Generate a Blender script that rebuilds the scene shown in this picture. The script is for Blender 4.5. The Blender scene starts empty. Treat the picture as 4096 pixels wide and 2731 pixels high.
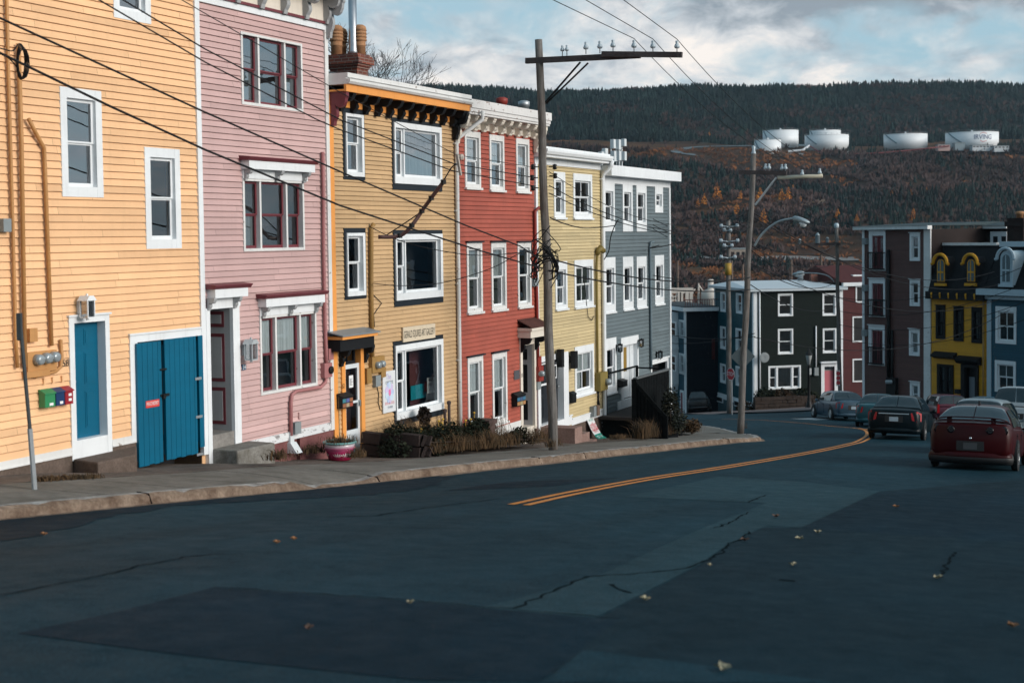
import bpy, math, random
from mathutils import Vector, Matrix, noise
random.seed(7)
R_ = math.radians
scene = bpy.context.scene
COL = scene.collection
TH = R_(25.0); SI, CO = math.sin(TH), math.cos(TH)     # the street runs 25 degrees off the view axis
CAMZ = 1.9; FPX = 3267.0; PX, PY = 1176.0, 675.0       # survey of the photograph (2352 px wide)
CAMR = (Matrix.Rotation(R_(90 - 2.4), 3, 'X') @ Matrix.Rotation(R_(-0.7), 3, 'Z'))
CAMP = Vector((0, 0, CAMZ))
CROPS = {'D': (0, 0, 1.7415), 'C1': (0, 0, .6376), 'C2': (0, 1000, .7015), 'C3': (760, 0, .6376), 'C4': (760, 1000, .5742),
         'C5': (1280, 0, .5739), 'C6': (1280, 900, .6376), 'C7': (1780, 400, .4783), 'C8': (1780, 1100, .4783),
         'D1': (2600, 800, .6061), 'D2': (3300, 850, .3384), 'D3': (3200, 1300, .4146), 'D4': (2600, 400, .6361),
         'D5': (2050, 100, .3827), 'D7': (0, 1700, .8707), 'D8': (2048, 1700, .8707),
         'E1': (0, 1700, .4252), 'E2': (1000, 1600, .5102), 'E3': (2100, 1400, .2976), 'E4': (2600, 1500, .3827),
         'E5': (1280, 0, .2552), 'E6': (2640, 1050, .4147)}
def px(c, x, y):
    o = CROPS[c]
    return ((o[0] + x * o[2]) / 1.7415, (o[1] + y * o[2]) / 1.7415)
def ray(p):
    return CAMR @ Vector(((p[0] - PX) / FPX, (PY - p[1]) / FPX, -1))
def sn(X, Y): return SI * X + CO * Y, CO * X - SI * Y + 17.06
def xy(s, n): return s * SI + (n - 17.06) * CO, s * CO - (n - 17.06) * SI
def smooth(a, b, x):
    t = min(1, max(0, (x - a) / (b - a))); return t * t * (3 - 2 * t)
def G(X, Y):                                            # lie of the street: a ten per cent hill easing off below the corner
    s, n = sn(X, Y)
    z = -.107 * min(s, 72) - .094 * max(0, min(s - 72, 60)) - .16 * max(0, s - 132)
    if n < -2: z -= .095 * min(60, -2 - n) * smooth(62, 95, s)
    if n < 4.1 and s < 54: z -= .095 * smooth(21, 27, s) * (1 - smooth(50, 54, s)) * (1 - smooth(1.7, 4.1, n))
    if n < 7 and s < 20: z += .05 * (1 - smooth(15, 20, s)) * (1 - smooth(4.3, 7, n))
    return z
def Gsn(s, n): return G(*xy(s, n))
def at_ground(c, x, y, dz=0):
    d = ray(px(c, x, y)); Y = 3.0
    while Y < 160:
        p = CAMP + d * (Y / d.y)
        if p.z < G(p.x, p.y) + dz: break
        Y += .05
    return p
def at_y(c, x, y, Y):
    d = ray(px(c, x, y)); return CAMP + d * (Y / d.y)
def at_n(c, x, y, n):                                   # on the upright plane n metres in front of the house row
    d = ray(px(c, x, y)); k = CO * d.x - SI * d.y
    return CAMP + d * ((n - 17.06) / k)

# ---------------------------------------------------------------- meshes
class MB:
    def __init__(s): s.v = []; s.f = []; s.m = []; s.cur = 0; s.sm = []; s.smooth = False; s.tint = None; s.vt = []
    def add(s, vs, fs):
        o = len(s.v); s.v += [tuple(v) for v in vs]
        if s.tint is not None or s.vt:
            while len(s.vt) < o: s.vt.append(1.0)
            s.vt += [s.tint if s.tint is not None else 1.0] * len(vs)
        for f in fs: s.f.append([i + o for i in f]); s.m.append(s.cur); s.sm.append(s.smooth)
    def quad(s, a, b, c, d): s.add([a, b, c, d], [(0, 1, 2, 3)])
    def box(s, x0, x1, y0, y1, z0, z1):
        s.add([(x0, y0, z0), (x1, y0, z0), (x1, y1, z0), (x0, y1, z0), (x0, y0, z1), (x1, y0, z1), (x1, y1, z1), (x0, y1, z1)],
              [(0, 3, 2, 1), (4, 5, 6, 7), (0, 1, 5, 4), (1, 2, 6, 5), (2, 3, 7, 6), (3, 0, 4, 7)])
    def bar(s, p, q, w, h, up=(0, 0, 1)):
        p, q = Vector(p), Vector(q); d = (q - p).normalized(); up = Vector(up)
        if abs(d.dot(up)) > .99: up = Vector((1, 0, 0))
        a = d.cross(up).normalized() * (w / 2); b = a.cross(d).normalized() * (h / 2)
        vs = [p - a - b, p + a - b, p + a + b, p - a + b, q - a - b, q + a - b, q + a + b, q - a + b]
        s.add(vs, [(0, 3, 2, 1), (4, 5, 6, 7), (0, 1, 5, 4), (1, 2, 6, 5), (2, 3, 7, 6), (3, 0, 4, 7)])
    def tube(s, pts, r, n=8, caps=True):
        pts = [Vector(p) for p in pts]; k = len(pts); rs = r if isinstance(r, (list, tuple)) else [r] * k
        vs = []; prev = None
        for i in range(k):
            d = (pts[min(k - 1, i + 1)] - pts[max(0, i - 1)]).normalized()
            if prev is None:
                u = d.cross(Vector((0, 0, 1)))
                if u.length < .05: u = d.cross(Vector((1, 0, 0)))
            else: u = prev - d * prev.dot(d)
            u.normalize(); prev = u; w = d.cross(u)
            for j in range(n):
                a = 2 * math.pi * j / n; vs.append(pts[i] + (u * math.cos(a) + w * math.sin(a)) * rs[i])
        fs = [(i * n + j, i * n + (j + 1) % n, (i + 1) * n + (j + 1) % n, (i + 1) * n + j) for i in range(k - 1) for j in range(n)]
        if caps: fs += [tuple(range(n - 1, -1, -1)), tuple((k - 1) * n + j for j in range(n))]
        s.add(vs, fs)
    def lathe(s, prof, n=16, c=(0, 0, 0), axis='z'):
        vs = []
        for r, z in prof:
            for j in range(n):
                a = 2 * math.pi * j / n; x, y = r * math.cos(a), r * math.sin(a)
                p = (x, y, z) if axis == 'z' else ((x, z, y) if axis == 'y' else (z, x, y))
                vs.append((p[0] + c[0], p[1] + c[1], p[2] + c[2]))
        k = len(prof)
        fs = [(i * n + j, i * n + (j + 1) % n, (i + 1) * n + (j + 1) % n, (i + 1) * n + j) for i in range(k - 1) for j in range(n)]
        fs += [tuple(range(n - 1, -1, -1)), tuple((k - 1) * n + j for j in range(n))]
        s.add(vs, fs)
    def prism(s, pts, a0, a1, axis='x'):                # polygon in the other two axes, extruded along one
        n = len(pts)
        def mk(u, v, a): return (a, u, v) if axis == 'x' else ((u, a, v) if axis == 'y' else (u, v, a))
        vs = [mk(u, v, a0) for u, v in pts] + [mk(u, v, a1) for u, v in pts]
        fs = [tuple(range(n)), tuple(range(2 * n - 1, n - 1, -1))] + [(i, i + n, (i + 1) % n + n, (i + 1) % n) for i in range(n)]
        s.add(vs, fs)
    def text(s, body, size, x, y, z, wide=None, tilt=0, font_space=1.0):   # upright lettering facing -y, centred on x
        cu = bpy.data.curves.new('lettering', 'FONT'); cu.body = body; cu.size = size; cu.align_x = 'CENTER'; cu.align_y = 'CENTER'
        cu.space_character = font_space
        ob = bpy.data.objects.new('lettering', cu); COL.objects.link(ob)
        bpy.context.view_layer.update()
        me = bpy.data.meshes.new_from_object(ob.evaluated_get(bpy.context.evaluated_depsgraph_get()))
        xs = [v.co.x for v in me.vertices] or [0, 1]; k = 1 if wide is None else wide / max(1e-6, max(xs) - min(xs))
        ca, sa = math.cos(tilt), math.sin(tilt); vs = []
        for v in me.vertices:
            a, b = v.co.x * k, v.co.y; vs.append((x + a * ca - b * sa, y, z + a * sa + b * ca))
        s.add(vs, [tuple(p.vertices) for p in me.polygons])
        bpy.data.objects.remove(ob); bpy.data.curves.remove(cu); bpy.data.meshes.remove(me)
    def xf(s, M):
        s.v = [tuple(M @ Vector(v)) for v in s.v]; return s
    def build(s, name, mats, parent=None, M=None, smooth=None):
        if M is not None: s.xf(M)
        me = bpy.data.meshes.new(name); me.from_pydata(s.v, [], s.f)
        for m in (mats if isinstance(mats, (list, tuple)) else [mats]): me.materials.append(m)
        me.polygons.foreach_set('material_index', s.m)
        me.polygons.foreach_set('use_smooth', s.sm if smooth is None else [smooth] * len(s.f))
        if s.vt:
            while len(s.vt) < len(s.v): s.vt.append(1.0)
            at = me.attributes.new('tint', 'FLOAT', 'POINT'); at.data.foreach_set('value', s.vt)
        me.update()
        o = bpy.data.objects.new(name, me); COL.objects.link(o)
        if parent is not None: o.parent = parent
        return o
def tag(o, label=None, cat=None, group=None, kind=None):
    if label: o['label'] = label
    if cat: o['category'] = cat
    if group: o['group'] = group
    if kind: o['kind'] = kind
    return o
def empty(name, loc, rz=0, label=None, cat=None, group=None):
    o = bpy.data.objects.new(name, None); COL.objects.link(o); o.empty_display_size = .3
    o.location = loc; o.rotation_euler = (0, 0, rz); return tag(o, label, cat, group)
def copy_tree(o, parent=None):
    c = o.copy(); COL.objects.link(c)
    if parent is not None: c.parent = parent
    for ch in [x for x in bpy.data.objects if x.parent == o]: copy_tree(ch, c)
    return c

# ---------------------------------------------------------------- materials
def nt(name):
    m = bpy.data.materials.new(name); m.use_nodes = True; t = m.node_tree
    b = t.nodes['Principled BSDF']; return m, t, b
def N(t, typ, **kw):
    n = t.nodes.new(typ)
    for k, v in kw.items():
        if k.startswith('i_'):
            key = k[2:]; key = int(key) if key.isdigit() else key.replace('_', ' ')
            n.inputs[key].default_value = v
        else: setattr(n, k, v)
    return n
def ramp(t, fac, stops):
    r = t.nodes.new('ShaderNodeValToRGB'); e = r.color_ramp.elements
    while len(e) < len(stops): e.new(.5)
    for i, (p, c) in enumerate(stops):
        e[i].position = p; e[i].color = (c, c, c, 1) if isinstance(c, (int, float)) else (*c, 1)
    t.links.new(fac, r.inputs[0]); return r
def mixc(t, fac, a, b, mode='MIX'):
    n = t.nodes.new('ShaderNodeMix'); n.data_type = 'RGBA'; n.blend_type = mode
    for sock, v in ((0, fac), (6, a), (7, b)):
        if isinstance(v, (int, float)): n.inputs[sock].default_value = v
        elif isinstance(v, tuple): n.inputs[sock].default_value = (*v, 1)
        else: t.links.new(v, n.inputs[sock])
    return n.outputs[2]
def noisef(t, scale, stretch=(1, 1, 1), detail=4, rough=.6, coord='Object', rot=0):
    tc = N(t, 'ShaderNodeTexCoord'); mp = N(t, 'ShaderNodeMapping'); mp.inputs['Scale'].default_value = stretch
    if rot:
        r0 = N(t, 'ShaderNodeMapping'); r0.inputs['Rotation'].default_value = (0, 0, rot); t.links.new(tc.outputs[coord], r0.inputs[0]); tc = r0; coord = 0
    t.links.new(tc.outputs[coord], mp.inputs[0]); n = N(t, 'ShaderNodeTexNoise', i_Scale=scale, i_Detail=detail, i_Roughness=rough)
    t.links.new(mp.outputs[0], n.inputs['Vector']); return n.outputs['Fac']
def bump(t, b, h, strength=.2, dist=.02):
    n = N(t, 'ShaderNodeBump', i_Strength=strength, i_Distance=dist); t.links.new(h, n.inputs['Height']); t.links.new(n.outputs[0], b.inputs['Normal'])
CACHE = {}
def paint(name, c, rough=.55, var=.14, peel=0.0, wood=(.17, .14, .12), spec=.35, grime=.3):
    """weathered house paint: blotches, vertical weather streaks, optional peeling to bare wood"""
    if name in CACHE: return CACHE[name]
    m, t, b = nt(name)
    n1 = noisef(t, 1.1, (1, 1, 1), 5); n2 = noisef(t, 2.2, (4, 4, .5), 5, .65); n3 = noisef(t, 14, (1, 1, 2.5), 3)
    n4 = noisef(t, .9, (.9, .9, 8.5), 2)
    at = N(t, 'ShaderNodeAttribute', attribute_name='tint'); lt = N(t, 'ShaderNodeMath', operation='LESS_THAN'); t.links.new(at.outputs['Fac'], lt.inputs[0]); lt.inputs[1].default_value = .05
    ad = N(t, 'ShaderNodeMath', operation='ADD'); t.links.new(at.outputs['Fac'], ad.inputs[0]); t.links.new(lt.outputs[0], ad.inputs[1])
    c1 = mixc(t, ramp(t, n1, [(.3, 0), (.7, 1)]).outputs[0], tuple(x * (1 - var) for x in c), tuple(min(1, x * (1 + var)) for x in c))
    c2 = mixc(t, ramp(t, n4, [(.35, 0), (.65, .35)]).outputs[0], c1, tuple(x * (1 - var * 1.1) for x in c))
    c3 = mixc(t, ramp(t, n2, [(.52, 0), (.8, grime)]).outputs[0], c2, tuple(x * .5 + .01 for x in c))
    if peel > 0:
        n5 = noisef(t, 5, (1, 1, 1.6), 6, .7)
        c3 = mixc(t, ramp(t, n5, [(.71 - peel * .14, 0), (.73 - peel * .14, 1)]).outputs[0], c3, wood)
    vm = N(t, 'ShaderNodeVectorMath', operation='SCALE'); t.links.new(c3, vm.inputs[0]); t.links.new(ad.outputs[0], vm.inputs['Scale'])
    t.links.new(vm.outputs[0], b.inputs['Base Color']); b.inputs['Roughness'].default_value = rough
    b.inputs['Specular IOR Level'].default_value = spec if max(c) > .1 else .2
    bump(t, b, n3, .12, .01); CACHE[name] = m; return m
def plain(name, c, rough=.5, metal=0.0, var=.1, scale=6, bmp=.05, spec=.5, coat=0):
    if name in CACHE: return CACHE[name]
    m, t, b = nt(name); n1 = noisef(t, scale, (1, 1, 1), 5)
    col = mixc(t, n1, tuple(x * (1 - var) for x in c), tuple(min(1, x * (1 + var)) for x in c))
    t.links.new(col, b.inputs['Base Color']); b.inputs['Roughness'].default_value = rough; b.inputs['Metallic'].default_value = metal
    b.inputs['Specular IOR Level'].default_value = spec
    if coat: b.inputs['Coat Weight'].default_value = coat; b.inputs['Coat Roughness'].default_value = .05
    if bmp: bump(t, b, noisef(t, scale * 8, (1, 1, 1), 3), bmp, .01)
    CACHE[name] = m; return m
def stone(name, c, c2, scale=3, rough=.85, bmp=.5):
    if name in CACHE: return CACHE[name]
    m, t, b = nt(name); n1 = noisef(t, scale, (1, 1, 1), 8, .7); n2 = noisef(t, scale * 7, (1, 1, 1), 5, .7)
    col = mixc(t, ramp(t, n1, [(.35, 0), (.65, 1)]).outputs[0], c, c2)
    col = mixc(t, ramp(t, n2, [(.4, .0), (.75, .55)]).outputs[0], col, tuple(x * .45 for x in c))
    t.links.new(col, b.inputs['Base Color']); b.inputs['Roughness'].default_value = rough; b.inputs['Specular IOR Level'].default_value = .2
    bump(t, b, n2, bmp, .03); CACHE[name] = m; return m
def glass(name, refl=.12, tint=(.75, .8, .82)):
    if name in CACHE: return CACHE[name]
    m, t, b = nt(name); t.nodes.remove(b); out = t.nodes['Material Output']
    fr = N(t, 'ShaderNodeFresnel', i_IOR=1.55); g = N(t, 'ShaderNodeBsdfGlossy', i_Roughness=.015); g.inputs['Color'].default_value = (.95, .97, 1, 1)
    tr = N(t, 'ShaderNodeBsdfTransparent'); tr.inputs['Color'].default_value = (*tint, 1)
    ad = N(t, 'ShaderNodeMath', operation='ADD', use_clamp=True); t.links.new(fr.outputs[0], ad.inputs[0]); ad.inputs[1].default_value = refl
    bp = N(t, 'ShaderNodeBump', i_Strength=.06, i_Distance=.02); t.links.new(noisef(t, 1.6, (1, 1, 1), 2), bp.inputs['Height'])
    t.links.new(bp.outputs[0], g.inputs['Normal'])
    mx = N(t, 'ShaderNodeMixShader'); t.links.new(ad.outputs[0], mx.inputs[0]); t.links.new(tr.outputs[0], mx.inputs[1]); t.links.new(g.outputs[0], mx.inputs[2])
    t.links.new(mx.outputs[0], out.inputs['Surface']); CACHE[name] = m; return m
def foliage(name, c, c2, scale=.8, rough=.8, attr=True):
    if name in CACHE: return CACHE[name]
    m, t, b = nt(name); n1 = noisef(t, scale, (1, 1, 1), 3)
    col = mixc(t, ramp(t, n1, [(.35, 0), (.65, 1)]).outputs[0], c, c2)
    if attr:
        at = N(t, 'ShaderNodeAttribute', attribute_name='tint'); vm = N(t, 'ShaderNodeVectorMath', operation='SCALE')
        t.links.new(col, vm.inputs[0]); t.links.new(at.outputs['Fac'], vm.inputs['Scale']); col = vm.outputs[0]
    t.links.new(col, b.inputs['Base Color']); b.inputs['Roughness'].default_value = rough; b.inputs['Specular IOR Level'].default_value = .15
    CACHE[name] = m; return m

WHITE = paint('white_trim_paint', (.76, .79, .81), .5, .06, 0)
WHITEW = paint('weathered_white_paint', (.70, .70, .69), .6, .09, .55, (.30, .26, .23))
CREAM = paint('cream_trim_paint', (.72, .66, .57), .6, .08, .2)
BLACKP = paint('black_trim_paint', (.009, .010, .012), .6, .2)
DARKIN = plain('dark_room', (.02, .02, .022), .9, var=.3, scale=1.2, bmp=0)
GLASS = glass('window_glass', .10)
GLASSR = glass('bright_window_glass', .30)
CURT = plain('curtain_cloth', (.78, .82, .82), .9, var=.12, scale=3, bmp=0)
CURTD = plain('dim_curtain_cloth', (.22, .25, .25), .9, var=.3, scale=2, bmp=0)
METAL = plain('galvanised_metal', (.42, .45, .47), .45, .7, .15, 8)
GREYBOX = plain('grey_plastic', (.22, .25, .26), .55)
BLACK = plain('black_metal', (.008, .009, .010), .5, spec=.25)
RUBBER = plain('cable_rubber', (.010, .011, .013), .7, bmp=0, spec=.2)
FELT = stone('roof_felt', (.05, .06, .065), (.09, .1, .105), 2)
CONC = stone('worn_concrete', (.20, .19, .175), (.32, .30, .28), 2.2)
METERG = plain('meter_dial', (.32, .36, .38), .15, .3)
# ---------------------------------------------------------------- houses
class Fac:
    """one upright facade: local x along it, y into the house, z up from the house's base"""
    def __init__(s, root, O, ang, M=None):
        s.root = root; s.O = Vector(O); s.ex = Vector((math.cos(ang), math.sin(ang), 0)); s.ey = Vector((-math.sin(ang), math.cos(ang), 0))
        s.holes = []; s.M = M
    def pt(s, c, x, y, n=0):
        d = ray(px(c, x, y)); k = d.dot(s.ey); t = ((s.O - CAMP).dot(s.ey) - n) / k
        p = CAMP + d * t - s.O
        return p.dot(s.ex), p.z
    def rect(s, c, x0, y0, x1, y1, n=0, c2=None):
        a = s.pt(c, x0, y0, n); b = s.pt(c2 or c, x1, y1, n); return a[0], b[0], b[1], a[1]
    def wall(s, x0, x1, z0, z1, e=.125, proud=.017, name='wall', mat=None, gap=.013):
        mb = MB(); z = z0; rnd = random.Random(int(x1 * 1000))
        while z < z1 - .005:
            zt = min(z + e, z1); cuts = sorted({z, zt} | {h for q in s.holes for h in q[2:4] if z < h < zt}); pr = proud + rnd.uniform(-.003, .003)
            joints = []; jx = x0 - rnd.uniform(0, 3)
            while jx < x1: jn = jx + rnd.uniform(2.2, 4.6); joints.append((jx + .004, jn, rnd.gauss(1, .045))); jx = jn
            for a, b in zip(cuts, cuts[1:]):
                mid = (a + b) / 2; xs = x0; segs = []
                for q in sorted(q for q in s.holes if q[2] < mid < q[3]):
                    if q[0] > xs: segs.append((xs, q[0]))
                    xs = max(xs, q[1])
                if xs < x1: segs.append((xs, x1))
                segs = [(max(p, ja), min(q, jb), tj) for p, q in segs for ja, jb, tj in joints if min(q, jb) - max(p, ja) > .004]
                ya, yb = -pr * (1 - (a - z) / e), -pr * (1 - (b - z) / e)
                for p, q, tj in segs:
                    mb.tint = tj; bt = max(a, min(b, zt - gap)); yt = -pr * (1 - (bt - z) / e)
                    if bt > a: mb.quad((p, ya, a), (q, ya, a), (q, yt, bt), (p, yt, bt))
                    if b > zt - gap + 1e-6: mb.quad((p, yt, bt), (q, yt, bt), (q, .025, bt), (p, .025, bt)); mb.quad((p, .025, bt), (q, .025, bt), (q, .025, b), (p, .025, b))
                    if a == z: mb.quad((p, .025, a), (q, .025, a), (q, ya, a), (p, ya, a))
            z = zt
        return mb.build(name, mat, s.root, s.M)
    def add(s, mb, name, mat, parent=None, smooth=None): return mb.build(name, mat, parent or s.root, s.M, smooth)

def curtain(mb, x0, x1, z0, z1, y=.135, amp=.025, k=9):
    n = max(6, int((x1 - x0) * k * 4)); pts = [(x0 + (x1 - x0) * i / n, y + amp * math.sin(i * 1.57 + .5 * math.sin(i))) for i in range(n + 1)]
    for (a, ya), (b, yb) in zip(pts, pts[1:]): mb.quad((a, ya, z0), (b, yb, z0), (b, yb, z1), (a, ya, z1))

def win(F, r, c=(.09, .09, .09, .09), cols=((1, (.5,)),), cas=None, sash=None, gl=None, mull=.05, bar=.05, sill=0, cap=0, cur=None, name='window',
        curmat=None, capmat=None, proud=.04, munt=0, mullmat=None, deep=.05):
    cas = cas or WHITE; sash = sash or WHITE; gl = gl or GLASS
    x0, x1, z0, z1 = r; l, rr, tt, bb = c; hx0, hx1, hz0, hz1 = x0 + l, x1 - rr, z0 + bb, z1 - tt
    F.holes.append((hx0 - .004, hx1 + .004, hz0 - .004, hz1 + .004))
    mb = MB()
    mb.box(x0, hx0, -proud, .03, z0, z1); mb.box(hx1, x1, -proud, .03, z0, z1)
    mb.box(hx0, hx1, -proud + .003, .03, hz1, z1); mb.box(hx0, hx1, -proud + .003, .03, z0, hz0)
    mb.box(hx0 - .012, hx0, .03, deep + .11, hz0, hz1); mb.box(hx1, hx1 + .012, .03, deep + .11, hz0, hz1)
    mb.box(hx0, hx1, .03, deep + .11, hz0 - .012, hz0); mb.box(hx0, hx1, .03, deep + .11, hz1, hz1 + .012)
    if sill: mb.box(x0 - sill * .5, x1 + sill * .5, -proud - sill, -.0, z0 - .055, z0 + .004)
    if cap:
        mb.cur = 1; mb.box(x0 - .03, x1 + .03, -proud - cap, -.0, z1 - .004, z1 + .035); mb.cur = 0
    w = F.add(mb, name, [cas, capmat or cas])
    sb = MB(); gb = MB(); cb = MB(); W = hx1 - hx0 - mull * (len(cols) - 1); X = hx0; H = hz1 - hz0
    tot = sum(q[0] for q in cols)
    for i, q in enumerate(cols):
        fr, rails = q[0], q[1]; xa, xb = X, X + W * fr / tot; X = xb + mull
        if i < len(cols) - 1:
            sb.cur = 1; sb.box(xb, xb + mull, -.012, deep + .06, hz0, hz1); sb.cur = 0
        lv = [1.0] + list(rails) + [0.0]
        for k in range(len(lv) - 1):
            za, zb = hz0 + H * lv[k + 1], hz0 + H * lv[k]; y = deep + (.03 if k else 0)
            b0 = bar * (.55 if k + 1 < len(lv) - 1 else 1.2); b1 = bar * (.55 if k else 1)
            sb.box(xa, xa + bar, y, y + .035, za, zb); sb.box(xb - bar, xb, y, y + .035, za, zb)
            sb.box(xa + bar, xb - bar, y + .002, y + .033, za, za + b0); sb.box(xa + bar, xb - bar, y + .002, y + .033, zb - b1, zb)
            for j in range(munt if len(q) < 3 else q[2]):
                mcount = (munt if len(q) < 3 else q[2]) + 1; xm = xa + (xb - xa) * (j + 1) / mcount
                sb.box(xm - .02, xm + .02, y + .004, y + .03, za + b0, zb - b1)
            gb.quad((xa + bar, y + .02, za + b0), (xb - bar, y + .02, za + b0), (xb - bar, y + .02, zb - b1), (xa + bar, y + .02, zb - b1))
    F.add(sb, 'sash', [sash, mullmat or cas], w); F.add(gb, 'pane', gl, w)
    if cur:
        for a, b, za, zb in cur: curtain(cb, hx0 + (hx1 - hx0) * a, hx0 + (hx1 - hx0) * b, hz0 + H * za, hz0 + H * zb)
        F.add(cb, 'curtain', curmat or CURT, w)
    return w

def bracket(mb, x, w, zt, h, d, y0=0.0):
    """scrolled cornice bracket hung under zt, d deep"""
    p = [(y0, zt), (y0 - d, zt), (y0 - d, zt - .16 * h)]
    for i in range(7):
        a = i / 6 * math.pi * .9; p.append((y0 - d * (.62 + .36 * math.cos(a) * .9), zt - h * (.2 + .22 * math.sin(a) + .1 * i / 6)))
    for i in range(6):
        a = i / 5; p.append((y0 - d * (.34 - .1 * a + .1 * math.sin(a * math.pi)), zt - h * (.5 + .36 * a)))
    p += [(y0 - d * .2, zt - h), (y0, zt - h)]
    mb.prism(p, x - w / 2, x + w / 2, 'x')

def shell(F, W, z1, depth, mat, z0=-.6, front=.03, roofmat=None, drop=.35, over=0.0):
    """side and back walls, inner dark lining, roof"""
    mb = MB(); mb.box(.0, .1, front, depth, z0, z1); mb.box(W - .1, W, front, depth, z0, z1); mb.box(.1, W - .1, depth - .1, depth, z0, z1 - drop)
    F.add(mb, 'side_wall', mat)
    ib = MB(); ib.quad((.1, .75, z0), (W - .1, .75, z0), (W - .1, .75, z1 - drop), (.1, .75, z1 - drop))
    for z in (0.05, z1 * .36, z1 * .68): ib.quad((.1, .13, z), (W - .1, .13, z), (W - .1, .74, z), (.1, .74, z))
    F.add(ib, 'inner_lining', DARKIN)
    rb = MB(); rb.prism([(-over, z1), (-over, z1 + .06), (depth + .05, z1 - drop + .06), (depth + .05, z1 - drop)], -.0, W, 'x')
    return F.add(rb, 'roof', roofmat or FELT)

def tubepart(F, pts, r, name, mat, parent=None, n=8):
    mb = MB(); mb.smooth = True; mb.tube(pts, r, n); return F.add(mb, name, mat, parent)
def meter(F, x, z, r=.09, y=-.06, d=.1, parent=None, name='meter'):
    mb = MB(); mb.smooth = True; mb.lathe([(r * .8, y + .02), (r, y), (r, y - d * .5), (r * .82, y - d), (r * .5, y - d * 1.08)], 14, (x, 0, z), 'y')
    return F.add(mb, name, METERG, parent)
def lantern(F, x, z, mat, h=.34, w=.17, out=.2, name='wall_lamp'):
    mb = MB(); y = -out
    mb.box(x - .05, x + .05, -.05, -.01, z - .1, z + .12); mb.bar((x, -.03, z + .06), (x, y, z + h * .42), .03, .03)
    mb.prism([(x - w * .6, z + h * .3), (x + w * .6, z + h * .3), (x + w * .25, z + h * .5), (x - w * .25, z + h * .5)], y - w * .5, y + w * .5, 'y')
    mb.box(x - w * .42, x + w * .42, y - w * .42, y + w * .42, z - h * .42, z - h * .36)
    mb.box(x - .02, x + .02, y - .02, y + .02, z - h * .5, z - h * .42); mb.box(x - .015, x + .015, y - .015, y + .015, z + h * .5, z + h * .58)
    for a in (-1, 1):
        for b in (-1, 1): mb.box(x + a * w * .4 - .01, x + a * w * .4 + .01, y + b * w * .4 - .01, y + b * w * .4 + .01, z - h * .36, z + h * .3)
    o = F.add(mb, name, mat)
    gb = MB(); gb.box(x - w * .36, x + w * .36, y - w * .36, y + w * .36, z - h * .36, z + h * .3); F.add(gb, 'lamp_glass', GLASSR, o)
    return o
def panels(mb, x0, x1, z0, z1, y, rows=((.80, .94), (.46, .74), (.08, .40)), inset=.13):
    w = x1 - x0; h = z1 - z0
    for a, b in rows:
        for u, v in ((inset, .46), (.54, 1 - inset)):
            X0, X1, Z0, Z1 = x0 + w * u, x0 + w * v, z0 + h * a, z0 + h * b
            mb.box(X0, X1, y - .008, y + .002, Z0, Z1); mb.box(X0 + .03, X1 - .03, y - .016, y - .006, Z0 + .03, Z1 - .03)
ROW = Fac(None, (*xy(0, 0), 0), math.pi / 2 - TH)
def house(name, label, s0, s1, base=None):
    z = Gsn((s0 + s1) / 2, 0) if base is None else base
    O = Vector((*xy(s0, 0), z)); root = empty(name, O, math.pi / 2 - TH, label, 'house')
    F = Fac(root, O, math.pi / 2 - TH); F.W = s1 - s0; F.s0 = s0; return F
def g_at(F, x, n=0): return Gsn(F.s0 + x, n) - F.O.z
def thing_on(F, name, label, cat, x, y, z, group=None):
    """a thing of its own fixed to, or standing before, a facade; returns its Fac"""
    O = F.O + F.ex * x + F.ey * y + Vector((0, 0, z)); rz = math.atan2(F.ex.y, F.ex.x)
    return Fac(empty(name, O, rz, label, cat, group), O, rz)
# ---------------------------------------------------------------- the six houses of the row
PEACH = paint('peach_clapboard_paint', (.82, .50, .27), .55, .08, 0, grime=.2)
PINK = paint('pink_clapboard_paint', (.54, .36, .345), .55, .08, .0, grime=.15)
GOLD = paint('mustard_clapboard_paint', (.54, .355, .185), .6, .1, .08, (.2, .13, .07), grime=.25)
RED = paint('red_clapboard_paint', (.37, .085, .056), .6, .14, .05, (.2, .07, .05), grime=.3)
YEL = paint('pale_yellow_clapboard_paint', (.55, .44, .245), .55, .08, 0, grime=.15)
GREY = paint('slate_grey_clapboard_paint', (.125, .16, .175), .55, .08, 0, grime=.15)
TEAL = paint('teal_door_paint', (.0, .105, .19), .4, .1, 0)
MAROON = paint('maroon_sash_paint', (.16, .035, .045), .45, .15)
ORANGE = paint('orange_trim_paint', (.80, .33, .08), .5, .08)
DGREY = paint('charcoal_trim_paint', (.018, .024, .031), .5, .15)
PIPEO = paint('ochre_pipe_paint', (.50, .25, .09), .5, .15)
PINKP = paint('pink_pipe_paint', (.38, .16, .16), .5, .12)
GOLDP = paint('mustard_pipe_paint', (.33, .19, .06), .5, .15)
REDP = paint('red_pipe_paint', (.26, .035, .025), .5, .15)
YELP = paint('yellow_pipe_paint', (.22, .165, .045), .6, .12)
GREYP = paint('grey_pipe_paint', (.13, .18, .21), .5, .1)
FOUND = stone('brown_foundation', (.10, .075, .06), (.16, .12, .10), 3)
FOUNDP = stone('maroon_foundation', (.17, .065, .065), (.23, .10, .095), 3)
NUMB = plain('number_black', (.015, .014, .013), .5, bmp=0)

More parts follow.
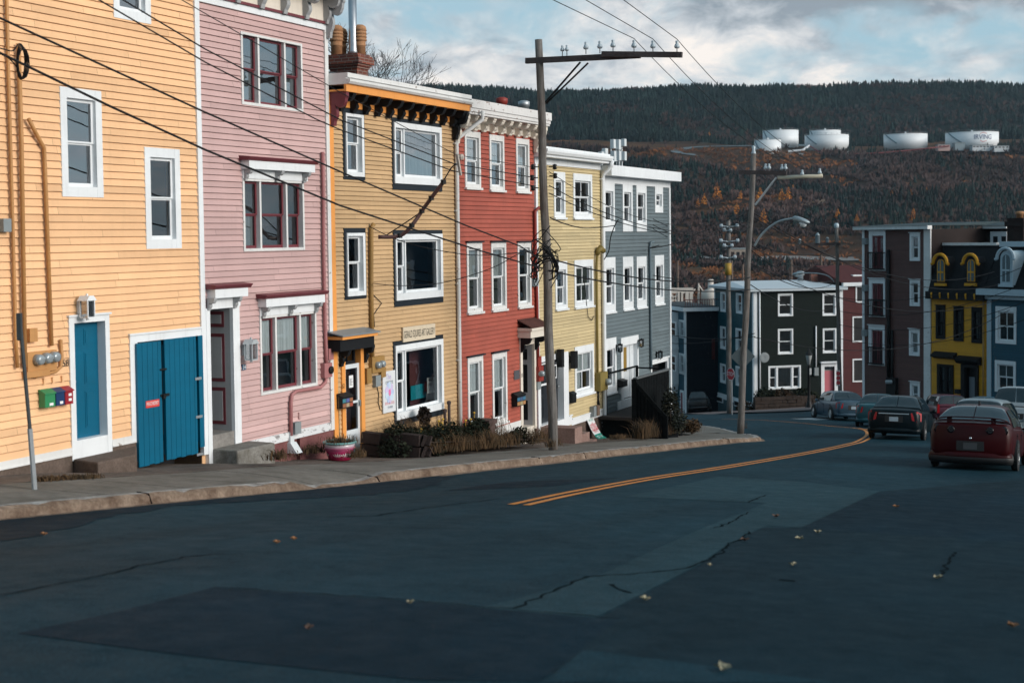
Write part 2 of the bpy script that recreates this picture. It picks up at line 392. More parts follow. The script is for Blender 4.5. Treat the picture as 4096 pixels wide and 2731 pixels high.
# ---- peach
F = house('peach_house', 'tall peach clapboard house with a teal door and teal garage doors', 14.0, 22.43)
zt = 8.3 - F.O.z
q = F.pt
ws = {k: F.rect(*a) for k, a in {'a': ('C1', 367, 542, 643, 1240), 'b': ('C1', 898, 922, 1133, 1557), 'c': ('C1', 692, -540, 941, 155)}.items()}
cw = .155
for k in ws:
    win(F, ws[k], (cw, cw, cw + .02, cw + .02), ((1, (.5,)),), bar=.055, proud=.03, deep=.035, gl=GLASSR if k != 'b' else GLASS)
zsk = q('C2', 0, 1205)[1]; zsb = q('C2', 0, 1252)[1]
# front door
dx0, dx1, dz0, dz1 = F.rect('C2', 383, 382, 632, 1150); op = F.rect('C2', 413, 418, 606, 1085); op = (op[0], op[1], zsk + .10, op[3])
F.holes.append((op[0], op[1], zsk - .3, op[3]))
mb = MB(); mb.box(dx0, op[0], -.04, .03, zsb - .1, dz1); mb.box(op[1], dx1, -.04, .03, zsb - .1, dz1); mb.box(op[0], op[1], -.037, .03, op[3], dz1)
mb.box(dx0 - .03, dx1 + .03, -.07, 0, dz1 - .002, dz1 + .03); mb.box(op[0] - .02, op[0], .03, .26, op[2], op[3]); mb.box(op[1], op[1] + .02, .03, .26, op[2], op[3]); mb.box(op[0], op[1], .03, .26, op[3], op[3] + .02)
mb.box(op[0], op[1], -.036, .28, zsb - .1, op[2])
fr = F.add(mb, 'door_frame', WHITE)
mb = MB(); mb.box(op[0], op[1], .14, .18, op[2], op[3]); panels(mb, op[0], op[1], op[2], op[3], .14)
d = F.add(mb, 'door', TEAL); mb = MB(); mb.smooth = True; mb.lathe([(.012, -.01), (.012, -.05), (.03, -.06), (.03, -.085), (.01, -.09)], 10, (op[0] + .1, .15, op[2] + 1.0), 'y'); F.add(mb, 'door_handle', METAL, d)
# garage
gx0, gz1 = q('C2', 763, 527); gx1 = q('C2', 1166, 800)[0]; gx1 = min(gx1, F.W - .12); gtop = gz1
tx0, ttop = q('C2', 730, 487)
F.holes.append((gx0 + .05, gx1, -.6, gtop))
zg = q('C2', 785, 1238)[1]
mb = MB(); mb.box(tx0, gx0 + .05, -.04, .04, q('C2', 770, 1095)[1], gtop); mb.box(tx0, F.W - .14, -.043, .04, gtop, ttop); mb.box(tx0 - .03, F.W - .14, -.07, 0, ttop - .002, ttop + .03)
F.add(mb, 'garage_frame', WHITE)
mid = q('C2', 903, 800)[0]; mid2 = q('C2', 925, 800)[0]; e1 = q('C2', 1106, 800)[0]; e2 = q('C2', 1122, 800)[0]
for a, b, zb, yy, zt_ in ((gx0 - .03, mid, zg + .02, -.09, gtop - .015), (mid2, e1, zg + .03, -.075, gtop + .0), (e2, gx1 + .02, zg + .12, -.06, gtop)):
    mb = MB(); x = a
    while x < b - .02:
        x2 = min(x + .145, b); mb.box(x, x2 - .008, yy, yy + .03, zb + random.uniform(-.015, .015), zt_); x = x2
    mb.box(a, b, yy + .03, yy + .06, zb + .1, zt_ - .1)
    g = F.add(mb, 'garage_door', TEAL)
    if a > gx0 + .5 and b < gx1:
        hb = MB(); zl = q('C2', 925, 825)[1]; hb.box(mid - .06, mid2 + .08, yy - .03, yy - .002, zl - .02, zl + .03); hb.box(mid - .02, mid + .05, yy - .06, yy - .03, zl - .06, zl + .02)
        zl = q('C2', 905, 680)[1]; hb.box(mid - .06, mid2 + .02, yy - .03, yy - .002, zl - .015, zl + .02); F.add(hb, 'door_latch', BLACK, g)
        for zz in (732, 950, 1165):
            zh = q('C2', 1106, zz)[1]; hb = MB(); hb.box(e1 - .06, e2 + .05, yy - .012, yy - .001, zh - .025, zh + .025); F.add(hb, 'hinge', METAL, g)
mb = MB(); sx, sz = q('C2', 808, 880); sx2, sz2 = q('C2', 885, 872); mb.box(sx, sx2, -.098, -.091, sz - .065, sz + .065)
mb.cur = 1; mb.text('PRIVATE PROPERTY', .1, (sx + sx2) / 2, -.1, sz, (sx2 - sx) * .9)
F.add(mb, 'notice_sticker', [plain('red_sticker', (.62, .05, .04), .4, bmp=0), plain('white_print', (.8, .8, .8), .5, bmp=0)])
# skirt, foundation, corners, wall
mb = MB(); mb.box(0, dx0, -.045, .03, zsb + .02, zsk); mb.box(0, dx0, -.06, .0, zsb, zsb + .025); mb.box(dx1, tx0, -.045, .03, zsb + .02, zsk); mb.box(dx1, tx0 + .1, -.06, 0, zsb, zsb + .025)
F.add(mb, 'skirting', WHITEW)
mb = MB(); mb.box(0, gx0 - .02, -.03, .12, -.9, zsb - .001); F.add(mb, 'foundation', FOUND)
mb = MB(); mb.box(F.W - .14, F.W, -.05, .04, zg - .05, zt); F.add(mb, 'corner_board', WHITE)
F.wall(0, F.W - .14, zsk, zt, .128, .024, mat=PEACH)
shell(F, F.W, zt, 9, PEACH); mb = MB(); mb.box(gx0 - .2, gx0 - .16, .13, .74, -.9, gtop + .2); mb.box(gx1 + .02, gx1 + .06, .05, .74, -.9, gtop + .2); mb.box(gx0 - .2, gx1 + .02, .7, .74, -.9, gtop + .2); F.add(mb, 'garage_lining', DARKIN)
# pipes, meters
xa = q('C1', 30, 400)[0]; xb = q('C1', 100, 700)[0]; z1 = q('C2', 80, 670)[1]
tubepart(F, [(q('C1', 25, 0)[0], -.07, zt - .3), (q('C1', 33, 500)[0], -.07, q('C1', 33, 500)[1]), (q('C2', 72, 500)[0], -.07, q('C2', 72, 500)[1]), (q('C2', 80, 655)[0], -.07, z1)], .028, 'conduit', PIPEO)
tubepart(F, [(xb - .0, -.09, q('C1', 105, 280)[1]), (xb + .01, -.09, q('C1', 105, 900)[1]), (q('C2', 118, 640)[0], -.09, z1)], .036, 'conduit', PIPEO)
tubepart(F, [(*(lambda a: (a[0], -.1, a[1]))(q('C1', 150, 748)),), (*(lambda a: (a[0], -.09, a[1]))(q('C1', 195, 830)),), (*(lambda a: (a[0], -.07, a[1]))(q('C1', 256, 930)),), (*(lambda a: (a[0], -.07, a[1]))(q('C1', 262, 1060)),), (*(lambda a: (a[0], -.07, a[1]))(q('C2', 276, 545)),)], .034, 'vent_pipe', PIPEO)
mx0, mx1, mz0, mz1 = F.rect('C2', 130, 585, 300, 675)
mb = MB(); mb.box(mx0, mx1, -.10, -.01, mz0 - .02, mz1); mb.box(mx0 - .05, mx1 - .2, -.13, -.0, mz0 - .09, mz0 + .01); bx = F.rect('C2', 143, 448, 190, 520); mb.box(bx[0], bx[1], -.1, -.0, bx[2], bx[3])
pan = F.add(mb, 'meter_box', PIPEO)
for i, a in enumerate(((182, 624), (229, 615), (273, 608))): x, z = q('C2', *a); meter(F, x, z, .095, -.1, .12, pan)
tubepart(F, [(*(lambda a: (a[0], -.06, a[1]))(q('C2', *p)),) for p in ((330, 510), (337, 600), (330, 665), (300, 692), (230, 705), (190, 722), (180, 690))], .03, 'conduit', PIPEO)
gb = F.rect('C1', -14, 1372, 38, 1455); mb = MB(); mb.box(gb[0], gb[1], -.12, 0, gb[2], gb[3]); F.add(mb, 'junction_box', GREYBOX)
lx, lz = q('C2', 497, 330, .2); lantern(F, lx, lz, WHITE, .42, .21)
mb = MB(); x, z = q('C2', 370, 645); mb.text('58', .16, x - .01, -.03, z, .15); F.add(mb, 'house_number', NUMB)
for a in ((243, 747), (293, 740), (347, 733)):
    x, z = q('C2', *a); mb = MB(); mb.box(x - .02, x + .02, -.05, 0, z - .05, z + .05); F.add(mb, 'box_hook', PEACH)
PEACHF = F
def letterbox(F, r, mat, name, label, cat='mailbox', dep=.13, lidm=None, extra=None, group=None):
    x0, x1, z0, z1 = r; L = thing_on(F, name, label, cat, (x0 + x1) / 2, -.03, z0, group); w = (x1 - x0) / 2; h = z1 - z0
    mb = MB(); mb.prism([(0, 0), (-dep, 0.0), (-dep, h * .72), (0, h * .82)], -w, w, 'x'); L.add(mb, 'body', mat)
    mb = MB(); mb.prism([(0.0, h * .83), (-dep - .02, h * .73), (-dep - .02, h * .78), (-.03, h), (0, h)], -w - .012, w + .012, 'x'); L.add(mb, 'lid', lidm or mat)
    if extra: extra(L, w, h, dep)
    return L
gw = plain('green_enamel', (.03, .23, .09), .35, bmp=0); bw = plain('navy_enamel', (.01, .04, .12), .35, bmp=0); rw = plain('red_enamel', (.30, .015, .025), .35, bmp=0); wp = plain('white_print', (.8, .8, .8), .5, bmp=0)
def lab1(n, z):
    def f(L, w, h, dep):
        for i in range(n): mb = MB(); zz = h * (z + i * .28); mb.box(-w * .15, w * .6, -dep - .004, -dep + .001, zz, zz + h * .15); L.add(mb, 'label_plate', wp)
    return f
letterbox(F, F.rect('C2', 213, 795, 274, 888), gw, 'green_mailbox', 'green mailbox, leftmost of three under the meters on the peach wall', extra=lab1(1, .08), group='mailboxes beside the teal door')
letterbox(F, F.rect('C2', 277, 786, 327, 878), bw, 'blue_mailbox', 'navy blue mailbox between the green and the red one on the peach wall', extra=lab1(1, .08), group='mailboxes beside the teal door')
letterbox(F, F.rect('C2', 329, 778, 376, 872), rw, 'red_mailbox', 'red mailbox with two white labels nearest the teal door', extra=lab1(2, .18), group='mailboxes beside the teal door')
# stone steps before the door
def slab(F, name, label, cat, pts, z0, z1, mat, rough=.02):
    """irregular block; pts are plan corners in facade coordinates (x, y)"""
    cx = sum(p[0] for p in pts) / len(pts); cy = sum(p[1] for p in pts) / len(pts); L = thing_on(F, name, label, cat, cx, cy, z0)
    mb = MB(); P = [(p[0] - cx, p[1] - cy) for p in pts]; top = []
    mb.prism(P, 0, z1 - z0, 'z'); o = L.add(mb, name + '_block', mat)
    bv = o.modifiers.new('wear', 'BEVEL'); bv.width = .03; bv.segments = 2
    return L
zs = zsb - .02; xg = gx0 - .03
slab(F, 'doorstep', 'brown stone doorstep below the teal front door', 'step', [(q('E1', 690, 310, .05)[0], -.045), (gx0 - .04, -.045), (q('E1', 1285, 285, .7)[0], -.7), (q('E1', 920, 350, .7)[0], -.7)], g_at(F, dx0) - .5, q('E1', 920, 350, .7)[1], FOUND)

# ---- pink
F = house('pink_house', 'pink clapboard house with maroon sashes and scrolled white window hoods', 22.43, 27.01)
q = F.pt; zfr = 6.57 - F.O.z; zso = 6.57 + .62 - F.O.z
zsk = -2.40 + .17 - F.O.z; zsb = -2.41 - F.O.z
MG = ((1, (.5,)), (1.65, (.5,)), (1, (.5,)))
TRI = dict(c=(.06, .06, .05, .06), cols=MG, cas=WHITEW, sash=MAROON, mull=.06, bar=.05, proud=.035, deep=.06)
r1 = F.rect('C3', 310, 197, 703, 705); win(F, r1, gl=GLASSR, cur=[(0, .26, 0, .45), (.74, 1, 0, 1)], curmat=CURTD, **TRI)
r2 = F.rect('C3', 322, 1118, 714, 1568); win(F, r2, gl=GLASS, cur=[(0, .25, 0, .5)], curmat=CURTD, **TRI)
r3 = F.rect('C4', 477, 462, 880, 940); win(F, r3, gl=GLASS, cur=[(.73, 1, .5, 1), (.3, .7, .5, 1), (.02, .25, .5, 1)], curmat=CURT, **TRI)
def hood(F, x0, x1, ztop, zbot, xb, name='window_hood', d=.22, capm=MAROON, m=WHITE, bm=None):
    mb = MB(); h = ztop - zbot
    mb.box(x0 + .06, x1 - .06, -.05, .0, zbot, ztop - .06); mb.box(x0 + .03, x1 - .03, -d, -.0, ztop - .05 - h * .42, ztop - .05)
    mb.cur = 1; mb.prism([(0, ztop - .05), (-d - .02, ztop - .05), (-d - .07, ztop + .01), (-d - .07, ztop + .025), (0, ztop + .05)], x0 - .04, x1 + .04, 'x'); mb.cur = 0
    o = F.add(mb, name, [m, capm])
    for x in xb:
        mb = MB(); bracket(mb, x, .09, ztop - .05 - h * .40, h * .56, d * .8, -.05); F.add(mb, 'bracket', bm or m, o)
    return o
GREYT = paint('grey_panel_paint', (.36, .37, .38), .5, .08)
hx = (r2[0] - .08, r2[1] + .22); zc = q('C3', 500, 1000, .15)[1]; hood(F, hx[0] + .02, hx[1] - .03, zc, r2[3], (r2[0] + .06, (r2[0] + r2[1]) / 2 + .05, r2[1] - .04), bm=GREYT)
zc = q('C4', 700, 308, .15)[1]; hood(F, r3[0] - .06, r3[1] + .1, zc, r3[3], (r3[0] + .08, (r3[0] + r3[1]) / 2, r3[1] - .06), bm=GREYT)
# doorway: deep recess with a panelled reveal on the right
ox0 = q('C4', 130, 800)[0]; ox1 = q('C4', 292, 800)[0]; oz1 = q('C4', 250, 402)[1]; oz0 = q('C4', 150, 1290)[1]; rx1 = q('C4', 338, 800)[0]
F.holes.append((ox0, ox1, -.6, oz1)); dep = .85
mb = MB(); mb.box(ox1, rx1, -.05, .03, zsb - .05, oz1); mb.box(.0, ox0, -.06, .03, -.25, oz1); mb.box(.0, rx1, -.055, .03, oz1, oz1 + .02)
mb.box(ox0 - .03, ox0, .03, dep, -.5, oz1); mb.box(ox0, ox1, .03, dep, oz1, oz1 + .03)
dfm = F.add(mb, 'door_frame', WHITE)
mb = MB(); mb.box(ox1, ox1 + .05, .031, dep, oz0, oz1); mb.cur = 0
zt1 = q('C4', 240, 560)[1]
for a, b in ((zt1 + .05, oz1 - .08), (oz0 + .98, zt1 - .08), (oz0 + .12, oz0 + .86)):
    mb.cur = 1; mb.box(ox1 - .012, ox1 + .01, .17, dep - .15, a, b); mb.cur = 0; mb.box(ox1 - .02, ox1 + .0, .23, dep - .21, a + .07, b - .07)
F.add(mb, 'panelled_reveal', [GREYT, MAROON])
mb = MB(); mb.box(ox0, ox1, dep - .06, dep, oz0, zt1 - .03); mb.cur = 1; mb.box(ox0, ox1, dep - .08, dep, zt1 - .03, zt1 + .06); mb.box(ox0, ox1, dep - .06, dep, zt1 + .06, oz1)
d = F.add(mb, 'door', [plain('black_door_paint', (.03, .015, .018), .4), WHITE]); mb = MB(); mb.box(ox0 + .15, ox0 + .24, dep - .09, dep - .06, oz0 + 1.0, oz0 + 1.12); F.add(mb, 'letter_slot', plain('brass', (.7, .42, .06), .3, .6), d)
mb = MB(); mb.box(ox0 - .05, ox1 + .05, -.02, dep + .1, -.5, oz0); F.add(mb, 'doorstep', CONC)
zc = q('C4', 240, 250, .15)[1]; hood(F, .06, rx1 + .10, zc, oz1 + .02, (ox0 - .04, ox1 + .05), 'door_hood', bm=GREYT)
# cornice
mb = MB(); mb.box(0, F.W, -.05, .02, zfr - .13, zfr); mb.cur = 2; mb.box(0, F.W, -.09, 0, zfr, zfr + .055); mb.cur = 1; mb.box(0, F.W, -.045, .02, zfr + .055, zso)
mb.cur = 0; mb.box(-.0, F.W + .1, -.62, -.0, zso, zso + .34); mb.box(0, F.W + .13, -.68, 0, zso + .34, zso + .5)
co = F.add(mb, 'cornice', [WHITE, CREAM, MAROON])
for x in [.35 + i * (F.W - .45) / 5 for i in range(6)]: mb = MB(); bracket(mb, x, .13, zso, .62, .42, -.045); F.add(mb, 'bracket', GREYT, co)
mb = MB(); bracket(mb, F.W - .02, .1, zso, .92, .45, -.05); F.add(mb, 'bracket', GREYT, co)
ztop = zso + .4
mb = MB(); mb.box(rx1, F.W - .13, -.04, .03, zsb, zsk); F.add(mb, 'skirting', paint('peeling_white_paint', (.70, .71, .72), .6, .06, 1.0, (.28, .27, .27)))
mb = MB(); mb.box(F.W - .13, F.W, -.05, .03, zsb, zfr - .13); F.add(mb, 'corner_board', WHITEW)
vx = q('C4', 715, 1350)[0]
mb = MB(); mb.box(ox1 + .02, vx - .1, -.02, .12, -1, zsb); mb.box(vx + .25, F.W, -.02, .12, -1, zsb); mb.box(vx - .1, vx + .25, .06, .14, -1, zsb); F.add(mb, 'foundation', FOUNDP)
F.wall(0, F.W - .13, zsk if False else zsb, zfr - .13, .118, .024, mat=PINK)
shell(F, F.W, ztop, 9, PINK, roofmat=FELT)
P3 = lambda c, x, y, d=.07, n=0: (q(c, x, y, n)[0], -d, q(c, x, y, n)[1])
tubepart(F, [P3('C3', 816, 955), P3('C3', 820, 1250), P3('C4', 912, 0), P3('C4', 922, 500), P3('C4', 930, 700), P3('C4', 932, 800)], .04, 'conduit', PINKP)
tubepart(F, [P3('C4', 932, 860), P3('C4', 925, 920), P3('C4', 890, 955), P3('C4', 720, 982), P3('C4', 692, 1005), P3('C4', 684, 1060), P3('C4', 685, 1290)], .04, 'conduit', PINKP)
r = F.rect('C4', 905, 790, 960, 880); mb = MB(); mb.box(r[0], r[1], -.12, -.01, r[2], r[3]); r5 = F.rect('C4', 940, 688, 975, 760); mb.box(r5[0], r5[1], -.1, 0, r5[2], r5[3]); m_ = F.add(mb, 'meter_box', PINKP)
mb = MB(); mb.lathe([(.08, -.1), (.085, -.16), (.05, -.17)], 14, ((r[0] + r[1]) / 2 + .08, 0, (r[2] + r[3]) / 2), 'y'); F.add(mb, 'meter', BLACK, m_)
r = F.rect('C4', 694, 1200, 738, 1272); mb = MB(); mb.box(r[0], r[1], -.14, -.01, r[2], r[3]); F.add(mb, 'junction_box', GREYBOX)
x, z = q('C4', 690, 1330); mb = MB(); mb.box(x - .06, x + .08, -.08, -.02, z - .02, z + .2); mb.prism([(-.02, z - .02), (-.1, z - .02), (-.26, z - .24), (-.02, z - .24)], x - .1, x + .12, 'x'); F.add(mb, 'vent_hood', plain('white_plastic', (.62, .66, .68), .4))
x, z = q('C4', 752, 1162); mb = MB(); mb.box(x - .02, x + .06, -.05, 0, z - .04, z); mb.box(x - .02, x, -.05, 0, z, z + .1); F.add(mb, 'wall_hook', PINK)
x, z = q('C4', 405, 700, .15); lantern(F, x, z, plain('frosted_lamp_metal', (.5, .54, .56), .4, .3), .46, .22, .22)
r = F.rect('C4', 354, 797, 382, 832); mb = MB(); mb.box(r[0], r[1], -.035, 0, r[2], r[3]); mb.cur = 1; mb.text('54', .13, (r[0] + r[1]) / 2, -.038, (r[2] + r[3]) / 2, (r[1] - r[0]) * .75)
F.add(mb, 'house_number', [plain('navy_plate', (.02, .08, .16), .3, bmp=0), wp])
sx0, sx1 = q('C4', 128, 1430, .5)[0], q('C4', 480, 1430, .5)[0]; gz = g_at(F, 1, .5)
slab(F, 'stone_step', 'rough pale stone block step below the pink house door', 'step', [(.12, -.05), (1.32, -.05), (1.28, -.72), (.1, -.66)], gz - .25, q('C4', 200, 1400, .35)[1], stone('mossy_stone', (.14, .13, .11), (.27, .26, .24), 4))
PINKF = F

# ---- mustard gallery house
F = house('mustard_house', 'mustard clapboard gallery house with an orange bracketed cornice', 27.01, 33.08)
q = F.pt; zfb = 4.81 - F.O.z; zso = 5.10 - F.O.z
DT = DGREY
def darkwin(c1, a, b, c2=None, pic=False, **k):
    x0, x1, z0, z1 = F.rect(c1, a[0], a[1], b[0], b[1], 0, c2)
    mb = MB(); t = .075 if not pic else .055; tb = t if not pic else .15; tt = .11 if not pic else .1
    mb.box(x0, x1, -.035, .0, z1 - tt - .05, z1); mb.box(x0, x1, -.035, 0, z0, z0 + tb + .05); mb.box(x0, x0 + t + .05, -.034, 0, z0 + tb + .05, z1 - tt - .05); mb.box(x1 - t - .05, x1, -.034, 0, z0 + tb + .05, z1 - tt - .05)
    F.holes.append((x0 + .02, x1 - .02, z0 + .02, z1 - .02))
    F.add(mb, 'window_surround', DT)
    return win(F, (x0 + t, x1 - t, z0 + tb, z1 - tt), cas=WHITE, proud=.07, **k)
N1 = dict(c=(.045, .1, .07, .1), cols=((1, (.52,)),), bar=.055, deep=.03)
darkwin('C5', (150, 752), (307, 1258), gl=GLASSR, cur=[(0, .3, .5, 1)], curmat=CURTD, **N1)
darkwin('C6', (143, 20), (285, 458), gl=GLASS, **N1)
N2 = dict(c=(.06, .12, .14, .17), cols=((1, (.5,)), (3.6, ())), bar=.055, mull=.05, deep=.03, pic=True)
darkwin('C5', (493, 817), (845, 1337), gl=glass('reflecting_glass', .34), cur=[(.25, 1, 0, 1)], curmat=CURTD, **N2)
darkwin('C6', (453, 32), (767, 483), gl=GLASS, **N2)
darkwin('C6', (453, 733), (772, 1185), gl=GLASS, **N2)
# things in the gallery window: cards and paintings on the sill
rr = F.rect('C6', 460, 745, 768, 1130)
for a, col, yy, tl in ((((570, 1010), (665, 1078)), (.0, .28, .33), .45, 1), (((673, 958), (704, 1050)), (.75, .72, .66), .3, 0), (((708, 955), (738, 1045)), (.8, .78, .72), .3, 0)):
    r = F.rect('C6', *a[0], *a[1], -yy); mb = MB(); mb.box(r[0], r[1], yy, yy + .02, r[2], r[3])
    if not tl: mb.cur = 1; mb.box(r[0] + .03, r[1] - .03, yy - .004, yy + .0, r[2] + .06, r[3] - .05)
    L = thing_on(F, 'picture_card', 'turquoise picture in the gallery window' if tl else ('small framed card left of its twin in the gallery window' if a[0][0] < 700 else 'small framed card right of its twin in the gallery window'), 'picture', 0, 0, 0)
    L.add(mb, 'card', [plain('card_%d' % a[0][0], col, .6, bmp=0), plain('card_print', (.45, .42, .38), .6, bmp=0)])
# red-brown backdrop seen through the gallery window
r = F.rect('C6', 560, 760, 730, 1080, -.6); mb = MB(); mb.box(r[0], r[1] + .2, .6, .62, r[2] - .2, r[3]); F.add(mb, 'display_screen', plain('maroon_screen', (.12, .03, .03), .8))
# flower pot in upper window
# door
x0 = q('C6', 126, 900)[0]; x1 = q('C6', 268, 900)[0]; dz1 = q('C6', 145, 880)[1]; dz0 = q('C6', 258, 1437)[1]; tz1 = q('C6', 145, 770)[1]
ix0, ix1 = x0 + .15, x1 - .16
F.holes.append((ix0 - .02, ix1 + .02, -.8, tz1 + .02))
mb = MB(); mb.box(x0, ix0, -.05, .04, dz0, tz1 + .1); mb.box(ix1, x1, -.05, .04, dz0 - .1, tz1 + .1); mb.box(ix0, ix1, -.048, .04, tz1, tz1 + .1); mb.box(ix0 - .02, ix0, .04, .3, dz0 - .2, tz1); mb.box(ix1, ix1 + .02, .04, .3, dz0 - .2, tz1); mb.box(x1, x1 + .28, -.06, .02, -.6, g_at(F, x1) + .1)
F.add(mb, 'door_frame', ORANGE)
mb = MB(); mb.box(ix0, ix1, .1, .14, dz1 + .0, dz1 + .06); mb.box(ix0, ix0 + .06, .1, .14, dz1 + .06, tz1); mb.box(ix1 - .06, ix1, .1, .14, dz1 + .06, tz1); tr_ = F.add(mb, 'transom', BLACKP)
mb = MB(); mb.quad((ix0, .13, dz1 + .06), (ix1, .13, dz1 + .06), (ix1, .13, tz1), (ix0, .13, tz1)); F.add(mb, 'pane', GLASS, tr_)
st = .085; pz = dz0 + .62; mz = q('C6', 200, 1110)[1]
mb = MB(); mb.box(ix0, ix0 + st, .0, .04, dz0, dz1); mb.box(ix1 - st, ix1, .0, .04, dz0, dz1); mb.box(ix0 + st, ix1 - st, .0, .04, dz1 - .1, dz1); mb.box(ix0 + st, ix1 - st, .002, .04, dz0, pz); mb.box(ix0 + st, ix1 - st, .0, .04, mz - .03, mz + .02)
d = F.add(mb, 'storm_door', plain('storm_door_enamel', (.66, .71, .74), .35, bmp=0))
mb = MB(); mb.quad((ix0 + st, .03, pz), (ix1 - st, .03, pz), (ix1 - st, .03, dz1 - .1), (ix0 + st, .03, dz1 - .1)); F.add(mb, 'pane', GLASS, d)
mb = MB(); mb.box(ix1 - .06, ix1 - .03, -.05, .0, mz - .12, mz + .02); F.add(mb, 'door_handle', METAL, d)
mb = MB(); mb.box(ix0 + .03, ix1 - .03, .2, .24, dz0, dz1); F.add(mb, 'inner_door', plain('plum_door', (.05, .02, .02), .5), d)
r = F.rect('C6', 187, 945, 214, 1016); L = thing_on(F, 'paper_notice', 'white paper notice taped inside the gallery storm door', 'notice', 0, 0, 0); mb = MB(); mb.box(r[0], r[1], .022, .026, r[2], r[3]); mb.cur = 1
for i in range(7): zz = r[3] - .08 - i * (r[3] - r[2] - .14) / 6; mb.box(r[0] + .03, r[1] - .03 - (.04 if i % 3 else 0), .02, .0225, zz - .008, zz + .008)
L.add(mb, 'sheet', [plain('paper', (.75, .76, .76), .8, bmp=0), plain('faint_ink', (.3, .3, .32), .8, bmp=0)])
# door hood
hx0 = q('C6', 112, 700, .3)[0]; hx1 = q('C6', 335, 700, .3)[0]; hzt = q('C6', 185, 695, .4)[1]; hzb = q('C6', 185, 775, .35)[1]
mb = MB(); mb.cur = 1; mb.box(hx0, hx1, -.42, 0, hzt - .07, hzt - .005); mb.cur = 2; mb.prism([(0, hzt + .09), (-.46, hzt), (-.46, hzt + .025), (0, hzt + .12)], hx0 - .04, hx1 + .06, 'x'); mb.cur = 0
mb.box(hx0 + .03, hx1 - .03, -.34, 0, hzb - .04, hzt - .07)
h_ = F.add(mb, 'door_hood', [BLACKP, ORANGE, plain('lead_flashing', (.2, .24, .27), .4)])
for x in (x0 - .02, x1 + .03): mb = MB(); bracket(mb, x, .11, hzb, .42, .27, -.02); F.add(mb, 'bracket', BLACKP, h_)
# cornice: orange frieze with black scroll brackets, white boxed gutter
mb = MB(); mb.cur = 1; mb.box(0, F.W - .12, -.04, .02, zfb, zso); mb.box(.0, F.W - .05, -.46, -.04, zso, zso + .04); mb.box(.0, F.W + .0, -.50, -.44, zso - .01, zso + .15)
mb.cur = 0; mb.box(.0, F.W + .02, -.49, 0, zso + .15, zso + .30); mb.prism([(-.49, zso + .15), (-.56, zso + .16), (-.60, zso + .21), (-.60, zso + .26), (-.49, zso + .27)], .0, F.W + .02, 'x')
mb.box(.0, F.W + .03, -.54, .4, zso + .30, zso + .40)
co = F.add(mb, 'cornice', [WHITEW, ORANGE])
xs = [q('C5', a, b, .25)[0] for a, b in ((190, 640), (272, 660), (357, 685), (440, 705), (522, 725), (602, 742), (676, 762), (748, 778), (818, 795), (886, 808))]
for i in range(11):
    x = .42 + i * (F.W - .62) / 10; mb = MB(); bracket(mb, x, .13, zso, .40, .42, -.04); F.add(mb, 'bracket', BLACKP, co)
mb = MB(); bracket(mb, .1, .12, zso, .75, .42, -.05); F.add(mb, 'bracket', MAROON, co)
mb = MB(); bracket(mb, F.W - .06, .12, zso, .72, .42, -.05); F.add(mb, 'bracket', BLACKP, co)
mb = MB(); mb.box(.0, .17, -.05, .03, -.5, zfb); F.add(mb, 'corner_board', ORANGE)
F.wall(.17, F.W, -.9, zfb, .105, .024, mat=GOLD)
shell(F, F.W, zso + .40, 9, GOLD, roofmat=FELT, drop=.5)
tubepart(F, [P3('C5', 345, 1560, .12), P3('C6', 303, 20, .08), P3('C6', 305, 400, .07), P3('C6', 312, 830, .07)], .055, 'conduit', GOLDP)
r = F.rect('C6', 300, 828, 380, 915); mb = MB(); mb.box(r[0], r[1], -.12, -.01, r[2], r[3]); r = F.rect('C6', 272, 900, 302, 990); mb.box(r[0], r[1], -.1, -.01, r[2], r[3]); r = F.rect('C6', 362, 895, 392, 950); mb.box(r[0], r[1], -.1, -.01, r[2], r[3]); m_ = F.add(mb, 'meter_box', GOLDP)
for a in ((352, 878), (378, 870)): x, z = q('C6', *a, .1); meter(F, x, z, .085, -.1, .12, m_)
r = F.rect('C6', 325, 945, 358, 1008); mb = MB(); mb.box(r[0], r[1], -.11, -.01, r[2], r[3]); F.add(mb, 'junction_box', GREYBOX)
for pts in (((350, 1008), (362, 1060), (358, 1110), (372, 1160)), ((440, 1155), (465, 1180), (490, 1185)), ((325, 370), (320, 430), (380, 490), (330, 560), (335, 640))):
    tubepart(F, [P3('C6', *p, .03) for p in pts], .011, 'loose_wire', BLACK, n=5)
mb = MB(); x, z = q('C6', 133, 1010); mb.text('52', .14, x, -.06, z, .1); F.add(mb, 'house_number', NUMB)
r = F.rect('C6', 293, 1335, 328, 1370); mb = MB(); mb.prism([(0, r[2]), (-.14, r[2]), (-.02, r[3])], r[0], r[1], 'x'); F.add(mb, 'floodlight', plain('cream_plastic', (.6, .5, .36), .5))
def mbx(colors):
    def f(L, w, h, dep):
        mb = MB()
        for i in range(3):
            for j in range(2):
                mb.cur = (i * 2 + j) % len(colors); mb.box(-w + 2 * w * i / 3 + .008, -w + 2 * w * (i + 1) / 3 - .008, -dep - .006, -dep + .002, h * (.06 + .32 * j), h * (.32 + .32 * j))
        L.add(mb, 'painted_front', [plain('patch_%d%d%d' % tuple(int(v * 99) for v in c), c, .5, bmp=0) for c in colors])
    return f
letterbox(F, F.rect('C6', 92, 1058, 160, 1135), BLACK, 'painted_mailbox', 'black mailbox painted with coloured blocks by the gallery door', dep=.17, extra=mbx([(.3, .12, .06), (.05, .2, .25), (.4, .3, .2), (.1, .12, .3), (.35, .08, .05)]))
